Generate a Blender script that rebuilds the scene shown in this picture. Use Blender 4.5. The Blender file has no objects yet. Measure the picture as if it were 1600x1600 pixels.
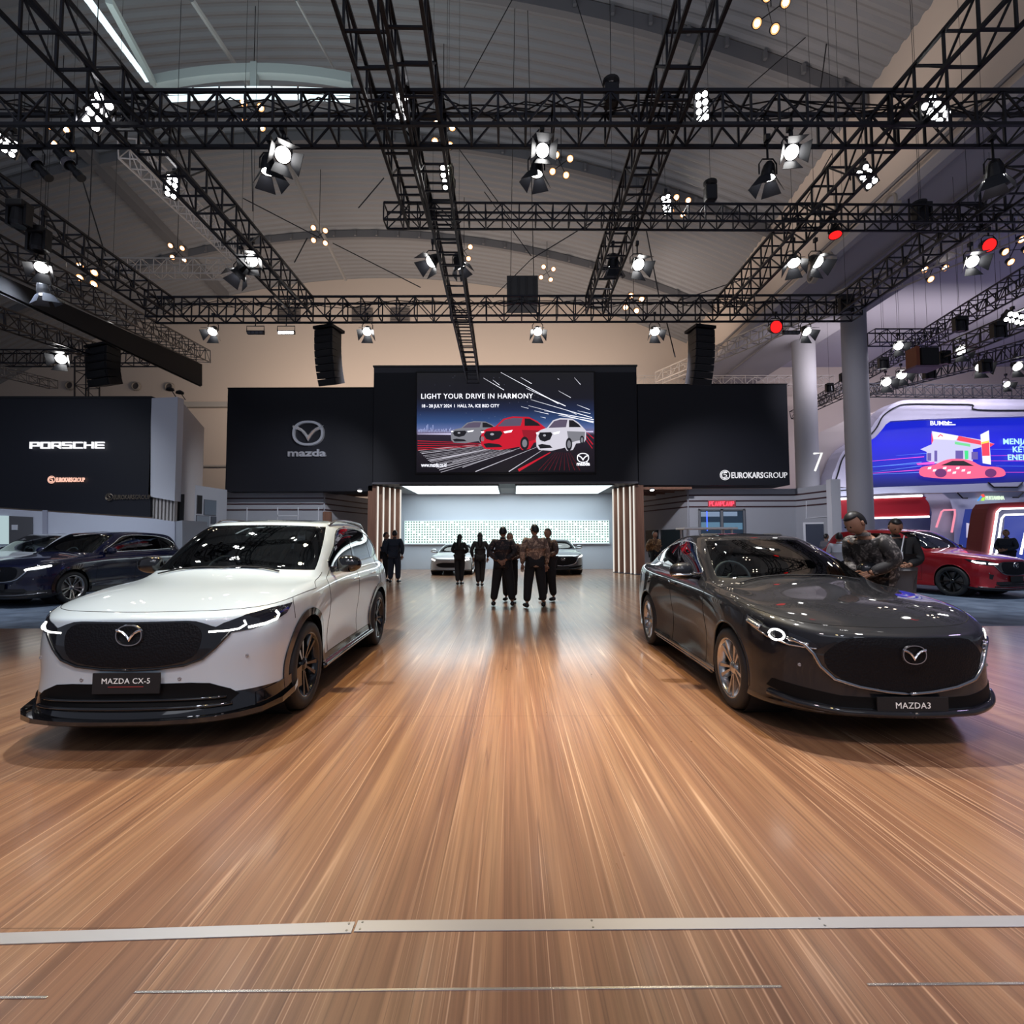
import bpy, bmesh, math, random
import numpy as np
from mathutils import Vector, Matrix
from mathutils.bvhtree import BVHTree
random.seed(7)
R = math.radians
SC = bpy.context.scene
COL = SC.collection
# ------------------------------------------------------------------ camera
CH = 1.43; FPX = 815.0; PITCH = math.atan(43/FPX); ROLL = R(0.15)
cam_d = bpy.data.cameras.new('camera'); cam_d.sensor_width = 36; cam_d.lens = 36*FPX/1600
cam_d.clip_end = 200
cam = bpy.data.objects.new('camera', cam_d); COL.objects.link(cam)
CAMROT = Matrix.Rotation(PITCH, 3, 'X') @ Matrix.Rotation(R(90), 3, 'X') @ Matrix.Rotation(-ROLL, 3, 'Z')
cam.matrix_world = Matrix.Translation((0, 0, CH)) @ CAMROT.to_4x4()
SC.camera = cam
# ------------------------------------------------------------------ world, exposure
SC.view_settings.view_transform = 'Standard'; SC.view_settings.look = 'None'
SC.view_settings.gamma = 1.0; SC.view_settings.use_curve_mapping = False
SC.view_settings.exposure = 0.12
wd = bpy.data.worlds.new('world'); SC.world = wd; wd.use_nodes = True
wd.node_tree.nodes['Background'].inputs[0].default_value = (0.50, 0.55, 0.70, 1)
wd.node_tree.nodes['Background'].inputs[1].default_value = 0.34
SC.cycles.max_bounces = 7; SC.cycles.transparent_max_bounces = 12; SC.cycles.glossy_bounces = 4
SC.cycles.diffuse_bounces = 3; SC.cycles.transmission_bounces = 4
SC.cycles.caustics_reflective = False; SC.cycles.caustics_refractive = False
SC.cycles.sample_clamp_indirect = 4.0; SC.cycles.blur_glossy = 0.5

def spot(name, loc, target, power, color=(1, 1, 1), size=60, blend=0.5, radius=0.15):
    l = bpy.data.lights.new(name, 'SPOT'); l.energy = power; l.color = color
    l.spot_size = R(size); l.spot_blend = blend; l.shadow_soft_size = radius
    o = bpy.data.objects.new(name, l); COL.objects.link(o); o.location = loc
    o.rotation_euler = (Vector(target) - Vector(loc)).to_track_quat('-Z', 'Y').to_euler()
    return o
def area(name, loc, target, power, sx, sy, color=(1, 1, 1)):
    l = bpy.data.lights.new(name, 'AREA'); l.energy = power; l.color = color
    l.shape = 'RECTANGLE'; l.size = sx; l.size_y = sy
    o = bpy.data.objects.new(name, l); COL.objects.link(o); o.location = loc
    o.rotation_euler = (Vector(target) - Vector(loc)).to_track_quat('-Z', 'Y').to_euler()
    return o
WARM = (1.0, 0.74, 0.34); WHITE = (1.0, 0.93, 0.84); COOL = (0.80, 0.88, 1.0)
# truss lamps that light the two stage cars and the floor around them
spot('light_car_white', (-3.5, 5.9, 7.4), (-2.7, 5.3, 0.6), 1550, (.90, .96, 1.0), 62, 0.5, 0.07)
spot('light_car_grey', (2.4, 5.8, 7.4), (3.0, 5.2, 0.6), 1900, (.97, .98, 1.0), 62, 0.5, 0.07)
spot('light_floor_left', (-2.0, 7.0, 6.9), (-1.35, 4.9, 0), 1500, WARM, 50, 0.95, 0.15)
spot('light_floor_right', (1.7, 7.0, 6.9), (1.35, 4.9, 0), 1500, WARM, 50, 0.95, 0.15)
spot('light_floor_outer_left', (-5.8, 5.0, 7.4), (-4.2, 3.9, 0), 500, WARM, 60, 0.8, 0.15)
spot('light_floor_outer_right', (5.8, 5.0, 7.4), (4.0, 3.6, 0), 350, WHITE, 60, 0.8, 0.15)
spot('light_floor_front_left', (-2.4, 0.2, 7.0), (-2.5, 2.75, 0), 260, WARM, 34, 1.0, 0.15)
spot('light_floor_front_right', (2.6, 0.2, 7.0), (2.5, 2.75, 0), 320, WARM, 34, 1.0, 0.15)
spot('light_front_left', (-3.0, -0.6, 7.0), (-2.5, 4.0, 0.7), 330, (.84, .88, 1.0), 50, 0.8, 0.2)
spot('light_front_right', (3.0, -0.6, 7.0), (2.7, 4.0, 0.7), 200, (.84, .88, 1.0), 50, 0.8, 0.2)
spot('light_foreground', (0, -0.5, 7.0), (0, 2.2, 0), 560, (1.0, .80, .86), 95, 0.9, 0.3)
spot('light_aisle', (0, 13.5, 7.4), (0, 12.5, 0), 1500, (1, .86, .70), 80, 0.8, 0.3)
spot('light_back_hall', (0, 18.0, 7.4), (0, 19.5, 0), 350, WHITE, 70, 0.8, 0.3)
spot('light_left_stand', (-9.5, 10.0, 7.0), (-11, 12.5, 0.0), 1100, COOL, 80, 0.8, 0.2)
spot('light_right_stand', (9.5, 11.0, 7.0), (11.0, 13, 0.0), 1100, COOL, 75, 0.8, 0.2)
spot('light_left_fascia', (-12, 11.0, 6.6), (-14, 16, 1.2), 500, (.85, .90, 1), 85, 0.9, 0.2)
spot('light_booth_left', (-3.6, 14.6, 7.4), (-8.8, 20.6, 2.0), 1700, (.95, .96, 1), 60, 0.8, 0.2)
spot('light_booth_right', (3.9, 14.6, 7.4), (8.8, 20.6, 2.0), 2000, (.98, .95, 1), 60, 0.8, 0.2)
area('light_roof_bay', (-8.5, 13.5, 13.0), (-8.5, 14.5, 20), 260, 7, 5, (.85, 1.0, .98))  # added upward fill standing in for daylight from the roof glazing
spot('light_columns', (10.0, 16.0, 8.5), (16.2, 25.5, 6.0), 900, (.92, .90, 1.0), 60, 0.9, 0.3)  # added spot to brighten the columns, no truss lamp here
spot('light_floor_violet', (9.5, 4.2, 6.5), (5.2, 2.2, 0), 420, (.72, .55, 1.0), 60, 1.0, 0.5)  # added spot standing in for purple spill from the right-hand screen
# added washes for upper walls and roof, and a fill from behind; no fixtures
area('light_wall_back', (-4, 28, 9.2), (-4, 36, 13.0), 1500, 26, 2, (1.0, .82, .68))
for k, yy in enumerate((15.5, 21.5, 28.0)): spot('light_wall_right', (4.5, yy-1, 11.2), (12.3, yy+1, 16.6), 700, (1.0, .84, .74), 62, 0.9, 0.5)
area('light_roof_wash', (-2, 16, 9.0), (-2, 18, 20), 420, 22, 16, (0.95, .95, 1.0))
area('light_hall_behind', (0, -9, 9), (0, 4, 1.0), 260, 14, 5, (0.86, .90, 1.0))

# ------------------------------------------------------------------ pixel helpers (1600 x 1600 frame)
def ray(px, py):
    return CAMROT @ Vector(((px-800)/FPX, (800-py)/FPX, -1))
def W(px, py, Y):
    d = ray(px, py); t = Y/d.y
    return Vector((d.x*t, Y, CH+d.z*t))
def WZ(px, py, Z):
    d = ray(px, py); t = (Z-CH)/d.z
    return Vector((d.x*t, d.y*t, Z))

# ------------------------------------------------------------------ materials
MATS = {}
def M(name, col=(.5, .5, .5), rough=.5, metal=0., emit=None, es=1., coat=0., spec=.5, alpha=1., trans=0., ior=1.45, bump=None):
    if name in MATS: return MATS[name]
    m = bpy.data.materials.new(name); m.use_nodes = True; nt = m.node_tree
    b = nt.nodes['Principled BSDF']
    b.inputs['Base Color'].default_value = (*col, 1); b.inputs['Roughness'].default_value = rough
    b.inputs['Metallic'].default_value = metal; b.inputs['Specular IOR Level'].default_value = spec
    b.inputs['Coat Weight'].default_value = coat; b.inputs['Coat Roughness'].default_value = 0.03
    b.inputs['IOR'].default_value = ior; b.inputs['Alpha'].default_value = alpha
    b.inputs['Transmission Weight'].default_value = trans
    if emit is not None:
        b.inputs['Emission Color'].default_value = (*emit, 1); b.inputs['Emission Strength'].default_value = es
    if bump:
        sc_, st = bump
        n = nt.nodes.new('ShaderNodeTexNoise'); n.inputs['Scale'].default_value = sc_
        tc = nt.nodes.new('ShaderNodeTexCoord'); nt.links.new(tc.outputs['Object'], n.inputs['Vector'])
        bp = nt.nodes.new('ShaderNodeBump'); bp.inputs['Strength'].default_value = st; bp.inputs['Distance'].default_value = .02
        nt.links.new(n.outputs['Fac'], bp.inputs['Height']); nt.links.new(bp.outputs['Normal'], b.inputs['Normal'])
    MATS[name] = m; return m
def E(name, col, s):
    return M(name, (0.02, .02, .02), .6, emit=col, es=s)

blk = M('truss_black', (.022, .022, .028), .38, .6)
pale = M('truss_pale', (.50, .46, .43), .45, .5)
matt = M('matt_black', (.012, .012, .014), .7)
navy = M('stand_black_panel', (.006, .007, .013), .55)
grey = M('booth_grey', (.36, .38, .43), .55)
greyd = M('booth_grey_dark', (.10, .10, .12), .5)
white = M('white_board', (.62, .64, .70), .5)
beige = M('beige_plaster', (.60, .51, .44), .85, bump=(3, .1))
lav = M('lavender_lit_plaster', (.50, .48, .56), .8)  # lavender light on these surfaces is put into the base colour
chrome = M('chrome', (.80, .80, .82), .12, 1.)
chrome_d = M('dark_chrome', (.38, .38, .40), .16, 1.)
alu = M('brushed_aluminium', (.46, .46, .48), .38, .6)
sign_chrome = M('sign_chrome', (.85, .85, .88), .28, .9, emit=(.6, .65, .8), es=.05)  # faint emission stands in for light on the chrome
steel = M('polished_steel', (.85, .82, .80), .22, 1.)
glossb = M('gloss_black', (.006, .006, .007), .08, coat=1.)
rubber = M('tyre_rubber', (.018, .018, .019), .6)

# ------------------------------------------------------------------ object helpers
def link(o, parent=None):
    COL.objects.link(o)
    if parent is not None: o.parent = parent
    return o
def tag(o, label=None, cat=None, group=None, kind=None):
    if label: o['label'] = label
    if cat: o['category'] = cat
    if group: o['group'] = group
    if kind: o['kind'] = kind
    return o
def thing(name, label, cat, loc=(0, 0, 0), rz=0, group=None):
    o = bpy.data.objects.new(name, None); COL.objects.link(o); o.empty_display_size = .1
    o.location = loc; o.rotation_euler = (0, 0, rz)
    return tag(o, label, cat, group)
def mesh_obj(name, verts, faces, mat, parent=None, smooth=False, mats=None, fm=None):
    me = bpy.data.meshes.new(name); me.from_pydata([tuple(v) for v in verts], [], faces)
    for m in (mats or [mat]): me.materials.append(m)
    if fm: me.polygons.foreach_set('material_index', fm)
    if smooth: me.polygons.foreach_set('use_smooth', [True]*len(me.polygons))
    me.update()
    return link(bpy.data.objects.new(name, me), parent)
class MB:
    """collects simple shapes for one mesh"""
    def __init__(s): s.v = []; s.f = []; s.fm = []
    def add(s, vs, fs, mi=0):
        n = len(s.v); s.v += [Vector(v) for v in vs]; s.f += [tuple(i+n for i in f) for f in fs]; s.fm += [mi]*len(fs)
    def box(s, c, d, mi=0, rot=None):
        x, y, z = d[0]/2, d[1]/2, d[2]/2; c = Vector(c)
        vs = [Vector((i, j, k)) for k in (-z, z) for j in (-y, y) for i in (-x, x)]
        if rot is not None: vs = [rot @ v for v in vs]
        s.add([v+c for v in vs], [(0, 2, 3, 1), (4, 5, 7, 6), (0, 1, 5, 4), (2, 6, 7, 3), (0, 4, 6, 2), (1, 3, 7, 5)], mi)
        return s
    def tube(s, a, b, r, n=4, r2=None, mi=0, caps=True):
        a = Vector(a); b = Vector(b); d = (b-a)
        if d.length < 1e-6: return s
        q = d.to_track_quat('Z', 'Y'); r2 = r if r2 is None else r2
        o = math.pi/4 if n == 4 else 0
        ra = [a+q @ Vector((math.cos(o+2*math.pi*i/n)*r, math.sin(o+2*math.pi*i/n)*r, 0)) for i in range(n)]
        rb = [b+q @ Vector((math.cos(o+2*math.pi*i/n)*r2, math.sin(o+2*math.pi*i/n)*r2, 0)) for i in range(n)]
        fs = [(i, (i+1) % n, n+(i+1) % n, n+i) for i in range(n)]
        if caps: fs += [tuple(range(n-1, -1, -1)), tuple(range(n, 2*n))]
        s.add(ra+rb, fs, mi); return s
    def path(s, pts, r, n=6, closed=False, mi=0):
        pts = [Vector(p) for p in pts]; m = len(pts)
        rings = []; up = None
        for i, p in enumerate(pts):
            a = pts[i-1] if (i > 0 or closed) else p; b = pts[(i+1) % m] if (i < m-1 or closed) else p
            t = (b-a).normalized()
            if up is None:
                up = Vector((0, 0, 1)) if abs(t.z) < .9 else Vector((1, 0, 0))
            nx = t.cross(up)
            if nx.length < 1e-4: nx = t.cross(Vector((0, 1, 0)))
            nx.normalize(); ny = nx.cross(t).normalized(); up = ny
            rings.append([p+nx*math.cos(2*math.pi*k/n)*r+ny*math.sin(2*math.pi*k/n)*r for k in range(n)])
        fs = []
        for i in range(m if closed else m-1):
            j = (i+1) % m
            fs += [(i*n+k, i*n+(k+1) % n, j*n+(k+1) % n, j*n+k) for k in range(n)]
        if not closed: fs += [tuple(range(n-1, -1, -1)), tuple((m-1)*n+k for k in range(n))]
        s.add([v for r_ in rings for v in r_], fs, mi); return s
    def lathe(s, prof, n=32, axis='X', mi=0, c=(0, 0, 0), q=None):
        """prof: (along axis, radius)"""
        c = Vector(c); vs = []
        for (h, r) in prof:
            for k in range(n):
                a = 2*math.pi*k/n; u, w = r*math.cos(a), r*math.sin(a)
                v = Vector((h, u, w)) if axis == 'X' else (Vector((u, h, w)) if axis == 'Y' else Vector((u, w, h)))
                vs.append((q @ v if q else v)+c)
        fs = [(i*n+k, i*n+(k+1) % n, (i+1)*n+(k+1) % n, (i+1)*n+k) for i in range(len(prof)-1) for k in range(n)]
        s.add(vs, fs, mi); return s
    def disc(s, c, nrm, r, n=16, mi=0, th=0.0):
        q = Vector(nrm).to_track_quat('Z', 'Y'); c = Vector(c)
        vs = [c+q @ Vector((r*math.cos(2*math.pi*k/n), r*math.sin(2*math.pi*k/n), 0)) for k in range(n)]
        s.add(vs, [tuple(range(n))], mi); return s
    def prism(s, poly, ax, a, b, mi=0):
        """poly 2D extruded along axis ax ('X','Y','Z') from a to b"""
        def P(u, v, w): return {'Y': (u, w, v), 'X': (w, u, v), 'Z': (u, v, w)}[ax]
        n = len(poly)
        vs = [P(u, v, a) for u, v in poly]+[P(u, v, b) for u, v in poly]
        fs = [tuple(range(n)), tuple(range(2*n-1, n-1, -1))]+[(i, n+i, n+(i+1) % n, (i+1) % n) for i in range(n)]
        s.add(vs, fs, mi); return s
    def build(s, name, mat, parent=None, smooth=False, mats=None, fix=True):
        o = mesh_obj(name, s.v, s.f, mat, parent, smooth, mats, s.fm if mats else None)
        if fix:
            bm = bmesh.new(); bm.from_mesh(o.data); bmesh.ops.recalc_face_normals(bm, faces=bm.faces); bm.to_mesh(o.data); bm.free()
        return o
def boxo(name, c, d, mat, parent=None, rot=None, bev=0):
    o = MB().box(c, d, rot=rot).build(name, mat, parent)
    if bev:
        md = o.modifiers.new('bev', 'BEVEL'); md.width = bev; md.segments = 2
    return o
def copy_tree(o, parent=None):
    c = o.copy(); COL.objects.link(c)
    if parent is not None: c.parent = parent
    for ch in list(o.children): copy_tree(ch, c)
    return c
def text_obj(name, s, size, mat, parent, loc, rot=(R(90), 0, 0), ext=.004, align='LEFT', sx=1., bold=0.0, space=1.0):
    cu = bpy.data.curves.new(name, 'FONT'); cu.body = s; cu.size = size; cu.extrude = ext; cu.align_x = align
    cu.offset = bold*size; cu.space_character = space; cu.resolution_u = 3
    t = bpy.data.objects.new(name, cu); COL.objects.link(t)
    bpy.context.view_layer.update()
    dg = bpy.context.evaluated_depsgraph_get()
    me = bpy.data.meshes.new_from_object(t.evaluated_get(dg)); bpy.data.objects.remove(t)
    me.materials.clear(); me.materials.append(mat)
    o = link(bpy.data.objects.new(name, me), parent)
    o.location = loc; o.rotation_euler = rot; o.scale = (sx, 1, 1)
    return o

def emblem(parent, c, w, mat, up=None, name='emblem', depth=.012, rot=None, inner=.87):
    """winged oval badge"""
    mb = MB(); c = Vector(c); n = 36
    def se(a, rx, rz, p=2.3): ca, sa = math.cos(a), math.sin(a); return rx*abs(ca)**(2/p)*(1 if ca > 0 else -1), rz*abs(sa)**(2/p)*(1 if sa > 0 else -1)
    rx, rz = w/2, w*.40; vs = []; fs = []
    for i in range(n):
        a = 2*math.pi*i/n; x, z = se(a, rx, rz); x2, z2 = se(a, rx*inner, rz*(inner-.01))
        vs += [(x, 0, z), (x*.96, -depth, z*.96), (x2*1.02, -depth, z2*1.02), (x2, 0, z2)]
    for i in range(n):
        j = (i+1) % n
        for k in range(4): fs.append((i*4+k, j*4+k, j*4+(k+1) % 4, i*4+(k+1) % 4))
    tr = lambda v: (rot @ Vector(v) if rot else Vector(v))+c
    mb.add([tr(v) for v in vs], fs)
    up_ = [(-.475, .30), (-.36, .27), (-.23, .20), (-.11, .08), (0, -.10)]
    lo_ = [(-.455, .17), (-.33, .14), (-.21, .06), (-.10, -.10), (0, -.31)]
    L2 = [(x, z) for x, z in up_]+[(-x, z) for x, z in up_[::-1][1:]]; L3 = [(x, z) for x, z in lo_]+[(-x, z) for x, z in lo_[::-1][1:]]
    m = len(L2); vs = []
    for (x, z), (x3, z3) in zip(L2, L3):
        vs += [(x*w, 0, z*w*.8), (x*w, -depth*.8, z*w*.8), ((x+x3)/2*w, -depth*1.3, (z+z3)/2*w*.8), (x3*w, -depth*.8, z3*w*.8), (x3*w, 0, z3*w*.8)]
    fs = []
    for i in range(m-1):
        for k in range(4): fs.append((i*5+k, (i+1)*5+k, (i+1)*5+k+1, i*5+k+1))
    mb.add([tr(v) for v in vs], fs)
    return mb.build(name, mat, parent)

# ================================================================== THE HALL
def wood_mat():
    m = bpy.data.materials.new('wood_vinyl_floor'); m.use_nodes = True; nt = m.node_tree; N = nt.nodes; L = nt.links
    b = N['Principled BSDF']; b.inputs['Roughness'].default_value = .30; b.inputs['Specular IOR Level'].default_value = .5; b.inputs['Coat Weight'].default_value = .45; b.inputs['Coat Roughness'].default_value = .16
    tc = N.new('ShaderNodeTexCoord')
    def noise(sx, sy, sc, det=4, rough=.6):
        mp = N.new('ShaderNodeMapping'); mp.inputs['Scale'].default_value = (sx, sy, 1); L.new(tc.outputs['Object'], mp.inputs['Vector'])
        n = N.new('ShaderNodeTexNoise'); n.inputs['Scale'].default_value = sc; n.inputs['Detail'].default_value = det
        n.inputs['Roughness'].default_value = rough; L.new(mp.outputs['Vector'], n.inputs['Vector']); return n.outputs['Fac']
    def ramp(fac, stops):
        r = N.new('ShaderNodeValToRGB'); L.new(fac, r.inputs['Fac']); e = r.color_ramp.elements
        while len(e) < len(stops): e.new(.5)
        for i, (p, c) in enumerate(stops): e[i].position = p; e[i].color = (*c, 1)
        return r.outputs['Color']
    def mix(a, c, fac, mode='MIX'):
        x = N.new('ShaderNodeMix'); x.data_type = 'RGBA'; x.blend_type = mode
        L.new(a, x.inputs[6]); L.new(c, x.inputs[7])
        if isinstance(fac, float): x.inputs[0].default_value = fac
        else: L.new(fac, x.inputs[0])
        return x.outputs[2]
    base = ramp(noise(1, .022, 8, 3, .55), [(.28, (.175, .082, .046)), (.42, (.250, .125, .070)), (.52, (.300, .157, .086)), (.62, (.345, .190, .104)), (.75, (.410, .235, .130))])
    fine = ramp(noise(1, .016, 48, 4, .65), [(.30, (.70, .69, .68)), (.5, (.95, .95, .95)), (.68, (1.14, 1.13, 1.10))])
    c = mix(base, fine, 1.0, 'MULTIPLY')
    def math_(op, a, b=None, clamp=False):
        n = N.new('ShaderNodeMath'); n.operation = op; n.use_clamp = clamp
        for k, v in enumerate((a, b)):
            if v is None: continue
            if isinstance(v, (int, float)): n.inputs[k].default_value = v
            else: L.new(v, n.inputs[k])
        return n.outputs[0]
    def contour(f, level, width):   # 1 on the thin line where the stretched noise passes the level
        d = math_('ABSOLUTE', math_('SUBTRACT', f, level)); return math_('SUBTRACT', 1.0, math_('DIVIDE', d, width), True)
    na = noise(1, .009, 9.5, 0, .5); nb = noise(1, .008, 14.3, .6, .5); gate = ramp(noise(1, .09, 5.3, 1, .5), [(.40, (.0, .0, .0)), (.56, (1, 1, 1))])
    lines = math_('MAXIMUM', contour(na, .52, .016), math_('MULTIPLY', contour(nb, .46, .010), .75))
    lt = N.new('ShaderNodeRGB'); lt.outputs[0].default_value = (.66, .42, .26, 1)
    c = mix(c, lt.outputs[0], math_('MULTIPLY', math_('MULTIPLY', lines, gate), .80))
    dkc = N.new('ShaderNodeRGB'); dkc.outputs[0].default_value = (.11, .048, .032, 1)
    c = mix(c, dkc.outputs[0], math_('MULTIPLY', contour(noise(1, .012, 12.7, 1, .5), .57, .012), .55))
    # butt joints of the vinyl sheets across the floor
    br = N.new('ShaderNodeTexBrick'); br.inputs['Scale'].default_value = 1; br.offset = 0
    br.inputs['Brick Width'].default_value = 60; br.inputs['Row Height'].default_value = 2.31
    br.inputs['Mortar Size'].default_value = .004; br.inputs['Mortar Smooth'].default_value = .2
    br.inputs['Color1'].default_value = (1, 1, 1, 1); br.inputs['Color2'].default_value = (.93, .93, .93, 1); br.inputs['Mortar'].default_value = (.62, .6, .58, 1)
    mp = N.new('ShaderNodeMapping'); mp.inputs['Location'].default_value = (.31, -2.005, 0); L.new(tc.outputs['Object'], mp.inputs['Vector']); L.new(mp.outputs['Vector'], br.inputs['Vector'])
    c = mix(c, br.outputs['Color'], 1.0, 'MULTIPLY')
    L.new(c, b.inputs['Base Color'])
    rn = N.new('ShaderNodeMapRange'); L.new(noise(1, .3, 5), rn.inputs['Value']); rn.inputs['To Min'].default_value = .24; rn.inputs['To Max'].default_value = .36
    L.new(rn.outputs[0], b.inputs['Roughness'])
    return m
def carpet_mat():
    m = M('blue_grey_carpet', (.13, .17, .23), .75, spec=.3); nt = m.node_tree; N = nt.nodes; L = nt.links
    tc = N.new('ShaderNodeTexCoord'); n = N.new('ShaderNodeTexNoise'); n.inputs['Scale'].default_value = 2.2; n.inputs['Detail'].default_value = 8
    L.new(tc.outputs['Object'], n.inputs['Vector']); r = N.new('ShaderNodeValToRGB'); L.new(n.outputs['Fac'], r.inputs['Fac'])
    r.color_ramp.elements[0].position = .3; r.color_ramp.elements[0].color = (.08, .11, .16, 1)
    r.color_ramp.elements[1].position = .7; r.color_ramp.elements[1].color = (.22, .27, .35, 1)
    L.new(r.outputs['Color'], N['Principled BSDF'].inputs['Base Color']); return m
def panel_wood():
    m = M('walnut_fin', (.17, .085, .055), .45); nt = m.node_tree; N = nt.nodes; L = nt.links
    tc = N.new('ShaderNodeTexCoord'); mp = N.new('ShaderNodeMapping'); mp.inputs['Scale'].default_value = (14, 14, .7)
    n = N.new('ShaderNodeTexNoise'); n.inputs['Scale'].default_value = 2; L.new(tc.outputs['Object'], mp.inputs['Vector']); L.new(mp.outputs['Vector'], n.inputs['Vector'])
    r = N.new('ShaderNodeValToRGB'); L.new(n.outputs['Fac'], r.inputs['Fac'])
    r.color_ramp.elements[0].color = (.13, .06, .038, 1); r.color_ramp.elements[1].color = (.27, .145, .10, 1)
    L.new(r.outputs['Color'], N['Principled BSDF'].inputs['Base Color']); return m
wood = wood_mat(); carpet = carpet_mat(); walnut = panel_wood()

def struct(o): return tag(o, kind='structure')
# floor: wood stage in front and down the aisle, grey carpet either side behind
mb = MB(); mb.box((0, 2.3, -.05), (26, 12.6, .1)); fl = struct(mb.build('floor', wood))
mb = MB(); mb.box((0, 17.3, -.05), (13.4, 17.4, .1)); struct(mb.build('floor', wood))
mb = MB(); mb.box((-26.6, 22.3, -.052), (39.8, 27.4, .1)); struct(mb.build('floor', carpet))
mb = MB(); mb.box((26.6, 22.3, -.052), (39.8, 27.4, .1)); struct(mb.build('floor', carpet))
mb = MB(); mb.box((0, 31.0, -.052), (13.4, 10, .1)); struct(mb.build('floor', carpet))

# curved corrugated roof
def roofz(x, y):
    return 20.0 - .0105*(x+9.0)**2 + max(0, 36-y)*.085
roofm = M('roof_sheet', (.25, .25, .26), .6, .1)
xs = np.linspace(-38.4, 12.6, 52); vs = []; fs = []
per = .42; ny = int(36/per)*4
for j in range(ny+1):
    y = 36.2 - j*per/4; dz = (0, 0, .07, .07)[j % 4]
    for x in xs: vs.append((x, y, roofz(x, y)-dz))
nx = len(xs)
for j in range(ny):
    for i in range(nx-1): fs.append((j*nx+i, j*nx+i+1, (j+1)*nx+i+1, (j+1)*nx+i))
struct(mesh_obj('ceiling', vs, fs, roofm))
# arched ribs across the roof, with bolted tabs
ribm = M('roof_rib', (.17, .17, .18), .6, .1)
for k, (ry, dep, x0) in enumerate(((31.0, .45, -38), (24.0, .45, -38), (17.2, .6, -38))):
    mb = MB(); X = np.linspace(x0, 12.2, 40)
    for a, b_ in zip(X[:-1], X[1:]):
        za, zb = roofz(a, ry)-.1, roofz(b_, ry)-.1
        mb.add([(a, ry-.12, za), (b_, ry-.12, zb), (b_, ry-.12, zb-dep), (a, ry-.12, za-dep), (a, ry+.12, za), (b_, ry+.12, zb), (b_, ry+.12, zb-dep), (a, ry+.12, za-dep)],
               [(0, 1, 2, 3), (4, 7, 6, 5), (3, 2, 6, 7)])
    for a in np.arange(-29, 12, 1.3): mb.box((a, ry-.2, roofz(a, ry)-.35), (.12, .12, .3))
    struct(mb.build('trim_%d' % (k+1), ribm))
# long gutter beams that run down the hall
def beam(n, a, b, w, h, m):
    mb = MB(); mb.tube(a, b, max(w, h)*.7); struct(mb.build('trim_%d' % n, m))
beam(4, W(352, 462, 35.6), WZ(120, 222, 19.6), .5, .5, ribm)
beam(5, W(1105, 575, 35.6), WZ(1520, -30, 17.2), .3, .3, ribm)
# tie rods under the roof
mb = MB()
for a, b, r in (((300, 0), (400, 150), .09), ((440, 235), (540, 437), .10), ((463, 0), (545, 150), .05)):
    pa, pb = WZ(*a, 18.6), WZ(*b, 18.4); mb.tube(pa, pb, r, 6)
struct(mb.build('trim_6', M('rod_grey', (.30, .30, .30), .5, .3)))
wires = MB()
for a, b in (((800, 0), (725, 138)), ((900, 0), (943, 138)), ((1280, 40), (1165, 140)), ((1295, 40), (1282, 140)), ((560, 325), (600, 278)), ((500, 372), (380, 310)), ((520, 380), (657, 449)),
             ((130, 285), (165, 400)), ((393, 230), (395, 330)), ((757, 300), (830, 400)), ((830, 405), (770, 465)), ((830, 405), (1010, 295)), ((1010, 360), (1030, 465)), ((715, 230), (800, 345)),
             ((1180, 430), (1060, 470)), ((480, 372), (460, 410)), ((1425, 40), (1420, 320)), ((1300, 240), (1255, 320)), ((1042, 505), (1055, 558))):
    pa, pb = W(*a, 16.5), W(*b, 16.0); wires.tube(pa, pb, .018, 4)
tag(wires.build('rigging_wire', matt), 'thin black rigging wires crossing under the corrugated roof', 'rigging', kind='stuff')
# daylight strips beside the raised roof bay
dayl = E('daylight_glazing', (.78, .95, 1.0), 1.3)
def quadpx(name, pts, Y, m, th=.06):
    P = [W(x, y, Y) for x, y in pts]; n = len(P)
    vs = P+[p+Vector((0, th, 0)) for p in P]
    return mesh_obj(name, vs, [tuple(range(n))]+[tuple(range(2*n-1, n-1, -1))]+[(i, n+i, n+(i+1) % n, (i+1) % n) for i in range(n)], m)
mb = MB()
for i in range(9):
    t0, t1 = i/9, (i+.86)/9
    p0 = (136+100*t0, -12+140*t0); p1 = (136+100*t1, -12+140*t1); wdt = 13-5*t0
    a, b, c, d = W(p0[0], p0[1], 17.6-.3*i/9), W(p1[0], p1[1], 17.6), W(p1[0]-wdt, p1[1]+1, 17.6), W(p0[0]-wdt, p0[1]+1, 17.6)
    mb.add([a, b, c, d, a+Vector((0, .05, 0)), b+Vector((0, .05, 0)), c+Vector((0, .05, 0)), d+Vector((0, .05, 0))], [(0, 1, 2, 3), (7, 6, 5, 4), (0, 4, 5, 1), (2, 6, 7, 3)])
struct(mb.build('window_1', dayl))
mb = MB()
for i in range(7):
    x0 = 262+i*41; x1 = x0+38
    f = lambda x: 140-14*(1-((x-400)/150)**2)*.4
    for (u0, u1) in ((0, 8), (11, 19)):
        a, b, c, d = W(x0, f(x0)+u0, 16.8), W(x1, f(x1)+u0, 16.8), W(x1, f(x1)+u1, 16.8), W(x0, f(x0)+u1, 16.8)
        mb.add([a, b, c, d], [(0, 1, 2, 3)])
        mb.add([p+Vector((0, .05, 0)) for p in (a, b, c, d)], [(0, 1, 2, 3)])
struct(mb.build('window_2', dayl, fix=False))
mb = MB()
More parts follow.
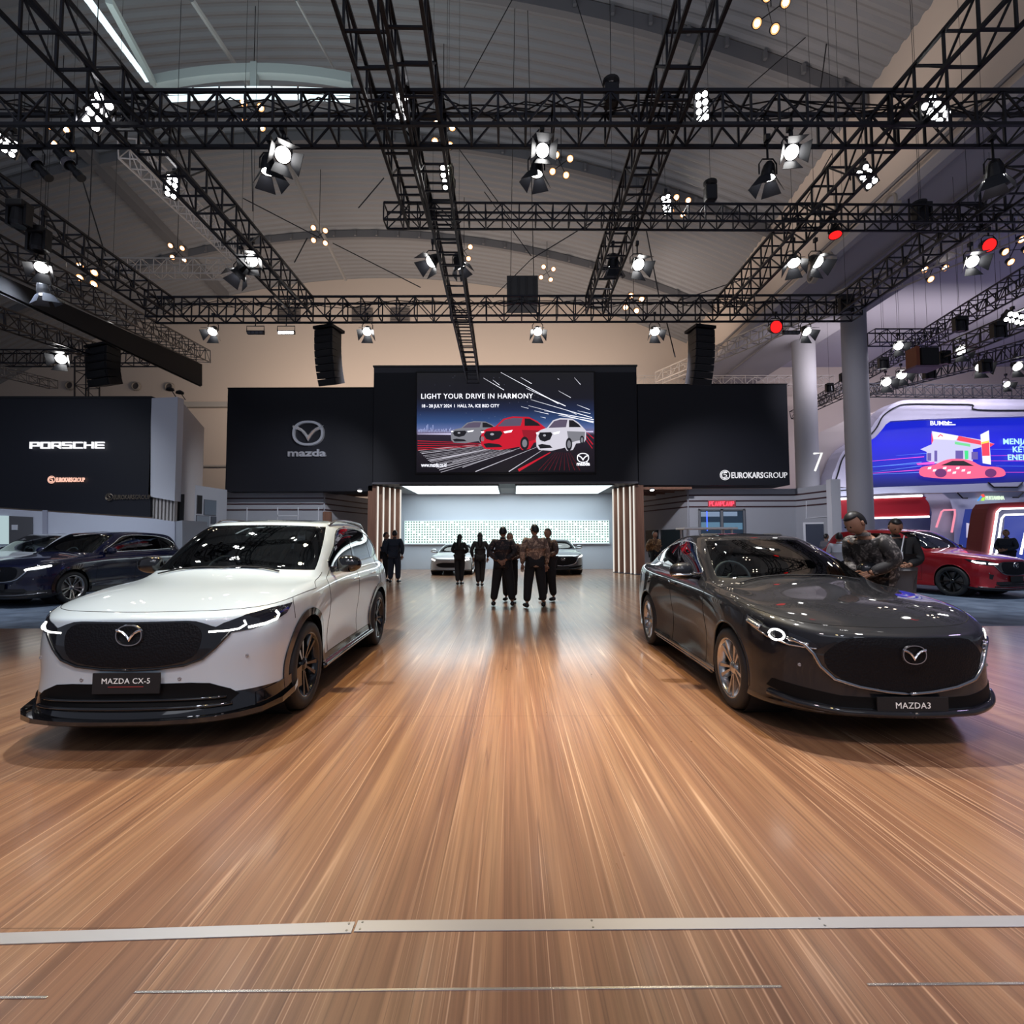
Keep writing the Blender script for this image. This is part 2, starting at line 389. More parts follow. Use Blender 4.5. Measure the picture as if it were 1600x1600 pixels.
for i in range(12):
    x0 = 236+i*26; x1 = x0+26; f = lambda x: 118-20*(1-((x-400)/170)**2)
    P = [W(x0, f(x0), 16.9), W(x1, f(x1), 16.9), W(x1, f(x1)+15, 16.9), W(x0, f(x0)+15, 16.9)]
    mb.add(P+[p+Vector((0, .3, 0)) for p in P], [(0, 1, 2, 3), (7, 6, 5, 4), (0, 4, 5, 1), (2, 6, 7, 3)])
mb.tube(W(240, 130, 16.9), W(170, 0, 13.5), .12); mb.tube(W(398, 100, 17), W(398, 150, 17), .15)
struct(mb.build('trim_7', M('fascia_grey_green', (.30, .34, .34), .6)))

# back wall with arched top, right upper wall, soffit, lower hall on the right
mb = MB(); YB = 36.0; X = np.linspace(-38, 12.4, 30)
poly = [(-38, 0)]+[(12.4, 0)]+[(x, roofz(x, 36)+.1) for x in X[::-1]]
mb.prism(poly, 'Y', YB, YB+.3); struct(mb.build('wall_back', beige))
mb = MB(); mb.box((26.2, YB+.15, 7), (27.6, .3, 14)); struct(mb.build('wall_back', beige))
mb = MB(); mb.prism([(36, 12.2), (0, 12.2), (0, 19), (36, 17.2)], 'X', 12.3, 12.6); struct(mb.build('wall_right', beige))
mb = MB(); mb.box((14.6, 18, 12.35), (4.6, 36, .3)); mb.box((12.2, 18, 12.15), (.25, 36, .35)); struct(mb.build('trim_8', M('soffit_grey', (.34, .33, .37), .7)))
mb = MB(); mb.tube((14.0, 36, 12.1), (14.0, 0, 12.1), .06); mb.tube((12.05, 36, 12.6), (12.05, 0, 12.6), .06, 6); struct(mb.build('trim_9', M('pipe_grey', (.22, .21, .22), .5)))
mb = MB(); mb.box((28, 18, 13.6), (24, 36, .3)); struct(mb.build('ceiling', lav))
mb = MB(); mb.box((38, 18, 7), (.3, 36, 14)); struct(mb.build('wall_right', lav))
mb = MB(); mb.box((-38, 14, 9), (.3, 44, 22)); struct(mb.build('wall_left', M('dark_hall_wall', (.12, .12, .14), .8)))
# ledge and thin lower band at the foot of the back wall
mb = MB(); mb.box((-18, 35.8, W(320, 633, 35.8).z), (22, .5, .35)); mb.box((-18, 35.9, W(320, 728, 35.8).z), (22, .3, .12)); struct(mb.build('trim_10', M('ledge', (.42, .39, .36), .8)))
# round air nozzles in the walls
def nozzle(p, nrm, lab):
    t = thing('air_nozzle', lab, 'air vent', p, 0, 'round air nozzles on the beige walls')
    q = Vector(nrm).to_track_quat('X', 'Z')
    MB().lathe([(0, .32), (.18, .30), (.2, .24), (.1, .22)], 20, q=q).build('rim', M('nozzle_rim', (.34, .30, .26), .6), t)
    MB().disc(Vector(nrm)*.11, nrm, .23, 16).build('throat', M('nozzle_throat', (.07, .06, .06), .7), t)
for (px, py, lb) in ((111, 603, 'leftmost small round air nozzle on the beige back wall above the left stand'), (214, 604, 'round air nozzle on the beige back wall, middle of the left three'),
                     (266, 605, 'round air nozzle on the beige back wall above the pale pillar')):
    nozzle(W(px, py, 35.95), (0, -1, 0), lb)
for (px, py, lb) in ((1398, 318, 'round air nozzle high on the beige right wall behind the truss crossing'), (1300, 407, 'round air nozzle on the right wall, upper of the pair near the spotlights'), (1274, 430, 'round air nozzle on the right wall, lower of the pair near the spotlights')):
    d = ray(px, py); tt = 12.2/d.x; nozzle((12.2, d.y*tt, CH+d.z*tt), (-1, 0, 0), lb)
# two dark square grilles in the back wall seen through the truss
for (px, w_, lb) in ((452, 34, 'dark square grille high on the back wall, left of three'), (566, 32, 'dark square grille high on the back wall, middle of three'), (625, 30, 'dark square grille high on the back wall, right of three')):
    a = W(px-w_/2, 482, 35.9); b = W(px+w_/2, 502, 35.9)
    t = thing('wall_grille', lb, 'air vent', ((a.x+b.x)/2, 35.9, b.z), 0, 'square grilles on the back wall')
    boxo('frame', (0, 0, (a.z-b.z)/2), (b.x-a.x, .12, a.z-b.z), M('grille_brown', (.16, .14, .13), .7), t)
    mb = MB()
    for k in range(5): mb.box((0, -.08, (a.z-b.z)*(k+.5)/5), (b.x-a.x-.15, .04, .05))
    mb.build('slat', M('grille_slat', (.10, .09, .085), .7), t)
# concrete columns of the right hall
for (px0, px1, py, Y, lb) in ((1246, 1269, 640, 28.0, 'tall round grey concrete column behind the right grey booth wall'), (1325, 1350, 640, 24.0, 'tall round grey concrete column in front of the blue screen')):
    a = W(px0-4, py, Y); b = W(px1+6, py, Y); r = (b.x-a.x)/2
    t = thing('hall_column', lb, 'column', ((a.x+b.x)/2, Y, 0), 0, 'concrete hall columns')
    MB().lathe([(0, r), (12.2, r)], 40, 'Z').build('shaft', M('concrete', (.32, .32, .35), .7, bump=(6, .2)), t, smooth=True)
    MB().lathe([(0, r+.05), (.25, r+.05), (.27, r)], 40, 'Z').build('base_collar', M('collar', (.2, .2, .22), .6), t, smooth=True)

# floor strips
a = WZ(-40, 1469, 0.0); b = WZ(552, 1450, 0.0); c = WZ(556, 1448, 0); d = WZ(1650, 1440, 0)
def strip(p, q, w_, h_, m, name, lab, cat, grp=None, screws=True):
    L_ = (q-p).length; ang = math.atan2(q.y-p.y, q.x-p.x)
    t = thing(name, lab, cat, ((p.x+q.x)/2, (p.y+q.y)/2, 0), ang, grp)
    o = boxo('plate', (0, 0, h_/2), (L_, w_, h_), m, t, bev=min(.0015, h_/3))
    if screws:
        n = max(2, int(L_/.55))
        for i in range(n):
            x = -L_/2+.02+(L_-.04)*i/(n-1)
            for sy in (-1, 1):
                MB().lathe([(h_+.0003, .0045), (h_+.0016, .004), (h_+.0018, 0)], 10, 'Z', c=(x, sy*w_*.3, 0)).build('screw', M('screw_steel', (.3, .3, .3), .3, 1), t)
    return t
strip(a, b, .056, .004, alu, 'floor_cover_strip', 'left length of grey aluminium cover strip across the wooden floor', 'floor strip', 'aluminium floor cover strips')
strip(c, d, .056, .004, alu, 'floor_cover_strip', 'right, longer length of grey aluminium cover strip across the wooden floor', 'floor strip', 'aluminium floor cover strips')
for (x0, y0, x1, y1, lb) in ((210, 1551, 1221, 1542, 'long polished metal inlay in the foreground floor, middle one'), (1355, 1539, 1660, 1537, 'polished metal inlay at the right end of the foreground floor'), (-60, 1560, 74, 1559, 'short polished metal inlay at the left end of the foreground floor')):
    strip(WZ(x0, y0, 0), WZ(x1, y1, 0), .009, .003, steel, 'floor_inlay_strip', lb, 'floor strip', 'polished metal inlays in the floor', False)

# ================================================================== TRUSSES
def truss(lab, p0, p1, w, h, bay, rc, rb, m, grp, ladder=True):
    p0 = Vector(p0); p1 = Vector(p1); d = p1-p0; L_ = d.length; ang = math.atan2(d.y, d.x)
    t = thing('lighting_truss', lab, 'truss', p0, 0, grp)
    t.rotation_mode = 'QUATERNION'
    xax = d.normalized()
    if abs(xax.z) < .9: yax = Vector((0, 0, 1)).cross(xax).normalized()
    else: yax = Vector((0, 1, 0))
    zax = xax.cross(yax)
    t.rotation_quaternion = Matrix((xax, yax, zax)).transposed().to_quaternion()
    n = max(2, round(L_/bay)); s = L_/n
    for (y, z) in ((-w/2, 0), (w/2, 0), (-w/2, h), (w/2, h)):
        MB().tube((0, y, z), (L_, y, z), rc).build('chord', m, t)
    mb = MB()
    for side in (-1, 1):
        y = side*w/2
        for i in range(n+1): mb.tube((i*s, y, 0), (i*s, y, h), rb)
        for i in range(n):
            a, b = (0, h) if (i % 2 == 0) else (h, 0)
            mb.tube((i*s, y, a), ((i+1)*s, y, b), rb*.8)
    for z in (0, h):
        for i in range(n+1): mb.tube((i*s, -w/2, z), (i*s, w/2, z), rb)
    mb.build('lattice', m, t)
    return t
HB = 7.6
G1 = 'black box trusses of the main rig'
def Yof(py, Z): return WZ(800, py, Z).y
yf = Yof(192, HB)
yb = Yof(493, HB)
truss('nearest black box truss spanning the whole width above both cars', (-9.8, yf+.22, HB), (11.5, yf+.22, HB-.05), .44, .52, .42, .036, .022, blk, G1)
xl = WZ(225, 493, HB).x; xr = WZ(1345, 493, HB).x
truss('far black box truss spanning the width in front of the beige back wall', (xl, yb+.22, HB), (xr, yb+.22, HB), .44, .55, .5, .034, .021, blk, G1)
ym = Yof(342, HB)
truss('thinner black cross truss between the near and far ones, stopping short at the left', (WZ(600, 345, HB).x, ym+.16, HB), (11.6, ym+.16, HB-.1), .30, .34, .33, .024, .016, blk, G1)
def lt(lab, x, y0, y1, w=.42, h=.5, m=blk, z=HB, grp=G1, bay=.5, x1=None, rc=.033, rb=.021):
    return truss(lab, (x, y0, z), (x if x1 is None else x1, y1, z), w, h, bay, rc, rb, m, grp)
lt('black truss running lengthwise over the white car, from the top left corner', -5.72, 2.5, yb, w=.5)
lt('short black lengthwise truss ending at the thin cross truss, left of the centre one', -1.82, 3.5, ym+.3, w=.42)
lt('long black lengthwise truss left of centre that runs on to the big screen', -1.22, 3.5, 20.3, w=.46, x1=-1.52)
lt('black lengthwise truss right of centre between the two cars', 2.28, 3.5, yb, w=.46)
lt('black lengthwise truss over the dark grey sedan, towards the top right corner', 5.92, 3.5, yb, w=.46)
lt('black truss at the far right edge of the rig, running to the column', 9.0, 4.5, yb, w=.46, x1=9.2)
lt('black truss at the left edge of the rig above the dark blue car', -9.55, 4.5, yb, w=.46)
# cables strapped along the trusses
def loom(lab, x0, x1, y, z0, z1, n, seed):
    t = thing('cable_loom', lab, 'cable', (0, 0, 0), 0, 'black power cables on the trusses'); rs = random.Random(seed)
    for k in range(n):
        pts = []; x = x0+rs.uniform(0, .4)
        while x < x1:
            pts.append((x, y+rs.uniform(-.12, .12), rs.uniform(z0, z1) if len(pts) % 3 else z1-.02)); x += rs.uniform(.25, .75)
        MB().path(pts, .012, 4).build('cable', matt, t)
loom('black cables sagging inside the nearest truss', -9.5, 10.8, yf+.2, HB+.22, HB+.50, 4, 1)
loom('black cables sagging inside the far truss', xl+.3, xr-.3, yb+.2, HB+.28, HB+.52, 3, 2)
# pale trusses further back
G2 = 'pale grey trusses hanging further back'
def wt(lab, a, b, Y0, Y1, w, h, m, grp, bay=.5, rc=.03, rb=.018):
    return truss(lab, W(*a, Y0), W(*b, Y1), w, h, bay, rc, rb, m, grp)
wt('pale horizontal truss above the left black drape', (165, 432), (388, 432), 20, 20, .5, .6, pale, G2)
wt('pale slanting truss behind the left lengthwise black truss', (200, 248), (380, 418), 13, 20.3, .45, .5, pale, G2)
wt('pale long truss rising to the right behind the columns', (1030, 598), (1650, 345), 31, 14.5, .55, .6, pale, G2, .7, .035, .022)
wt('pale thin truss low across the back wall behind the right black panel', (990, 603), (1300, 603), 33, 33, .5, .6, pale, G2, .7)
# left stand rig
G3 = 'black trusses of the left stand'
A = W(-40, 425, 10.2); B = W(312, 562, 20)
truss('black truss along the top of the long black drape at left', W(-60, 385, 9.2), W(318, 566, 20), .5, .45, .5, .028, .016, blk, G3)
dr = thing('black_drape', 'long black fabric drape hanging under the left stand truss', 'drape', (0, 0, 0))
p, q = W(-60, 405, 9.2), W(313, 569, 20); p2, q2 = W(-60, 428, 9.2), W(313, 603, 20)
mesh_obj('fabric', [p, q, q2, p2]+[v+Vector((.06, .02, 0)) for v in (p, q, q2, p2)], [(0, 1, 2, 3), (7, 6, 5, 4), (0, 4, 5, 1), (3, 2, 6, 7), (1, 5, 6, 2), (0, 3, 7, 4)], M('black_fabric', (.010, .010, .012), .9), dr)
mesh_obj('hem', [p2, q2, q2+Vector((.05, 0, -.06)), p2+Vector((.05, 0, -.06))], [(0, 1, 2, 3)], matt, dr)
wt('low black truss at left edge slanting down to the left speaker', (-30, 500), (150, 560), 13, 17.5, .4, .45, blk, G3)
wt('short black horizontal truss behind the left speaker', (-30, 570), (245, 570), 19, 19, .4, .5, blk, G3)
truss('upright black truss leg standing behind the left black panel', W(147, 626, 18.8), W(147, 560, 18.8), .5, .5, .5, .028, .017, blk, G3)
wt('short pale truss end at the far left above the black panel', (-20, 582), (84, 607), 15, 17, .3, .25, M('truss_dim', (.20, .18, .17), .5, .5), G3, .35, .018, .011)
# right stand rig
G4 = 'black trusses of the right stand'
wt('black truss rising to the right edge above the blue screen, upper one', (1275, 634), (1650, 425), 34, 13, .45, .5, blk, G4)
wt('black truss rising to the right edge above the blue screen, lower one', (1352, 618), (1650, 545), 30, 16, .45, .5, blk, G4)
wt('black horizontal truss just above the white curved stand', (1345, 618), (1680, 622), 26.2, 26.2, .5, .55, blk, G4)
wt('short black truss hanging level beside the second column', (1362, 538), (1475, 538), 21, 21, .45, .55, blk, G4)
wt('black truss low between the two columns, rising right', (1240, 655), (1322, 618), 33, 30, .45, .5, blk, G4)
wt('dense black truss near the right edge under the bright lamp', (1480, 560), (1680, 480), 17, 13, .4, .45, blk, G4)
# ================================================================== THE STANDS
YP = 20.7
def plan(name, X0, X1, Z0, Z1, Y0, Y1, m, parent=None, bev=0):
    return boxo(name, ((X0+X1)/2, (Y0+Y1)/2, (Z0+Z1)/2), (abs(X1-X0), abs(Y1-Y0), abs(Z1-Z0)), m, parent, bev=bev)
hx0 = W(583, 665, YP).x; hx1 = W(996, 665, YP).x; hz0 = W(790, 756, YP).z; hz1 = W(790, 573, YP).z
t = thing('portal_header', 'tall matt black header box over the wood fin portal, holding the big screen', 'stand header', (0, YP, 0))
cx, cz = (hx0+hx1)/2, (hz0+hz1)/2
boxo('casing', (cx, .9, cz), (hx1-hx0, 1.8, hz1-hz0), navy, t, bev=.02)
boxo('top_rail', (cx, .9, hz1+.03), (hx1-hx0+.06, 1.86, .06), matt, t)
boxo('bottom_trim', (cx, .02, hz0+.04), (hx1-hx0, .06, .08), greyd, t)
# ---- big screen
def scr(x, y, d=0): return W(560+x/3.2, 560+y/3.2, YP-.10-d)
t = thing('video_wall', 'large lit video screen showing three cars and light trails above the portal', 'screen', (0, 0, 0))
a = scr(290, 570); b = scr(1176, 70)
boxo('screen_frame', ((a.x+b.x)/2, YP-.04, (a.z+b.z)/2), (b.x-a.x+.14, .08, b.z-a.z+.14), matt, t)
def screen_bg(name, stops, es, axis=2):
    m = bpy.data.materials.new(name); m.use_nodes = True; nt = m.node_tree; N = nt.nodes; L = nt.links; bs = N['Principled BSDF']
    bs.inputs['Base Color'].default_value = (0.01, .01, .01, 1); bs.inputs['Roughness'].default_value = .6
    tc = N.new('ShaderNodeTexCoord'); sp = N.new('ShaderNodeSeparateXYZ'); L.new(tc.outputs['Generated'], sp.inputs[0]); r = N.new('ShaderNodeValToRGB')
    L.new(sp.outputs[axis], r.inputs['Fac']); e = r.color_ramp.elements
    while len(e) < len(stops): e.new(.5)
    for i, (p, c) in enumerate(stops): e[i].position = p; e[i].color = (*c, 1)
    L.new(r.outputs['Color'], bs.inputs['Emission Color']); bs.inputs['Emission Strength'].default_value = es; return m
bgm = screen_bg('screen_picture_night', [(0, (.004, .003, .006)), (.22, (.012, .008, .014)), (.37, (.02, .015, .03)), (.40, (.16, .13, .22)), (.44, (.10, .14, .32)), (.50, (.03, .07, .20)), (.62, (.012, .02, .06)), (.74, (.008, .008, .014)), (1, (.009, .009, .011))], 1.0)
boxo('picture_background', ((a.x+b.x)/2, YP-.09, (a.z+b.z)/2), (b.x-a.x, .02, b.z-a.z), bgm, t)
def spoly(name, pts, m, d, parent=t, f=scr):
    P = [f(x, y, d) for x, y in pts]; n = len(P)
    return mesh_obj(name, P+[p+Vector((0, .003, 0)) for p in P], [tuple(range(n)), tuple(range(2*n-1, n-1, -1))]+[(i, n+i, n+(i+1) % n, (i+1) % n) for i in range(n)], m, parent)
def streaks(name, segs, m, d, wz=2.2, parent=t, f=scr):
    vs = []; fs = []
    for (x0, y0, x1, y1, *w) in segs:
        w0 = (w[0] if w else wz)/2*.62; dx, dy = x1-x0, y1-y0; l = math.hypot(dx, dy); nx_, ny_ = -dy/l*w0, dx/l*w0; k = len(vs)
        vs += [f(x0-nx_*.3, y0-ny_*.3, d), f(x1-nx_, y1-ny_, d), f(x1+nx_, y1+ny_, d), f(x0+nx_*.3, y0+ny_*.3, d)]; fs.append((k, k+1, k+2, k+3))
    return mesh_obj(name, vs, fs, m, parent)
sw = E('led_white', (.85, .86, .95), 1.5); sr = E('led_red', (.55, .008, .025), 1.0); sb = E('led_bluegrey', (.35, .38, .55), 1.0); sg = E('led_silver', (.36, .36, .40), 1.0)
sdk = E('led_dark', (.01, .01, .014), 1.0); sgl = E('led_glass', (.10, .08, .13), 1.0); sred2 = E('led_red_dark', (.28, .008, .02), 1.0); slt = E('led_paint_white', (.62, .60, .68), 1.0); sgr = E('led_paint_grey', (.20, .20, .23), 1.0)
rs = random.Random(3)
streaks('star_trails', [(625, 98, 728, 158, 4), (672, 108, 706, 134, 4), (712, 70, 1000, 226, 6), (840, 150, 1036, 238, 6), (812, 95, 866, 126, 4), (1080, 96, 1110, 130, 3), (996, 100, 1004, 106, 3), (1000, 162, 1062, 196, 3), (1094, 232, 1156, 256, 4), (862, 206, 1168, 296, 5), (850, 236, 1176, 322, 5), (930, 262, 1176, 306, 6), (1000, 284, 1176, 316, 6), (1096, 262, 1160, 276, 4), (812, 240, 850, 250, 3), (880, 262, 950, 278, 4), (910, 292, 936, 298, 3), (1050, 262, 1090, 280, 3)], sw, .010)
streaks('stars', [(x, y, x+2.5, y+1.4, 2.2) for x, y in [(rs.uniform(300, 900), rs.uniform(80, 320)) for _ in range(34)]], sb, .010)
seg = []
for i in range(15): x1 = 300+i*8; y = 462+i*7.5; seg.append((640+i*10, 428+i*2.4, max(296, x1), y+rs.uniform(-3, 3), rs.uniform(2, 5)))
streaks('white_light_trails', seg+[(900, 440, 585, 566, 6), (930, 452, 752, 566, 7), (860, 430, 520, 545, 4), (820, 430, 470, 520, 3), (760, 430, 420, 500, 4)], slt, .010)
streaks('red_light_trails', [(620, 425, 296, 412, 6), (620, 428, 296, 424, 6), (620, 432, 296, 436, 7), (620, 436, 296, 448, 7), (600, 440, 296, 458, 5), (960, 470, 800, 560, 22), (1130, 375, 1172, 430, 10), (1140, 368, 1176, 400, 8), (1120, 380, 1170, 450, 6)], sr, .011)
streaks('dim_red_trails', [(985+i*9, 470, 900+i*26, 560, 2) for i in range(9)], sred2, .011)
sk = []
for i in range(74):
    x = 300+i*5.2 if i < 40 else 930+(i-40)*6; h = rs.uniform(6, 26)+(22 if i in (8, 9, 14) else 0)
    if x > 1170: continue
    sk.append((x, 372, x+.01, 372-h, 4.2))
streaks('city_skyline', sk, E('led_skyline', (.42, .48, .80), 1.0), .010)
streaks('skyline_glow', [(296, 378, 470, 378, 14), (1080, 366, 1174, 366, 12)], E('led_glow', (.60, .56, .80), 1.0), .009)
def screen_car(x0, y0, w, h, body, dark, lab, d):
    c = spoly(lab, [(x0+w*u, y0-h*v) for u, v in [(.0, .35), (.02, .56), (.10, .64), (.22, .70), (.34, .93), (.48, 1.0), (.72, .985), (.85, .86), (.95, .70), (1.0, .62), (1.0, .35), (.96, .26), (.80, .22), (.74, .03), (.62, .0), (.58, .10), (.5, .07), (.30, .0), (.06, .03), (.01, .14)]], body, d)
    def s(nm, P, m, dd): spoly(nm, [(x0+w*u, y0-h*v) for u, v in P], m, d+dd, c)
    s('windscreen', [(.25, .70), (.36, .90), (.48, .955), (.63, .95), (.60, .72)], sgl, .004)
    s('side_glass', [(.66, .72), (.66, .94), (.74, .93), (.86, .80), (.90, .72)], sdk, .004)
    s('picture_grille', [(.08, .56), (.30, .57), (.33, .50), (.28, .34), (.17, .28), (.08, .33), (.045, .45)], sdk, .004)
    s('bumper_shadow', [(.04, .18), (.12, .21), (.28, .17), (.33, .09), (.08, .07)], sdk, .004)
    s('door_shade', [(.62, .60), (.98, .58), (.97, .34), (.80, .30), (.66, .22)], dark, .003)
    for u, v, r_ in ((.66, .20, .105), (.92, .33, .07)):
        s('picture_wheel', [(u+r_*.62*math.cos(k*math.pi/8), v+r_*1.9*math.sin(k*math.pi/8)) for k in range(16)], sdk, .006)
        s('picture_rim', [(u+r_*.36*math.cos(k*math.pi/6), v+r_*1.15*math.sin(k*math.pi/6)) for k in range(12)], sgr, .008)
    s('picture_lamp', [(.34, .55), (.48, .60), (.46, .53), (.36, .50)], sw, .006); s('picture_lamp', [(.0, .56), (.05, .56), (.05, .52), (.01, .5)], sw, .006)
    s('picture_badge', [(.17+.03*math.cos(k*math.pi/5), .47+.035*math.sin(k*math.pi/5)) for k in range(10)], sg, .008)
    return c
screen_car(462, 424, 240, 110, sgr, sdk, 'grey_car_image', .014)
screen_car(612, 458, 332, 168, sr, sred2, 'red_car_image', .022)
screen_car(888, 462, 250, 164, slt, sgr, 'white_car_image', .030)
sc_ = 39.3
text_obj('headline', 'LIGHT YOUR DRIVE IN HARMONY', 36/3.2/sc_, sw, t, scr(312, 201, .02), ext=.002, bold=.006, space=1.10).scale.x = .985
text_obj('date_line', '18 - 28 JULY 2024  I  HALL 7A, ICE BSD CITY', 22/3.2/sc_, sw, t, scr(314, 245, .02), ext=.002, bold=.008, space=1.0)
text_obj('web_address', 'www.mazda.co.id', 28/3.2/sc_, sw, t, scr(314, 542, .02), ext=.002, bold=.01, space=.98)
emblem(t, scr(1123, 497, .02), 60/3.2/sc_, sw, name='badge_image', depth=.004)
text_obj('badge_word', 'mazda', 26/3.2/sc_, sw, t, scr(1124, 535, .02), ext=.002, bold=.03, align='CENTER')
for o in t.children:
    if o.name.startswith('headline'):
        dim = max(v.co.x for v in o.data.vertices); o.scale.x = (scr(870, 0).x-scr(312, 0).x)/dim
    if o.name.startswith('date_line'):
        dim = max(v.co.x for v in o.data.vertices); o.scale.x = (scr(702, 0).x-scr(314, 0).x)/dim
    if o.name.startswith('web_address'):
        dim = max(v.co.x for v in o.data.vertices); o.scale.x = (scr(438, 0).x-scr(314, 0).x)/dim
def fit(o, width):
    xs_ = [v.co.x for v in o.data.vertices]; o.scale.x = width/(max(xs_)-min(xs_)); return o
# ---- black side panels
def group_logo(parent, p, s, m, name='logo', tot=None):
    """round badge, bold word, thin word; p = left end of the baseline, s = cap height"""
    e = MB(); c = p+Vector((s*.75, 0, s*.5)); n = 28
    ring = [c+Vector((s*.80*math.cos(2*math.pi*i/n), 0, s*.80*math.sin(2*math.pi*i/n))) for i in range(n)]
    e.path(ring, s*.07, 6, True); ring2 = [c+Vector((s*.58*math.cos(a_), 0, s*.58*math.sin(a_))) for a_ in np.linspace(.9, 5.6, 16)]
    e.path(ring2, s*.08, 6)
    e.path([c+Vector((u*s, 0, v*s)) for u, v in ((.32, .42), (-.14, .42), (-.18, .05), (.12, .08), (.28, -.10), (.14, -.34), (-.2, -.38))], s*.09, 6)
    e.build(name+'_badge', m, parent)
    x = p.x+s*1.75; W1 = (tot-s*1.75)*.565; W2 = (tot-s*1.75)*.42
    fit(text_obj(name+'_bold_word', 'EUROKARS', s*1.38, m, parent, (x, p.y, p.z), ext=.01, bold=.018), W1)
    fit(text_obj(name+'_thin_word', 'GROUP', s*1.38, m, parent, (x+W1+s*.1, p.y, p.z), ext=.01), W2)
letw = M('letter_white', (.75, .75, .78), .4, emit=(1, 1, 1), es=.35); letch = chrome
for side, (pa, pb, pt_) in (('left', (354, 583, 606)), ('right', (997, 1232, 602))):
    x0, x1 = W(pa, 680, YP+.2).x, W(pb, 680, YP+.2).x; z0 = W(800, 767 if side == 'left' else 759, YP+.2).z; z1 = W(800, pt_, YP+.2).z
    t = thing('fascia_panel', 'wide matt black fascia panel left of the big screen with a chrome winged badge' if side == 'left' else 'wide matt black fascia panel right of the big screen with white lettering low down', 'sign panel', (0, YP+.2, 0))
    boxo('panel', ((x0+x1)/2, .75, (z0+z1)/2), (x1-x0, 1.5, z1-z0), navy, t, bev=.01)
    boxo('top_edge', ((x0+x1)/2, .75, z1+.02), (x1-x0+.02, 1.52, .04), matt, t)
    if side == 'left':
        p = W(482, 677, YP+.15); emblem(t, (p.x, -.03, p.z), 51/39.2, sign_chrome, depth=.10, inner=.80)
        p = W(449, 713, YP+.15); fit(text_obj('chrome_lettering', 'mazda', .40, sign_chrome, t, (p.x, -.03, p.z), ext=.05, bold=.025), 60/39.0)
    else:
        p = W(1126, 747, YP+.15); group_logo(t, Vector((p.x, -.05, p.z)), .24, letw, 'logo', 105/39.2)
# soffit under side panels: wooden battens and a downlight
for px0, px1, lb in ((497, 578, 'left'), (1003, 1085, 'right')):
    t = thing('batten_ceiling', 'dark wood batten ceiling under the %s black panel with one round downlight' % lb, 'ceiling panel', (0, 0, 0))
    x0, x1 = W(px0, 770, YP).x, W(px1, 770, YP).x
    z = W(800, 763, YP).z
    for k in range(5): boxo('batten', ((x0+x1)/2, YP+.35+k*.75, z+.02), (x1-x0, .12, .10), walnut, t)
    p = W(562 if lb == 'left' else 1019, 765, YP+.15)
    MB().lathe([(0, .09), (.07, .085), (.07, 0)], 16, 'Z', c=(p.x, p.y, z-.06)).build('downlight', greyd, t)
    MB().disc((p.x, p.y-.0, z-.065), (0, -.6, -1), .085).build('lens', E('downlight_lens', (1, .97, .9), 8), t)
# ---- portal room
YB2 = 25.3
px = lambda x, Y=YP: W(x, 860, Y).x
zt_ = W(800, 757, YP).z
t = thing('display_alcove', 'pale grey alcove wall behind the two parked cars, under a lit ceiling', 'stand wall', (0, 0, 0))
xa, xb = W(626, 860, YB2).x, W(960, 860, YB2).x
plan('back_panel', xa-.3, xb+.3, 0, zt_+.3, YB2, YB2+.15, M('alcove_wall', (.42, .46, .52), .5), t)
plan('side_panel', xa-.35, xa-.2, 0, zt_+.1, YP+1.3, YB2, grey, t); plan('side_panel', xb+.2, xb+.35, 0, zt_+.1, YP+1.3, YB2, grey, t)
plan('ceiling_panel', hx0+.3, hx1-.3, zt_+.03, zt_+.12, YP+.1, YB2+.1, M('alcove_ceiling', (.22, .23, .24), .6), t)
glow = E('light_ceiling', (.84, .97, 1.0), 2.2)
for (a0, a1, b0, b1, lb) in ((627, 777, 655, 777, 'left'), (807, 958, 806, 929, 'right')):
    A_, B_ = W(a0, 757, YP+.25).x, W(a1, 757, YP+.25).x; C_, D_ = W(b1, 773, YB2-.4).x, W(b0, 773, YB2-.4).x
    t = thing('light_ceiling_panel', 'large glowing white ceiling panel over the alcove, %s of the two' % lb, 'light panel', (0, 0, 0), 0, 'glowing alcove ceiling panels')
    A_, D_ = min(A_, D_), min(A_, D_); B_, C_ = max(B_, C_), max(B_, C_)
    if lb == 'left': B_ = C_ = W(777, 757, YP).x
    else: A_ = D_ = W(807, 757, YP).x
    plan('diffuser', A_, B_, zt_-.01, zt_+.02, YP+.25, YB2-.5, glow, t)
    for (u0, u1, v0, v1) in ((A_-.05, B_+.05, YP+.18, YP+.25), (A_-.05, B_+.05, YB2-.5, YB2-.43), (A_-.05, A_, YP+.2, YB2-.45), (B_, B_+.05, YP+.2, YB2-.45)):
        plan('frame', u0, u1, zt_-.03, zt_+.03, v0, v1, greyd, t)
area('light_alcove', (-.2, 23, zt_-.08), (-.2, 23.2, 0), 330, 9, 3.8, (.85, .96, 1.0))
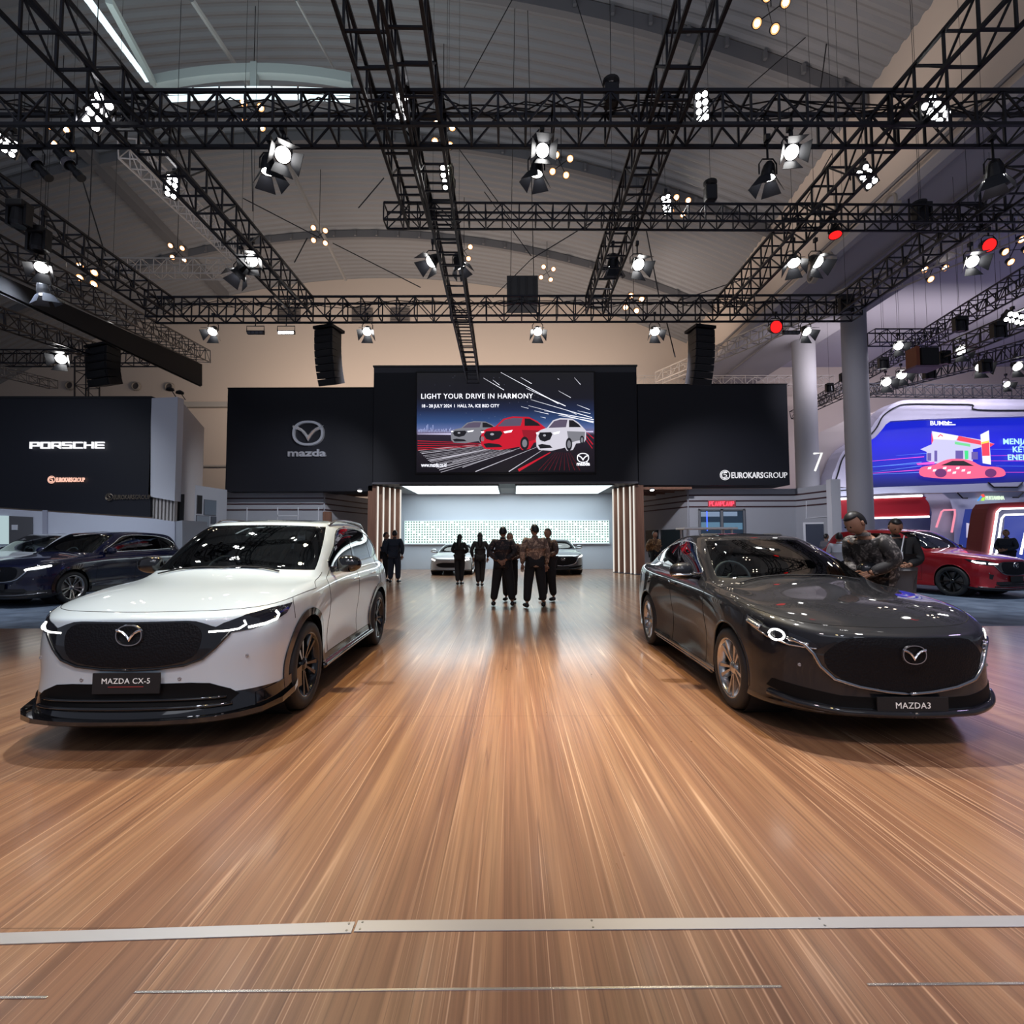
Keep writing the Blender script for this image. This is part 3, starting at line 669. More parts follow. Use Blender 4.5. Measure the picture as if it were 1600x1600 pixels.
# backlit dotted band
t = thing('lit_wall_band', 'long bright backlit band of tiny samples across the alcove wall', 'light box', (0, 0, 0))
u0, u1 = W(633, 830, YB2).x, W(951, 830, YB2).x; v0, v1 = W(800, 849, YB2).z, W(800, 814, YB2).z
plan('diffuser', u0, u1, v0, v1, YB2-.12, YB2, E('backlit_band', (.78, 1.0, .94), 1.15), t)
mb = MB(); NX, NZ = 76, 9
for i in range(NX):
    for j in range(NZ):
        if (i*7+j*3) % 11 == 0: continue
        mb.box((u0+(u1-u0)*(i+.5)/NX, YB2-.125, v0+(v1-v0)*(j+.6)/NZ), (.055, .012, .06))
o = mb.build('sample_chips', M('chips', (.06, .10, .09), .5), t); o['kind'] = 'stuff'
for z in (v0-.02, v1+.02): plan('edge', u0-.02, u1+.02, z-.02, z+.02, YB2-.14, YB2, white, t)
# ---- wood fins
litf = E('fin_light_strip', (1.0, .95, .86), .75)
for lb, base, dx in (('left', (582, 594, 604, 612, 621), 1), ('right', (999, 990, 980, 971, 963), -1)):
    for k, bx in enumerate(base):
        xx = W(bx, 895, YP+.15+.12*k).x; y = YP+.35+.35*k
        xx = W(bx, 860, y).x
        t = thing('wood_fin', 'upright dark walnut fin at the %s side of the portal, %s' % (lb, ('outermost', 'second from outside', 'middle one', 'second from inside', 'innermost')[k]), 'wood fin', (xx, y, 0), 0, 'walnut fins of the %s portal side' % lb)
        boxo('board', (0, 0, zt_/2), (.19 if k else .34, .30, zt_), walnut, t, bev=.006)
        boxo('light_strip', (dx*(.12 if k else .20), .0, zt_/2), (.028, .14, zt_-.06), litf, t)
        boxo('foot', (0, 0, .03), (.24 if k else .38, .34, .06), greyd, t)
# ---- striped grey walls both sides
def striped(lb, label, segs, ztop, extra):
    t = thing('striped_booth_wall', label, 'stand wall', (0, 0, 0))
    for (x0, y0, x1, y1) in segs:
        d = Vector((x1-x0, y1-y0, 0)); L_ = d.length; ang = math.atan2(d.y, d.x); q = Matrix.Rotation(ang, 3, 'Z'); n = q @ Vector((0, -1, 0))
        c = Vector(((x0+x1)/2, (y0+y1)/2, 0)); s = -1 if n.dot(c) > 0 and abs(n.x) < .2 and False else 1
        o = MB().box((c.x, c.y, ztop/2), (L_, .12, ztop), rot=q).build('wall_panel', grey, t)
        for k in range(3):
            for sg_ in (1, -1):
                MB().box((c.x+n.x*.062*sg_, c.y+n.y*.062*sg_, ztop-.26-.24*k), (L_+.01, .02, .055), rot=q).build('dark_stripe', M('stripe_maroon', (.05, .022, .028), .5), t)
    for e_ in extra: e_(t)
    return t
Yw = YP+.9
zl = W(800, 768, Yw).z
xL0, xL1 = W(354, 800, Yw).x, W(506, 800, Yw).x; xL2 = W(573, 800, 25.2).x
def ex_left(t):
    for a_, b_, c_, d_ in ((385, 793, 386, 830), (433, 793, 434, 830), (465, 793, 466, 830), (497, 793, 498, 830), (433, 806, 466, 807)):
        p, q = W(a_, b_, Yw-.08), W(c_, d_, Yw-.08)
        if abs(a_-c_) < 2: boxo('joint', ((p.x+q.x)/2, Yw-.075, (p.z+q.z)/2), (.035, .02, abs(p.z-q.z)), white, t)
        else: boxo('joint', ((p.x+q.x)/2, Yw-.075, p.z), (abs(q.x-p.x), .02, .035), white, t)
    p = W(513, 810, Yw); boxo('wood_post', (p.x-.02, Yw-.05, (zl-.8)/2), (.32, .16, zl-.85), walnut, t)
striped('left', 'pale grey booth wall with three dark stripes left of the portal', [(xL0, Yw, xL1, Yw), (xL1, Yw, xL2, 25.2)], zl, [ex_left])
zr = W(800, 765, Yw).z
xR0 = W(1003, 800, 25.4).x; xR1, xR2 = W(1076, 800, Yw).x, W(1244, 800, Yw).x; xR3 = W(1302, 800, 19.6).x
def ex_right(t):
    for a_, b_, c_, d_ in ((1260, 783, 1261, 810), (1246, 811, 1300, 806)):
        p = W(a_, b_, 20.6 if a_ == 1260 else 20.6); q = W(c_, d_, 20.6)
    MB().tube(W(1246, 811, Yw-.1), W(1301, 806, 19.5), .02).tube(W(1260, 783, 20.9), W(1260, 809, 20.9), .02).build('joint', white, t)
    MB().box(((xR3), 19.55, zr/2), (.35, .3, zr+.3)).build('end_post', white, t)
    for (a_, b_) in ((1012, 1033), (1037, 1070)):
        f0 = (a_-1003)/73; f1 = (b_-1003)/73
        P0 = Vector((xR0, 25.4, 0)).lerp(Vector((xR1, Yw, 0)), f0); P1 = Vector((xR0, 25.4, 0)).lerp(Vector((xR1, Yw, 0)), f1)
        d = (P1-P0); q = Matrix.Rotation(math.atan2(d.y, d.x), 3, 'Z'); n = q @ Vector((0, -1, 0)); n = n if n.x < 0 else -n
        MB().box(((P0.x+P1.x)/2+n.x*.07, (P0.y+P1.y)/2+n.y*.07, 1.35), (d.length, .03, 1.0), rot=q).build('dark_glass', M('booth_glass', (.02, .03, .035), .1), t)
striped('right', 'pale grey booth wall with three dark stripes right of the portal, with a window and red neon', [(xR0, 25.4, xR1, Yw), (xR1, Yw, xR2, Yw), (xR2, Yw, xR3, 19.6)], zr, [ex_right])
# window with steel frame in that wall
t = thing('shop_window', 'square glazed window in a steel frame under the red neon sign', 'window', (0, 0, 0))
a = W(1092, 836, Yw-.1); b = W(1163, 795, Yw-.1)
a.z = .9
plan('glass', a.x, b.x, a.z, b.z, Yw-.10, Yw-.08, M('window_blue', (.03, .06, .10), .08, spec=.8), t)
for (u, v) in (((a.x, a.x+.07), (a.z, b.z)), ((b.x-.07, b.x), (a.z, b.z)), (((a.x+b.x)/2-.05, (a.x+b.x)/2+.05), (a.z, b.z)), ((a.x, b.x), (b.z-.07, b.z)), ((a.x, b.x), (a.z, a.z+.07))):
    plan('frame', u[0], u[1], v[0], v[1], Yw-.15, Yw-.07, M('frame_steel', (.35, .36, .38), .35, .8), t)
plan('lit_shelf', a.x+.1, (a.x+b.x)/2-.08, b.z-.32, b.z-.12, Yw-.115, Yw-.10, E('win_light', (.25, .34, .50), .7), t)
plan('lit_shelf', (a.x+b.x)/2+.08, b.x-.3, b.z-.30, b.z-.12, Yw-.115, Yw-.10, E('win_light', (.3, .36, .50), .7), t)
plan('lit_shelf', a.x+.1, (a.x+b.x)/2-.08, b.z-.80, b.z-.55, Yw-.115, Yw-.10, E('win_light2', (.12, .25, .38), .7), t)
plan('lit_shelf', (a.x+b.x)/2+.08, b.x-.1, b.z-.85, b.z-.58, Yw-.115, Yw-.10, E('win_light2', (.12, .25, .38), .7), t)
plan('blue_tube', a.x+.32, a.x+.36, b.z-.9, b.z-.1, Yw-.13, Yw-.115, E('win_blue', (.05, .12, 1.0), 2.0), t)
t = thing('neon_sign', 'small red neon sign glowing over the shop window', 'neon sign', (0, 0, 0))
p = W(1109, 788, Yw-.12); q_ = W(1148, 788, Yw-.12)
rs = random.Random(4); mb = MB(); n = 9; wd_ = (q_.x-p.x)/n; zz = p.z-.06
for i in range(n):
    x = p.x+wd_*i; k = i % 4
    sh = {0: [(0, 0), (0, 1), (.7, 1), (.7, .5), (0, .5)], 1: [(.6, 0), (0, 0), (0, 1), (.6, 1)], 2: [(0, 0), (.35, 1), (.7, 0)], 3: [(0, 0), (0, 1), (.7, 0), (.7, 1)]}[k]
    mb.path([(x+u*wd_*.9, p.y, zz+v*.17) for u, v in sh], .020, 5)
mb.build('neon_tube', E('neon_red', (1, .05, .09), 2.2), t)
boxo('backing', ((p.x+q_.x)/2, p.y+.04, zz+.085), (q_.x-p.x+.12, .03, .28), M('neon_back', (.35, .08, .10), .5), t)
# ================================================================== LEFT STAND
YL = 16.0
t = thing('fascia_panel', 'huge matt black panel at the far left with a white car maker name on it', 'sign panel', (0, 0, 0))
def pxpoly(pts, Y0, Y1, name, m, parent):
    P = [W(x, y, Y0) for x, y in pts]; n = len(P)
    vs = P+[Vector((p.x, p.y+Y1-Y0, p.z)) for p in P]
    return mesh_obj(name, vs, [tuple(range(n)), tuple(range(2*n-1, n-1, -1))]+[(i, n+i, n+(i+1) % n, (i+1) % n) for i in range(n)], m, parent)
pxpoly([(-260, 622), (236, 622), (235, 808), (-260, 776)], YL, YL+.5, 'panel', navy, t)
pxpoly([(-260, 619), (237, 619), (237, 622), (-260, 622)], YL-.02, YL+.5, 'top_edge', matt, t)
k_ = 815/YL
p = W(47, 701, YL-.05)
# wide squared letters
def sq_letters(parent, s, p, h, total, m):
    G = {'P': [[(0, 0), (0, 1), (1, 1), (1, .42), (0, .42)]], 'O': [[(0, 0), (0, 1), (1, 1), (1, 0), (0, 0)]], 'R': [[(0, 0), (0, 1), (1, 1), (1, .42), (0, .42)], [(.5, .42), (1, 0)]],
         'S': [[(0, 0), (1, 0), (1, .5), (0, .5), (0, 1), (1, 1)]], 'C': [[(1, 0), (0, 0), (0, 1), (1, 1)]], 'H': [[(0, 0), (0, 1)], [(1, 0), (1, 1)], [(0, .5), (1, .5)]], 'E': [[(1, 0), (0, 0), (0, 1), (1, 1)], [(0, .5), (.95, .5)]]}
    n = len(s); w = total/(n+.22*(n-1)); th = h*.19
    for i, ch in enumerate(s):
        mb = MB(); x0 = p.x+i*w*1.22
        for st in G[ch]:
            for (u0, v0), (u1, v1) in zip(st[:-1], st[1:]):
                A_ = Vector((x0+th/2+u0*(w-th), p.y, p.z+th/2+v0*(h-th))); B_ = Vector((x0+th/2+u1*(w-th), p.y, p.z+th/2+v1*(h-th)))
                c = (A_+B_)/2; d = B_-A_; ang = math.atan2(d.z, d.x)
                mb.box(c, (d.length+th, .06, th), rot=Matrix.Rotation(-ang, 3, 'Y'))
        mb.build('letter', m, parent)
sq_letters(t, 'PORSCHE', p, 10.5/k_, 116/k_, E('letter_lit_white', (.95, .95, 1), 1.0))
p = W(75, 753, YL-.05); group_logo(t, p, 7/k_, E('logo_orange', (1, .55, .42), 1.0), 'small_logo', 57/k_)
p = W(165, 780, YL-.05); group_logo(t, p, 7/k_, M('logo_bronze', (.16, .13, .10), .4, .5), 'dim_logo', 70/k_)
t = thing('white_pillar', 'tall white box pillar at the right end of the left black panel', 'stand pillar', (0, 0, 0))
A_, B_ = W(237, 622, YL), W(278, 620, YL); zb_ = W(278, 783, YL).z
C_ = W(320, 637, 20.5)
mesh_obj('front_face', [(A_.x, YL, zb_+.15), (B_.x, YL, zb_), (B_.x, YL, B_.z), (A_.x, YL, A_.z), (A_.x, YL+.3, zb_+.15), (B_.x, YL+.3, zb_), (B_.x, YL+.3, B_.z), (A_.x, YL+.3, A_.z)],
         [(0, 1, 2, 3), (7, 6, 5, 4), (0, 4, 5, 1), (2, 6, 7, 3), (0, 3, 7, 4), (1, 5, 6, 2)], white, t)
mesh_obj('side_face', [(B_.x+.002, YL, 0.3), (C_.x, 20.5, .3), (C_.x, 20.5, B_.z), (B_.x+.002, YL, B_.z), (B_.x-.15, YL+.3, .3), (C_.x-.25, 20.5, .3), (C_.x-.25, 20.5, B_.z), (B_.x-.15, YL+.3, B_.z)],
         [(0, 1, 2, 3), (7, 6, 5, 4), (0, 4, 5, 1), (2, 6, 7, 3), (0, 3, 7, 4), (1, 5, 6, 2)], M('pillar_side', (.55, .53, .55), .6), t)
t = thing('slat_screen', 'row of narrow pale slats below the white pillar', 'slat screen', (0, 0, 0))
for i in range(7):
    a_ = 238+i*5.6; pp = W(a_, 775, YL+.1); qq = W(a_, 815, YL+.1)
    boxo('slat', (pp.x+.03, YL+.15, (pp.z+qq.z)/2), (.06, .10, pp.z-qq.z), M('slat_pale', (.5, .47, .45), .5), t)
pp, qq = W(236, 772, YL+.25), W(284, 815, YL+.25); plan('dark_back', pp.x, qq.x, qq.z, pp.z, YL+.3, YL+.35, matt, t)
t = thing('white_counter_wall', 'low white stand wall under the left black panel, behind the dark blue car', 'stand wall', (0, 0, 0))
pxpoly([(-260, 778), (236, 810), (273, 815), (273, 902), (-260, 902)], YL-.15, YL-.02, 'wall_panel', M('stand_white', (.52, .55, .64), .5), t)
pxpoly([(273.5, 815), (285, 813), (285, 893), (273.5, 902)], YL-.1, YL+1.2, 'end_panel', grey, t)
pxpoly([(66, 797), (73, 797), (73, 850), (66, 850)], YL-.2, YL-.16, 'corner_groove', M('groove', (.33, .34, .42), .6), t)
pxpoly([(14, 806), (50, 808), (50, 850), (14, 850)], YL-.2, YL-.16, 'display_window', M('window_dim', (.10, .10, .11), .3), t)
pxpoly([(18, 820), (27, 820), (27, 828), (18, 828)], YL-.22, YL-.2, 'poster', white, t)
pxpoly([(-60, 804), (12, 806), (12, 850), (-60, 850)], YL-.2, YL-.16, 'lit_opening', E('pale_cyan', (.55, .72, .75), .7), t)
# grey wall with framed pictures
t = thing('picture_wall', 'grey booth wall with four framed pictures behind the white car', 'stand wall', (0, 0, 0))
g0, g1 = W(287, 800, 18.6), W(352, 800, 20.9)
d = Vector((g1.x-g0.x, 20.9-18.6, 0)); ang = math.atan2(d.y, d.x); q = Matrix.Rotation(ang, 3, 'Z'); n = q @ Vector((0, -1, 0))
zt0 = W(287, 756, 18.6).z
MB().box(((g0.x+g1.x)/2, (18.6+20.9)/2, zt0/2), (d.length, .12, zt0), rot=q).build('wall_panel', grey, t)
def onwall(px_, py_):
    r = ray(px_, py_); P0 = Vector((g0.x, 18.6, 0))+n*.08; s = (P0.dot(n)-Vector((0, 0, CH)).dot(n))/r.dot(n); return Vector((0, 0, CH))+r*s
for (x0, y0, x1, y1, mm, lb) in ((308, 775, 316, 802, matt, 'tall narrow black picture, upper left on the grey wall'), (319, 783, 338, 804, M('photo_a', (.12, .15, .19), .3), 'square dark photo, upper right on the grey wall'), (307, 807, 327, 822, M('photo_b', (.18, .21, .25), .3), 'wide photo, lower left on the grey wall'), (330, 808, 338, 818, M('photo_c', (.06, .07, .09), .3), 'small dark photo, lower right on the grey wall')):
    a_, b_ = onwall(x0, y1), onwall(x1, y0); tt = thing('wall_picture', lb, 'picture', ((a_.x+b_.x)/2, (a_.y+b_.y)/2, (a_.z+b_.z)/2), ang, 'pictures on the grey booth wall')
    w_, h_ = (Vector((b_.x-a_.x, b_.y-a_.y))).length, b_.z-a_.z
    boxo('print', (0, 0, 0), (w_, .02, h_), mm, tt); boxo('mount', (0, .015, 0), (w_+.04, .02, h_+.04), greyd, tt)
pxpoly([(286, 822), (310, 822), (310, 824), (288, 824), (288, 860), (286, 860)], 18.3, 18.4, 'black_frame', matt, t)
# ================================================================== RIGHT STAND (white curved frame with blue screen)
YR = 27.0
def sz(x, y, d=0): return W(1280+x/5, 600+y/5, YR-d)
def crv(P, k=5):
    out = []
    for i in range(len(P)-1):
        p0 = np.array(P[max(0, i-1)], float); p1 = np.array(P[i], float); p2 = np.array(P[i+1], float); p3 = np.array(P[min(len(P)-1, i+2)], float)
        for a_ in range(k):
            s_ = a_/k; out.append(tuple(.5*((2*p1)+(-p0+p2)*s_+(2*p0-5*p1+4*p2-p3)*s_*s_+(-p0+3*p1-3*p2+p3)*s_**3)))
    out.append(P[-1]); return out
outer = crv([(96, 1340), (92, 800), (130, 650), (190, 520), (300, 440), (380, 380), (440, 290), (540, 180), (640, 130), (760, 122), (1300, 118), (2600, 110)])
inner = crv([(262, 812), (215, 740), (208, 660), (250, 560), (330, 470), (420, 430), (480, 370), (540, 300), (640, 285), (1200, 262), (2600, 235)])
low = [(2600, 700), (1590, 765), (262, 815)]
t = thing('curved_stand_frame', 'white curved stand front framing the blue screen at the right', 'stand frame', (0, 0, 0))
# frame band as quads between outer and inner curves
m_ = min(len(outer), len(inner)); 
def resample(P, n):
    L_ = [0]
    for a_, b_ in zip(P[:-1], P[1:]): L_.append(L_[-1]+math.hypot(b_[0]-a_[0], b_[1]-a_[1]))
    out = []
    for i in range(n):
        s_ = L_[-1]*i/(n-1); j = max(0, min(len(P)-2, next((k for k in range(len(L_)-1) if L_[k+1] >= s_), len(P)-2)))
        f_ = (s_-L_[j])/max(1e-9, L_[j+1]-L_[j]); out.append((P[j][0]*(1-f_)+P[j+1][0]*f_, P[j][1]*(1-f_)+P[j+1][1]*f_))
    return out
outer2 = outer[5:]; 
O = resample(outer2, 60); I = resample(inner, 60)
shell_m = M('stand_shell_white', (.55, .53, .66), .45)
vs = []; fs = []
for a_, b_ in zip(O, I): vs += [sz(*a_), sz(*b_), sz(*a_)+Vector((0, 1.0, 0)), sz(*b_)+Vector((0, .9, 0))]
for i in range(59): fs += [(i*4, i*4+4, i*4+5, i*4+1), (i*4+2, i*4+3, i*4+7, i*4+6), (i*4, i*4+2, i*4+6, i*4+4), (i*4+1, i*4+5, i*4+7, i*4+3)]
mesh_obj('curved_band', vs, fs, shell_m, t)
MB().path([sz(x, y, .03) for x, y in crv([(270, 822), (150, 832), (118, 800), (150, 690), (185, 580), (260, 490), (380, 415), (450, 340), (500, 250), (600, 180), (700, 156), (1000, 157), (1195, 162), (1232, 200), (1700, 205), (2600, 205)], 4)], .035, 5).build('groove_line', matt, t)
spoly('lower_band', [(115, 810), (262, 815), (1590, 765), (2600, 700), (2600, 830), (1300, 838), (960, 850), (560, 852), (118, 880)], M('stand_white2', (.50, .52, .68), .5), .02, t, sz)
MB().path([sz(x, y, .06) for x, y in ((1320, 768), (1365, 806), (1550, 806), (1590, 768))], .035, 5).build('groove_line', matt, t)
spoly('end_wall', [(92, 730), (118, 800), (118, 1400), (88, 1400)], M('stand_white2', (.5, .52, .68), .5), -.2, t, sz)
spoly('back_shell', [(-10, 760), (0, 380), (240, 270), (400, 230), (640, 130), (560, 400), (200, 800)], M('stand_cream', (.50, .44, .42), .6), -1.2, t, sz)
# lower storey
spoly('recess_back', [(118, 880), (2600, 860), (2600, 1500), (118, 1500)], M('recess_white', (.42, .45, .60), .5), -1.5, t, sz)
spoly('inner_wall', [(820, 860), (1020, 858), (1045, 960), (1090, 1250), (1090, 1500), (760, 1500), (860, 1200), (880, 1000)], M('stand_white3', (.48, .46, .56), .5), -.3, t, sz)
spoly('right_wall', [(960, 850), (2600, 830), (2600, 1500), (1060, 1500), (1050, 1000), (1020, 900)], M('stand_white2', (.5, .52, .68), .5), -.1, t, sz)
t2 = thing('red_fascia', 'long dark red fascia with rounded end and white light lines behind the column', 'stand fascia', (0, 0, 0))
spoly('red_panel', crv([(118, 905), (770, 880), (830, 900), (862, 950), (862, 1035)], 4)+[(118, 1055)], M('stand_red', (.33, .010, .02), .45), .3, t2, sz)
LS = E('light_line', (1, 1, 1), 3.5)
MB().path([sz(x, y, .36) for x, y in ((118, 900), (760, 873), (802, 873))], .06, 6).build('upper_light_line', LS, t2)
MB().path([sz(x, y, .36) for x, y in ((270, 1052), (858, 1036))], .05, 6).build('lower_light_line', LS, t2)
t3 = thing('blue_screen', 'wide curved blue video screen showing a fuel station and a pink racing car', 'screen', (0, 0, 0))
blu = screen_bg('screen_picture_blue', [(0, (.004, .008, .08)), (.10, (.01, .015, .22)), (.30, (.012, .02, .55)), (.6, (.010, .012, .75)), (1, (.008, .02, .50))], 1.0)
spoly('picture', inner+low, blu, -.35, t3, sz)
pk = E('led_pink', (1, .08, .55), 1.3); cy = E('led_cyan', (.15, .35, 1.0), 1.2); wl = E('led_w2', (.9, .92, 1.0), 1.1); rd = E('led_red3', (1.0, .05, .10), 1.1); lc = E('led_lightblue', (.45, .85, 1.0), 1.1)
streaks('pink_trails', [(380, 605, 820, 568, 8), (380, 700, 820, 668, 9), (1340, 560, 2500, 545, 8), (1340, 600, 2500, 600, 8), (1440, 690, 2500, 690, 9)], pk, -.33, parent=t3, f=sz)
streaks('blue_trails', [(215, 668, 800, 610, 6), (215, 715, 800, 690, 5), (380, 650, 820, 620, 4), (600, 560, 850, 540, 4), (1340, 510, 2500, 515, 6), (1380, 640, 2500, 650, 6), (400, 690, 800, 640, 5)], cy, -.33, parent=t3, f=sz)
st = spoly('fuel_station', [(790, 510), (880, 470), (880, 368), (1290, 440), (1370, 468), (1200, 510), (1200, 600), (1170, 620), (900, 620), (840, 600), (840, 530)], E('led_station', (.62, .60, .88), 1.0), -.32, t3, sz)
spoly('red_roof', [(1090, 405), (1370, 468), (1340, 490), (1075, 440)], rd, -.31, st, sz); spoly('red_roof', [(878, 380), (892, 440), (878, 468)], rd, -.31, st, sz)
spoly('white_roof', [(885, 370), (1085, 404), (1068, 440), (895, 430)], wl, -.305, st, sz)
MB().path([sz(x, y, -.28) for x, y in ((930, 412), (948, 395), (965, 408))], .03, 4).build('roof_logo', rd, st)
spoly('green_stripe', [(1060, 450), (1180, 470), (1180, 490), (1060, 470)], E('led_green', (.2, .8, .35), .9), -.31, st, sz); spoly('green_door', [(1135, 520), (1165, 520), (1165, 585), (1140, 590)], E('led_green2', (.05, .75, .25), 1.0), -.31, st, sz)
for (u, v, w_, h_) in ((845, 540, 30, 60), (900, 520, 22, 85), (1065, 520, 60, 65), (1190, 530, 50, 60)): spoly('pump_bay', [(u, v), (u+w_, v), (u+w_, v+h_), (u, v+h_)], E('led_bay', (.14, .10, .40), 1.0), -.31, st, sz)
pl = spoly('price_pylon', [(1260, 395), (1325, 362), (1342, 630), (1278, 618)], wl, -.30, t3, sz)
spoly('price_rows', [(1268, 470), (1328, 455), (1333, 560), (1274, 562)], rd, -.29, pl, sz); spoly('price_head', [(1266, 455), (1327, 440), (1328, 455), (1268, 470)], E('led_yellow', (1, .75, .1), 1.0), -.29, pl, sz)
rc = spoly('racing_car', crv([(780, 690), (800, 650), (900, 630), (1000, 590), (1100, 585), (1190, 600), (1270, 640), (1400, 650), (1450, 680), (1440, 720), (1300, 732), (1060, 742), (820, 725), (780, 690)], 3)[:-1], E('led_car_pink', (1.0, .12, .25), 1.1), -.27, t3, sz)
spoly('cabin', [(950, 636), (1040, 600), (1130, 600), (1210, 640)], sdk, -.26, rc, sz)
rs = random.Random(5)
for i in range(9):
    u, v = 850+i*38+rs.uniform(-6, 6), 650+(i % 3)*18; spoly('check', [(u, v), (u+26, v-4), (u+22, v+14), (u-4, v+16)], wl, -.26, rc, sz)
for u in (950, 1340): spoly('picture_wheel', [(u+46*math.cos(k*math.pi/8), 695+34*math.sin(k*math.pi/8)) for k in range(16)], E('led_wheel', (.16, .03, .16), 1.0), -.255, rc, sz)
spoly('glow', [(760, 620), (900, 606), (900, 626), (770, 632)], pk, -.27, rc, sz)
kR = 815/YR
fit(text_obj('white_word', 'BUMN', 46/5/kR*1.05, wl, t3, sz(866, 322, -.25), ext=.01, bold=.015), 148/5/kR)
for v in (293, 310): plan('small_print', sz(1018, v).x, sz(1096 if v > 300 else 1068, v).x, sz(0, v+7).z, sz(0, v-2).z, YR+.24, YR+.25, wl, t3)
for s_, x_, y_ in (('MENJAGA', 1436, 470), ('KETAHANAN', 1510, 532), ('ENERGI', 1472, 594)):
    text_obj('slogan_word', s_, 64/5/kR, lc, t3, sz(x_, y_, -.25), ext=.01, bold=.015, space=1.05)
# logo over the arch
t4 = thing('wall_logo', 'small green white and red wall logo with pale lettering above the red arch', 'sign', (0, 0, 0))
fit(text_obj('lettering', 'PERTAMINA', 42/5/kR, E('sign_pale', (.75, .95, .70), 1.0), t4, sz(1300, 904, .1), ext=.02, bold=.012), 145/5/kR)
spoly('blue_stroke', [(1232, 912), (1262, 872), (1275, 880), (1246, 915)], E('sign_blue', (.05, .3, .9), 1), .1, t4, sz); spoly('red_stroke', [(1262, 866), (1285, 858), (1298, 880), (1275, 885)], E('sign_red', (.95, .1, .08), 1), .1, t4, sz)
spoly('green_stroke', [(1272, 890), (1296, 882), (1290, 912), (1262, 912)], E('sign_green', (.45, .85, .1), 1), .1, t4, sz)
MB().path([sz(x, y, .05) for x, y in ((1080, 850), (1122, 892), (1160, 892))], .035, 5).path([sz(x, y, .05) for x, y in ((1512, 886), (1555, 886), (1595, 845))], .035, 5).build('groove_line', matt, t)
t5 = thing('side_screen', 'small blue screen under the wall logo, left of the red arch', 'screen', (0, 0, 0))
spoly('picture', [(1140, 978), (1330, 972), (1330, 1400), (1060, 1400)], E('led_blue_dim', (.015, .03, .20), 1.0), .15, t5, sz)
spoly('fuel_station', [(1150, 1085), (1320, 1115), (1320, 1250), (1150, 1200)], E('led_station2', (.55, .50, .70), 1.0), .17, t5, sz); spoly('red_roof', [(1200, 1095), (1320, 1120), (1320, 1140), (1190, 1115)], rd, .19, t5, sz)
t6 = thing('pink_light_frame', 'slanting pink outlined light frame behind the red car', 'light frame', (0, 0, 0))
MB().path([sz(x, y, .1) for x, y in ((915, 1120), (955, 1000), (975, 985), (1060, 982), (1060, 1020), (1035, 1160))], .05, 5).build('tube', E('pink_frame', (1, .30, .42), .9), t6)
t7 = thing('red_arch', 'dark red rounded arch with two white light lines at the far right', 'arch', (0, 0, 0))
YA = 17.5
def sa(x, y, d=0): return W(1280+x/5, 600+y/5, YA-d)
OA = resample(crv([(1262, 1330), (1290, 1120), (1315, 980), (1345, 942), (1420, 928), (2200, 905)], 4), 40); IA = resample([(1335, 1330), (1362, 1150), (1385, 1010), (1410, 978), (1440, 968), (2200, 950)], 40)
vs = []; fs = []
for a_, b_ in zip(OA, IA): vs += [sa(*a_), sa(*b_), sa(*b_)+Vector((0, .6, 0)), sa(*a_)+Vector((0, .6, 0))]
for i in range(39): fs += [(i*4+k, i*4+4+k, i*4+4+(k+1) % 4, i*4+(k+1) % 4) for k in range(4)]
mesh_obj('arch_band', vs, fs, M('arch_red', (.28, .02, .03), .45), t7)
MB().path([sa(x, y, .05) for x, y in [(1340, 1330), (1392, 1000), (1420, 975), (2200, 955)]], .035, 6).build('outer_light_line', LS, t7)
MB().path([sa(x, y, .05) for x, y in [(1385, 1330), (1425, 1050), (1450, 1022), (2200, 1005)]], .03, 6).build('inner_light_line', LS, t7)
MB().path([sa(x, y, -.1) for x, y in [(1575, 1330), (1620, 1110), (2200, 1080)]], .035, 6).build('inner_light_line', LS, t7)
spoly('inner_screen', [(1450, 1030), (2200, 1010), (2200, 1400), (1420, 1400)], E('arch_blue', (.03, .05, .30), 1.0), -.35, t7, sa)
# small framed pane in the right wall and white triangle outline
t8 = thing('light_triangle', 'small white outlined triangle light beside the first column', 'light frame', (0, 0, 0))
MB().path([W(980+x/2.58, 480+y/2.58, 26.4) for x, y in ((752, 590), (785, 587), (757, 660))], .05, 5).build('tube', E('tri', (1, 1, .95), 1.2), t8)
t9 = thing('doorway_pane', 'small grey framed pane in the wall right of the neon window', 'window', (0, 0, 0))
d9 = W(1270, 830, 20.2); MB().box((W(1273, 838, 20.15).x, 20.15, W(1273, 838, 20.15).z), (.60, .05, .95), rot=Matrix.Rotation(R(-30), 3, 'Z')).build('pane', M('pane_dark', (.05, .06, .09), .2), t9)
MB().box((W(1273, 838, 20.15).x, 20.19, W(1273, 838, 20.15).z), (.72, .04, 1.08), rot=Matrix.Rotation(R(-30), 3, 'Z')).build('frame', white, t9)
spot('light_logo', (8.7, 18, 7), (8.7, 20.7, 3.6), 30, WHITE, 40, .8)
area('light_curved_stand', (22.5, 24.6, 10.6), (22.5, 27.4, 5.0), 700, 9, .8, (.88, .84, 1.0))
area('light_lower_hall', (20, 25.5, 10.2), (20, 31, 13), 260, 12, 2, (1.0, .90, .92))  # added upper fill for the right hall, no fixture behind it
area('light_stand_ground', (16, 25.2, 4.0), (16, 27.2, 2.2), 60, 6, .6, (.9, .9, 1.0))
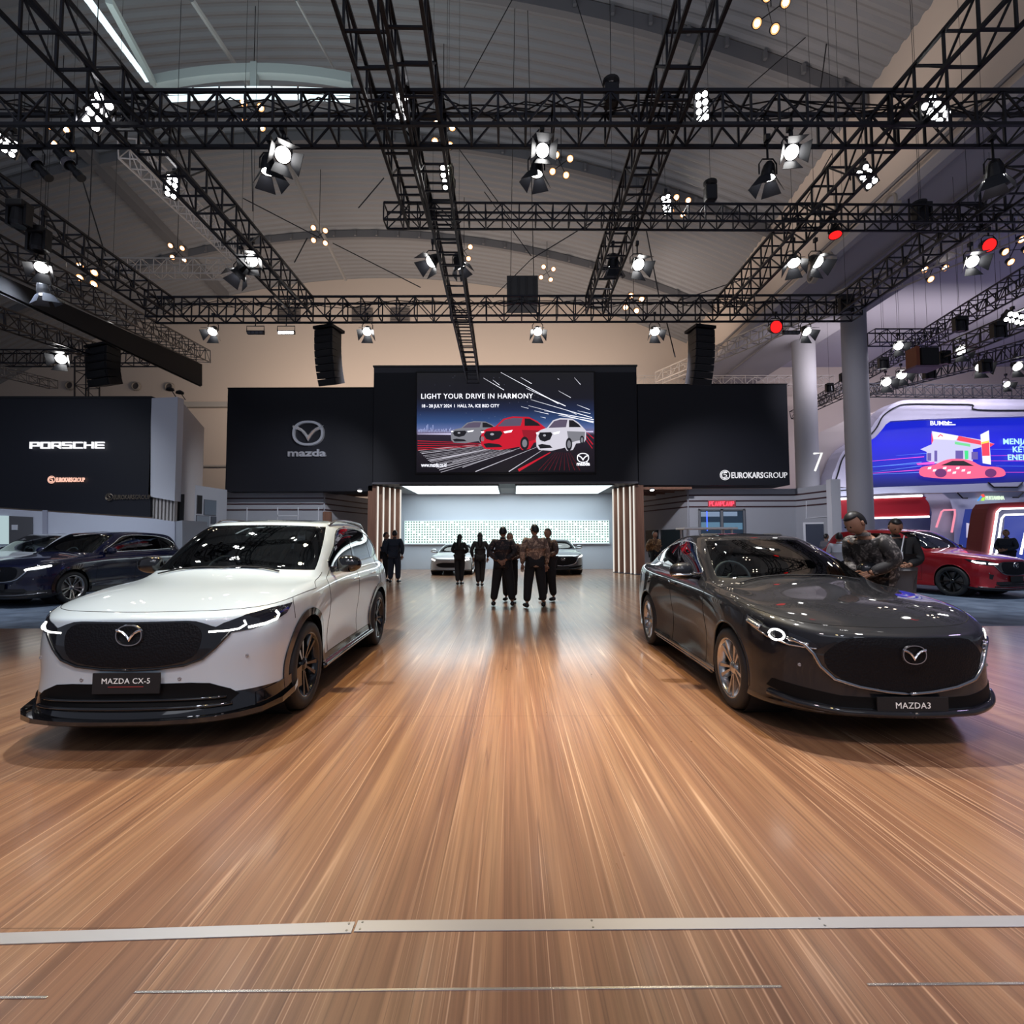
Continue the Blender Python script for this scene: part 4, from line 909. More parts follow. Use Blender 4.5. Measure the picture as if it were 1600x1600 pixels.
# ================================================================== LAMPS ON THE RIG
lw = E('lens_white', (1, .98, .94), 14); lw2 = E('lens_white_soft', (1, .98, .94), 7); lfl = E('lens_flood', (1, .99, .97), 40); lwarm = E('lens_warm', (1, .90, .72), 30); lhalo = E('lens_warm_halo', (1, .42, .15), 1.6); lred = E('lens_red', (1, .01, .01), 1.6)
hous = M('lamp_housing', (.02, .02, .023), .35, .5); flap = M('barn_door_black', (.018, .02, .028), .45, .3)
def hang(t, z0):
    """safety cable from a fixture up to the roof over it"""
    c = t.location; zc = roofz(c.x, c.y)+.02 if c.x < 12.2 else 13.42
    if 12.2 <= c.x < 17: zc = 12.18
    if zc-c.z > z0: MB().tube((0, 0, z0), (0, 0, zc-c.z), .0045, 4).build('hanging_cable', hous, t)
def orient(t, aim):
    t.rotation_mode = 'QUATERNION'; t.rotation_quaternion = Vector(aim).normalized().to_track_quat('-Z', 'Y')
def yoke_clamp(t, top, r=.16):
    c = t.location
    if c.z+.3 < HB and c.y < 14.7 and abs(c.x) < 11.4: top = HB+.03-c.z
    on = (yf-.05 < c.y < yf+.5 and c.x < 11.5) or (yb-.1 < c.y < yb+.6 and abs(c.x) < 9.5)
    if not on: hang(t, top)
    """yoke and clamp up to the rig, in world axes (the thing itself is not rotated)"""
    MB().path([(-r, 0, 0), (-r, 0, .16), (-r*.6, 0, .24), (r*.6, 0, .24), (r, 0, .16), (r, 0, 0)], .012, 5).build('yoke', hous, t)
    MB().tube((0, 0, .24), (0, 0, top), .018, 6).box((0, 0, top), (.07, .09, .09)).build('clamp', hous, t)
def barn(px, py, Y, aim, label, s=1.0, top=.5, lens=lw, group='spotlights with barn doors on the rig', spread=.55):
    c = W(px, py, Y); t = thing('barn_door_spotlight', label, 'spotlight', c, 0, group)
    q = Vector(aim).normalized().to_track_quat('-Z', 'Y')
    yoke_clamp(t, top, .15*s)
    MB().lathe([(.20*s, 0), (.20*s, .05*s), (.14*s, .09*s), (.04*s, .115*s), (-.06*s, .13*s), (-.07*s, .135*s), (-.07*s, .12*s)], 20, 'Z', q=q).build('housing', hous, t, smooth=False, fix=False)
    MB().disc(q @ Vector((0, 0, -.062*s)), q @ Vector((0, 0, -1)), .118*s, 20).build('lens', lens, t)
    for k in range(4):
        a = k*math.pi/2; u = Vector((math.cos(a), math.sin(a), 0)); v = Vector((-math.sin(a), math.cos(a), 0)); L_ = .20*s
        pts = [u*.125*s-v*.09*s+Vector((0, 0, -.07*s)), u*.125*s+v*.09*s+Vector((0, 0, -.07*s)), u*(.125*s+L_*spread)+v*.17*s+Vector((0, 0, -.07*s-L_)), u*(.125*s+L_*spread)-v*.17*s+Vector((0, 0, -.07*s-L_))]
        pts = [q @ p for p in pts]; o = q @ (u*.006)
        mesh_obj('barn_door', pts+[p+o for p in pts], [(0, 1, 2, 3), (7, 6, 5, 4), (0, 4, 5, 1), (1, 5, 6, 2), (2, 6, 7, 3), (3, 7, 4, 0)], flap, t)
    return t
def ledpanel(px, py, Y, aim, label, s=1.0, nx=2, ny=4, roll=0, lens=lfl, group='eight-lens LED flood lamps', top=.35, sp=.115):
    c = W(px, py, Y); t = thing('led_flood_lamp', label, 'flood lamp', c, 0, group)
    q = Vector(aim).normalized().to_track_quat('-Z', 'Y') @ Matrix.Rotation(R(roll), 3, 'Z').to_quaternion()
    w_, h_ = nx*sp*s, ny*sp*s
    n0 = len(t.children); yoke_clamp(t, top, max(w_, h_)*.55)
    for o_ in t.children: o_.location.y = .10
    vs = [q @ Vector(v) for v in [(x*w_*.55, y*h_*.53, z*.05*s+.05*s) for z in (-1, 1) for y in (-1, 1) for x in (-1, 1)]]
    mesh_obj('housing', vs, [(0, 2, 3, 1), (4, 5, 7, 6), (0, 1, 5, 4), (2, 6, 7, 3), (0, 4, 6, 2), (1, 3, 7, 5)], hous, t)
    for i in range(nx):
        for j in range(ny):
            p = q @ Vector(((i-(nx-1)/2)*sp*s, (j-(ny-1)/2)*sp*s, -.006)); MB().disc(p, q @ Vector((0, 0, -1)), sp*.40*s, 12).build('lens', lens, t)
    return t
dn = (0, -.55, -1)
ledpanel(152, 175, 7.45, (.25, -.75, -.8), 'brightest eight-lens flood lamp, at the left end of the nearest truss', 1.15, roll=38, top=.3)
ledpanel(628, 167, 7.45, (.1, -.8, -.75), 'white eight-lens flood lamp on the nearest truss between the two centre trusses', .72, roll=10, top=.3)
ledpanel(1097, 167, 7.45, (-.1, -.8, -.75), 'white eight-lens flood lamp on the nearest truss above the dark grey sedan', .82, roll=-12, top=.3)
ledpanel(1462, 172, 7.45, (-.2, -.8, -.75), 'white eight-lens flood lamp on the nearest truss at its right crossing', .95, roll=-48, top=.3)
ledpanel(268, 292, 9.2, (.1, -.8, -.8), 'white eight-lens flood lamp under the left lengthwise truss', .85, roll=24)
ledpanel(1355, 276, 9.2, (-.1, -.8, -.8), 'white eight-lens flood lamp under the right lengthwise truss', .95, roll=-45)
ledpanel(1042, 320, 10.6, (0, -.8, -.8), 'white eight-lens flood lamp on the thin cross truss beside the warm cluster', .85, roll=-22)
ledpanel(697, 268, 9.4, (0, -.8, -.8), 'upper of two small flood lamps on the long centre truss', .75, nx=2, ny=2, sp=.15, lens=lw2, group='four-lens flood lamps on the centre truss')
ledpanel(700, 288, 9.6, (0, -.5, -1), 'lower of two small flood lamps on the long centre truss', .75, nx=2, ny=2, sp=.15, lens=lw2, group='four-lens flood lamps on the centre truss')
ledpanel(10, 226, 8.6, (.3, -.8, -.8), 'white flood lamp cut by the left edge of the view', 1.0, nx=3, ny=3, sp=.10, roll=30, group=None)
ledpanel(1588, 498, 14.5, (-.2, -.8, -.6), 'bright white flood lamp near the right edge below the trusses', 1.3, nx=4, ny=2, roll=20, group=None)
# flat strip floods under the far truss
for px_, on, lb in ((399, False, 'unlit flat four-cell flood lamp under the far truss'), (447, True, 'lit flat four-cell flood lamp under the far truss'), (1237, False, 'unlit flat flood lamp under the far truss near the columns')):
    c = W(px_, 519, yb); t = thing('flat_flood_lamp', lb, 'flood lamp', c, 0, 'flat four-cell flood lamps')
    MB().path([(-.24, 0, 0), (-.24, 0, .17), (.24, 0, .17), (.24, 0, 0)], .012, 5).tube((0, 0, .17), (0, 0, HB+.02-c.z), .015, 5).build('bracket', hous, t)
    boxo('housing', (0, .03, 0), (.46, .08, .09), hous, t)
    for i in range(4):
        boxo('cell', (-.165+.11*i, -.02, -.02), (.09, .02, .07), lw2 if on else greyd, t)
F_ = yf+.25
barn(441, 240, F_-.1, (.45, -.55, -.75), 'barn-door spotlight facing us under the left part of the nearest truss', .95, .5)
barn(420, 262, F_+.1, (.1, .1, -1), 'barn-door spotlight pointing down under the left part of the nearest truss', .95, .75)
barn(847, 236, F_-.1, (.1, -.9, -.5), 'barn-door spotlight facing us under the middle of the nearest truss', .8, .55)
barn(838, 266, F_+.1, (-.1, .05, -1), 'barn-door spotlight pointing down under the middle of the nearest truss', .85, .8)
barn(1235, 238, F_-.1, (-.1, -.8, -.6), 'barn-door spotlight facing us under the right part of the nearest truss', .85, .55)
barn(1200, 272, F_+.1, (-.1, .1, -1), 'barn-door spotlight pointing down under the right part of the nearest truss', .9, .8)
barn(1553, 272, F_+.1, (.1, .1, -1), 'barn-door spotlight pointing down under the right end of the nearest truss', 1.0, .8)
barn(676, 407, 11.9, (-.5, -.5, -.7), 'barn-door spotlight on the left side of the long centre truss', 1.1, .45)
barn(717, 412, 12.0, (.4, -.1, -.9), 'barn-door spotlight on the right side of the long centre truss', 1.0, .45)
barn(958, 412, 12.2, (.0, .3, -.9), 'barn-door spotlight, left of the pair on the truss right of centre', 1.15, .5)
barn(996, 412, 12.2, (.2, -.7, -.7), 'barn-door spotlight, right of the pair on the truss right of centre', 1.15, .5)
barn(376, 424, 11.8, (-.3, -.3, -.8), 'barn-door spotlight, left of the pair on the left lengthwise truss', 1.1, .55)
barn(394, 406, 11.6, (.2, -.8, -.7), 'barn-door spotlight, right of the pair on the left lengthwise truss', 1.1, .45)
barn(1240, 408, 11.8, (-.2, -.5, -.9), 'barn-door spotlight, left of the pair on the right lengthwise truss', 1.1, .5)
barn(1275, 408, 11.8, (.2, -.7, -.8), 'barn-door spotlight, right of the pair on the right lengthwise truss', 1.1, .5)
for px_, lb in ((333, 'leftmost'), (574, 'second from left'), (840, 'middle'), (1023, 'second from right'), (1259, 'rightmost')):
    barn(px_, 517, yb, (.05, -.75, -.85), '%s small barn-door spotlight hanging under the far truss' % lb, .95, .42, group='small spotlights under the far truss')
barn(66, 416, 9.6, (.3, -.6, -.8), 'bright spotlight over the long black drape at left', .9, .4)
barn(68, 455, 10.2, (.1, .2, -1), 'spotlight pointing down in front of the black drape at left', .9, .5)
barn(97, 560, 16.5, (.3, -.8, -.5), 'pair-like spotlight near the left speaker, upper part of the low truss', 1.3, .4)
barn(172, 524, 15.0, (.8, -.5, -.2), 'small spotlight facing right beside the black drape', .5, .3)
barn(1517, 408, 12.0, (-.2, -.8, -.6), 'spotlight on the far right truss next to the red lamp', 1.1, .4)
for i, (px_, py_, Y_, s_) in enumerate(((1403, 540, 19, 1.2), (1500, 547, 17, 1.2), (1530, 572, 18, 1.3), (1588, 572, 18, 1.2), (1408, 585, 21, 1.4), (1384, 596, 21, 1.4), (1572, 600, 22, 1.0))):
    barn(px_, py_, Y_, (-.2, -.8, -.6), ('leftmost upper spotlight in the right stand rig', 'spotlight in the right stand rig over the blue screen middle', 'spotlight below the dense right truss', 'spotlight at the right edge below the dense truss', 'upper of two spotlights beside the second column', 'lower of two spotlights beside the second column', 'dim spotlight just above the white curved stand')[i], s_, .4, lens=lw2, group='spotlights of the right stand rig')
# red lamps
for px_, py_, Y_, s_, aim, lb in ((1305, 366, ym+.3, .9, (-.1, -.25, -1), 'red lamp hanging below the thin cross truss'), (1212, 511, yb, 1.3, (0, -1, -.25), 'red round lamp facing us under the far truss'), (1545, 383, 12.5, 1.2, (-.2, -.9, -.5), 'red lamp on the far right truss')):
    c = W(px_, py_, Y_); t = thing('red_lamp', lb, 'stage lamp', c, 0, 'red stage lamps'); q = Vector(aim).normalized().to_track_quat('-Z', 'Y'); yoke_clamp(t, .4, .15*s_)
    MB().lathe([(.24*s_, 0), (.24*s_, .07*s_), (.1*s_, .12*s_), (-.03*s_, .14*s_), (-.03*s_, .125*s_)], 18, 'Z', q=q).build('housing', hous, t, fix=False)
    MB().disc(q @ Vector((0, 0, -.02)), q @ Vector((0, 0, -1)), .125*s_, 18).build('lens', lred, t)
# profile spots (unlit, long tubes)
for px_, py_, lb in ((57, 257, 'long black profile spotlight at the left, nearer the edge'), (108, 257, 'long black profile spotlight at the left, second one')):
    c = W(px_, py_, F_+.2); t = thing('profile_spotlight', lb, 'spotlight', c, 0, 'long profile spotlights'); q = Vector((.75, .1, -.85)).normalized().to_track_quat('-Z', 'Y'); yoke_clamp(t, .45, .12)
    MB().lathe([(.26, 0), (.26, .07), (.05, .085), (.04, .055), (-.16, .055), (-.18, .07), (-.28, .07), (-.28, 0)], 16, 'Z', q=q).build('barrel', hous, t, fix=False)
    MB().lathe([(.06, .09), (.02, .10), (-.02, .09)], 16, 'Z', q=q).build('focus_ring', greyd, t, fix=False)
# fixture blobs: motor hoists and boxes on trusses
for px_, py_, Y_, lb in ((955, 150, F_, 'black chain hoist sitting in the nearest truss'), (1110, 303, ym+.2, 'black chain hoist on the thin cross truss'), (1437, 335, ym+.2, 'black chain hoist at the right crossing of the thin truss')):
    c = W(px_, py_, Y_); t = thing('chain_hoist', lb, 'hoist', c, 0, 'chain hoists')
    boxo('motor', (0, 0, 0), (.22, .20, .32), hous, t, bev=.03); MB().lathe([(.16, .10), (.20, .13), (.24, .13), (.25, .04)], 14, 'Z').build('chain_bag', matt, t, fix=False); hang(t, .2)
# ------------------------------------------------------------------ warm four-lamp clusters under the roof
def cluster(px_, py_, label, Zc=None, n=4, r=.13, sp=.62, rot=.3, Y=None):
    c = W(px_, py_, Y) if Y else WZ(px_, py_, Zc or 17.2)
    t = thing('warm_lamp_cluster', label, 'ceiling lamp', c, 0, 'warm four-lamp clusters under the roof'); q = Matrix.Rotation(rot, 3, 'Z')
    s_ = sp
    tl = Matrix.Rotation(R(-48), 3, 'X'); q = tl @ q
    for i, (u, v) in enumerate(((-1, -1), (1, -1), (1, 1), (-1, 1))[:n]):
        p = q @ Vector((u*s_/2, v*s_/2, 0))
        hs = MB().lathe([(.22, .04), (.16, r*.9), (.0, r*1.15), (-.01, r)], 16, 'Z', c=p, q=tl).build('housing', hous, t, fix=False)
        MB().disc(p+tl @ Vector((0, 0, .0)), tl @ Vector((0, 0, -1)), r*.98, 16).build('halo_disc', lhalo, hs)  # glowing orange disc paints the halo of light around the bulb
        MB().lathe([(-.03, 0), (-.025, r*.40), (-.005, r*.62)], 14, 'Z', c=p, q=tl).build('bulb', lwarm, hs, fix=False)
    top = max(1.0, roofz(c.x, c.y)-c.z+.05) if c.x < 12.2 else 13.45-c.z
    MB().tube(q @ Vector((-s_/2, -s_/2, .14)), q @ Vector((s_/2, s_/2, .14)), .015).tube(q @ Vector((s_/2, -s_/2, .14)), q @ Vector((-s_/2, s_/2, .14)), .015).build('cross_frame', hous, t)
    MB().tube((0, 0, .2), (0, 0, top), .015, 5).build('suspension_rod', hous, t)
for px_, py_, lb, r_, sp_ in ((1205, 20, 'largest warm lamp cluster, at the top right under the roof', .15, .62), (395, 180, 'warm lamp cluster seen through the nearest truss at left', .10, .62), (94, 214, 'warm lamp cluster near the left edge, seen through the truss', .12, .62),
                      (693, 210, 'warm lamp cluster behind the long centre truss', .14, .75), (877, 258, 'warm lamp cluster right of the middle spotlights', .16, .85), (1062, 322, 'warm lamp cluster beside the flood lamp on the thin truss', .2, 1.1),
                      (499, 368, 'warm lamp cluster at the left middle under the roof', .24, 1.4), (277, 395, 'warm lamp cluster above the pale truss at left', .25, 1.5), (855, 427, 'warm lamp cluster above the black box hanging behind', .27, 1.6), (725, 393, 'warm lamp cluster half hidden by the long centre truss', .22, 1.2)):
    cluster(px_, py_, lb, 17.2, r=.135, sp=.60, rot=.22)
cluster(136, 430, 'warm lamp cluster among the left stand rig', r=.12, sp=.42, Y=17, rot=.5)
cluster(990, 474, 'warm lamp cluster low by the far truss, right of centre', r=.15, sp=.60, Y=26)
cluster(1461, 420, 'warm lamp cluster on the far right rig', r=.13, sp=.55, Y=20, rot=.7)
cluster(1588, 392, 'warm lamp cluster at the far right edge', r=.13, sp=.55, Y=19, rot=.7)
# ------------------------------------------------------------------ line array speakers and the black box
def line_array(px_, py_, Y_, n, w_, h_, lean, label, dirx=0):
    c = W(px_, py_, Y_); t = thing('line_array_speaker', label, 'loudspeaker', c, dirx, 'hanging line array loudspeakers')
    boxo('flying_frame', (0, 0, .05), (w_*1.05, .6, .08), hous, t); MB().tube((0, 0, .05), (0, 0, .55), .02, 5).build('chain', hous, t)
    y = 0; z = -.02; a = 0
    for i in range(n):
        a = R(lean*(i/n)**1.3); 
        c_ = Vector((0, y, z-h_/2)); q = Matrix.Rotation(a, 3, 'X')
        mb = MB(); D_ = .5
        P = [Vector((sx*w_/2*(1 if fy < 0 else .8), fy*D_/2, fz*h_/2*.96)) for fz in (-1, 1) for fy in (-1, 1) for sx in (-1, 1)]
        cb = mesh_obj('cabinet', [q @ p+c_ for p in P], [(0, 2, 3, 1), (4, 5, 7, 6), (0, 1, 5, 4), (2, 6, 7, 3), (0, 4, 6, 2), (1, 3, 7, 5)], M('speaker_black', (.015, .015, .018), .45), t)
        MB().box(q @ Vector((0, -D_/2-.01, 0))+c_, (w_*.86, .015, h_*.72), rot=q).build('mesh_front', matt, cb)
        y += math.sin(a)*h_*1.0; z -= math.cos(a)*h_
    return t
line_array(514, 518, 14.9, 8, .62, .19, 26, 'black line array loudspeaker hanging left of the big screen', R(-18))
line_array(1094, 518, 14.9, 8, .62, .19, 26, 'black line array loudspeaker hanging right of the big screen', R(14))
line_array(163, 545, 17.0, 5, 1.05, .24, 24, 'broad black line array loudspeaker above the left black panel', R(-20))
c = W(816, 456, 17.5); t = thing('hanging_projector', 'black box fixture hanging behind the far truss in the middle', 'projector', c)
boxo('casing', (0, 0, -.1), (1.05, .8, .95), M('box_black', (.02, .02, .022), .6), t, bev=.02)
for k in range(4): boxo('vent_rib', (-.4+.27*k, -.42, -.1), (.06, .04, .8), matt, t)
MB().tube((-.4, 0, .35), (-.2, 0, 11.9), .012, 5).tube((.4, 0, .35), (.2, 0, 11.9), .012, 5).build('hanging_cable', hous, t)
# orange and black hoist boxes in the right rig
c = W(1432, 560, 16); t = thing('moving_head_box', 'black fixture with orange sides in the right stand rig', 'stage fixture', c)
boxo('body', (0.25, 0, 0), (.55, .5, .55), matt, t, bev=.03); boxo('orange_side', (-.12, 0, 0), (.10, .45, .62), M('orange_brown', (.26, .07, .03), .5), t); boxo('base', (0.1, -.05, -.36), (.8, .6, .06), M('base_purple', (.20, .12, .20), .5), t); hang(t, .2)
for i, (px_, py_, Y_) in enumerate(((1296, 608, 25.0), (1318, 592, 25.0), (1452, 585, 17), (1475, 562, 17), (1540, 575, 17), (1560, 520, 14), (1380, 570, 20), (1440, 340, 10.5), (1322, 480, 13.9), (60, 380, 9.3), (30, 340, 9.0), (1500, 510, 15))):
    c = W(px_, py_, Y_); t = thing('dark_moving_head', ('moving head lamp left of the second column, lower', 'moving head lamp left of the second column, upper', 'dark moving head lamp beside the orange fixture, lower', 'dark moving head lamp beside the orange fixture', 'dark moving head lamp right of the orange fixture', 'dark moving head lamp near the right edge, under the far right truss', 'dark moving head lamp right of the second column', 'dark lamp on the crossing of the thin truss at right', 'dark lamp at the right end of the far truss', 'dark lamp on the left edge truss above the drape, lower', 'dark lamp on the left edge truss above the drape, upper', 'dark moving head lamp over the short level truss')[i], 'stage fixture', c, 0, 'unlit moving head lamps')
    boxo('base', (0, 0, .22), (.30, .26, .12), matt, t, bev=.02); boxo('arm', (-.16, 0, .03), (.05, .14, .36), hous, t); boxo('arm', (.16, 0, .03), (.05, .14, .36), hous, t)
    MB().lathe([(.16, .05), (.14, .11), (-.1, .13), (-.16, .11), (-.15, 0)], 14, 'Z').build('head', hous, t, fix=False); hang(t, .28)
# two drooping little lamps on top of the white pillar
for px_, py_, lb in ((266, 607, 'small dark arm lamp on top of the white pillar, left'), (281, 612, 'small dark arm lamp on top of the white pillar, right')):
    c = W(px_, py_, YL+.1); t = thing('arm_lamp', lb, 'lamp', c, 0, 'arm lamps on the white pillar')
    MB().tube((0, 0, 0), (.18, 0, -.26), .015, 5).build('arm', hous, t); MB().lathe([(.05, .02), (0, .11), (-.06, .12)], 12, 'Z').build('shade', hous, t, fix=False)
# ================================================================== CARS
def paint(name, col, metal=0., rough=.35, flake=0.):
    return M(name, col, rough, metal, coat=1.0)
def glass_mat(name, tint, refl=.5):
    if name in MATS: return MATS[name]
    m = bpy.data.materials.new(name); m.use_nodes = True; nt = m.node_tree; N = nt.nodes; L = nt.links
    for n in list(N): N.remove(n)
    out = N.new('ShaderNodeOutputMaterial'); mx = N.new('ShaderNodeMixShader'); tr = N.new('ShaderNodeBsdfTransparent'); gl = N.new('ShaderNodeBsdfGlossy')
    tr.inputs['Color'].default_value = (*tint, 1); gl.inputs['Roughness'].default_value = .01; gl.inputs['Color'].default_value = (1, 1, 1, 1)
    fr = N.new('ShaderNodeFresnel'); fr.inputs['IOR'].default_value = 1.5
    ad = N.new('ShaderNodeMath'); ad.operation = 'ADD'; ad.inputs[1].default_value = .05; L.new(fr.outputs[0], ad.inputs[0])
    L.new(ad.outputs[0], mx.inputs[0]); L.new(tr.outputs[0], mx.inputs[1]); L.new(gl.outputs[0], mx.inputs[2]); L.new(mx.outputs[0], out.inputs[0])
    MATS[name] = m; return m
windshield_m = glass_mat('windscreen_glass', (.50, .56, .56)); side_m = glass_mat('side_glass', (.22, .25, .26))
lampglass = M('lamp_dark', (.012, .013, .018), .06, coat=1.)
drl = E('daytime_light', (1, .97, .90), 9.0)
intr = M('interior_black', (.022, .023, .026), .7); dash_m = M('dashboard_grey', (.11, .12, .13), .6); seat_m = M('seat_leather', (.035, .035, .038), .5)
deepb = M('deep_black', (.002, .002, .0025), .6, spec=.2)
seam_m = M('panel_gap', (.01, .01, .01), .9)
lens_clear = M('lamp_reflector', (.55, .57, .60), .18, .9)

def grille_mat():
    m = M('grille_mesh', (.004, .0045, .007), .55, spec=.25); nt = m.node_tree; N = nt.nodes; L = nt.links
    tc = N.new('ShaderNodeTexCoord'); v = N.new('ShaderNodeTexVoronoi'); v.inputs['Scale'].default_value = 70
    L.new(tc.outputs['Object'], v.inputs['Vector']); b = N.new('ShaderNodeBump'); b.inputs['Strength'].default_value = .5; b.inputs['Distance'].default_value = .006
    L.new(v.outputs['Distance'], b.inputs['Height']); L.new(b.outputs['Normal'], N['Principled BSDF'].inputs['Normal']); return m
grille_m = grille_mat()

def mid(a, b, t=.5, ox=0, oy=0, oz=0):
    return [(p[0]*(1-t)+q[0]*t+ox, p[1]*(1-t)+q[1]*t+oy, p[2]*(1-t)+q[2]*t+oz) for p, q in zip(a, b)]
class Surf:
    def __init__(s, loops):
        D = np.array(loops, float); s.nv, s.ns = D.shape[:2]
        def ext(C):
            l = C[:, 1:2]*np.array([-1, 1, 1]); r = C[:, -2:-1]*np.array([-1, 1, 1]); C = np.concatenate([l, C, r], 1)
            t = C[-2:-1]*np.array([-1, 1, 1]); b = 2*C[0:1]-C[1:2]; return np.concatenate([b, C, t], 0)
        C = D.copy()
        for _ in range(2):
            X = ext(C); F = (X[:, :-2]+4*X[:, 1:-1]+X[:, 2:])/6; F = (F[:-2]+4*F[1:-1]+F[2:])/6
            C = C+(D-F)
        C[-1, :, 0] = 0; C[:, 0, 0] = 0; C[:, -1, 0] = 0
        s.C = ext(C)
    @staticmethod
    def bas(t): return np.array([(1-t)**3, 3*t**3-6*t*t+4, -3*t**3+3*t*t+3*t+1, t**3])/6
    def __call__(s, u, v):
        """u along stations, v along loops"""
        i = min(int(v), s.nv-2); j = min(int(u), s.ns-2); bv = s.bas(v-i); bu = s.bas(u-j)
        return Vector(np.einsum('a,b,abc->c', bv, bu, s.C[i:i+4, j:j+4]))
def inpoly(x, y, P):
    c = False; n = len(P)
    for i in range(n):
        x1, y1 = P[i]; x2, y2 = P[i-1]
        if (y1 > y) != (y2 > y) and x < (x2-x1)*(y-y1)/(y2-y1)+x1: c = not c
    return c
def smooth_poly(P, k=4):
    out = []; n = len(P)
    for i in range(n):
        p0, p1, p2, p3 = [np.array(P[(i+d) % n], float) for d in (-1, 0, 1, 2)]
        for a in range(k):
            t = a/k; out.append(tuple(.5*((2*p1)+(-p0+p2)*t+(2*p0-5*p1+4*p2-p3)*t*t+(-p0+3*p1-3*p2+p3)*t**3)))
    return out

def make_car(spec, name, label, cat, loc, rz, group=None, hero=True):
    S = Surf(spec['loops']); root = thing(name, label, cat, loc, rz, group)
    P = spec['paint']; nsub, vsub = (7, 6) if hero else (5, 4)
    NS, NV = S.ns-1, S.nv-1
    ku = spec['k']   # v indices: skirt top, hood seam, belt, roof edge
    # ---- half shell
    bm = bmesh.new(); grid = []
    for a in range(NV*vsub+1):
        row = []
        for b in range(NS*nsub+1):
            row.append(bm.verts.new(S(b/nsub, a/vsub)))
        grid.append(row)
    lay = bm.faces.layers.int.new('part'); names = []
    def pid(n):
        if n not in names: names.append(n)
        return names.index(n)
    VB, VR = ku['belt'], ku['roof']
    for a in range(NV*vsub):
        for b in range(NS*nsub):
            q = (grid[a][b], grid[a][b+1], grid[a+1][b+1], grid[a+1][b])
            try: f = bm.faces.new(q)
            except ValueError: continue
            u = (b+.5)/nsub; v = (a+.5)/vsub
            if v < ku['skirt']: n = 'lower_skirt'
            elif v > VB+.12 and v < VR-.06 and u < ku['ws']: n = 'windshield'
            elif v > VB+.2 and v < VR-.15 and u > ku['rw']: n = 'rear_window'
            elif v >= ku['hood'] and v < VB and u < 5.45: n = 'hood'
            elif v < ku['hood'] and u < 4.3: n = 'front_bumper'
            elif v < VB-1 and u > 11.4: n = 'rear_bumper'
            elif 6.1 < u <= 8.0 and v < VB: n = 'front_door'
            elif 8.0 < u <= 10.1 and v < VB: n = 'rear_door'
            elif v > VR+.2: n = 'roof'
            else: n = 'body_shell'
            f[lay] = pid(n)
    bmesh.ops.remove_doubles(bm, verts=bm.verts, dist=1e-5)
    bmesh.ops.recalc_face_normals(bm, faces=bm.faces)
    tot = sum(f.normal.x for f in bm.faces if f.calc_center_median().x > .6)
    if tot < 0: bmesh.ops.reverse_faces(bm, faces=bm.faces)
    full = bm.copy(); g = full.verts[:]+full.edges[:]+full.faces[:]
    r = bmesh.ops.duplicate(full, geom=g); mv = [e for e in r['geom'] if isinstance(e, bmesh.types.BMVert)]
    for v in mv: v.co.x *= -1
    bmesh.ops.reverse_faces(full, faces=[e for e in r['geom'] if isinstance(e, bmesh.types.BMFace)])
    bvh = BVHTree.FromBMesh(full); full.free()
    # ---- cut arches and side windows (side view polygons)
    ax = spec['axles']; ra = spec['arch_r']; zc = spec['wheel_r']
    def circ(yc, rr, n=28): return [(yc+rr*math.cos(2*math.pi*i/n), zc+.02+rr*math.sin(2*math.pi*i/n)) for i in range(n)]
    arches = [circ(y, ra) for y in ax]
    dlo = smooth_poly(spec['dlo'], 3)
    polys = [(p, .4, 'arch') for p in arches]+[(dlo, .35, 'side_window')]
    for P2, xmin, nm in polys:
        n = len(P2)
        for i in range(n):
            y1, z1 = P2[i-1]; y2, z2 = P2[i]
            if nm == 'arch' and max(z1, z2) < .02: continue
            dy, dz = y2-y1, z2-z1; ll = math.hypot(dy, dz)
            if ll < 1e-5: continue
            fs = []
            my, mz = (y1+y2)/2, (z1+z2)/2
            for f in bm.faces:
                v0 = f.verts[0].co
                if abs(v0.y-my) > .25 or abs(v0.z-mz) > .25 or v0.x < xmin: continue
                ys = [v.co.y for v in f.verts]; zs = [v.co.z for v in f.verts]
                if max(ys) < min(y1, y2)-.004 or min(ys) > max(y1, y2)+.004 or max(zs) < min(z1, z2)-.004 or min(zs) > max(z1, z2)+.004: continue
                fs.append(f)
            if not fs: continue
            geom = set(fs)
            for f in fs: geom.update(f.verts); geom.update(f.edges)
            bmesh.ops.bisect_plane(bm, geom=list(geom), plane_co=(0, y1, z1), plane_no=(0, -dz/ll, dy/ll), dist=.0008)
    kill = []
    for f in bm.faces:
        c = f.calc_center_median()
        if c.x > .35 and c.z < .95 and any(inpoly(c.y, c.z, p) for p in arches): kill.append(f)
        elif c.x > .3 and c.z > .9 and f[lay] not in (pid('windshield'),) and inpoly(c.y, c.z, dlo): f[lay] = pid('side_window')
    bmesh.ops.delete(bm, geom=kill, context='FACES')
    for f in bm.faces: f.smooth = True
    bm.normal_update(); bm.verts.index_update()
    mats = {'windshield': windshield_m, 'rear_window': side_m, 'side_window': side_m, 'lower_skirt': spec.get('skirt_mat', glossb)}
    both = ('front_door', 'rear_door', 'side_window')
    out = {}
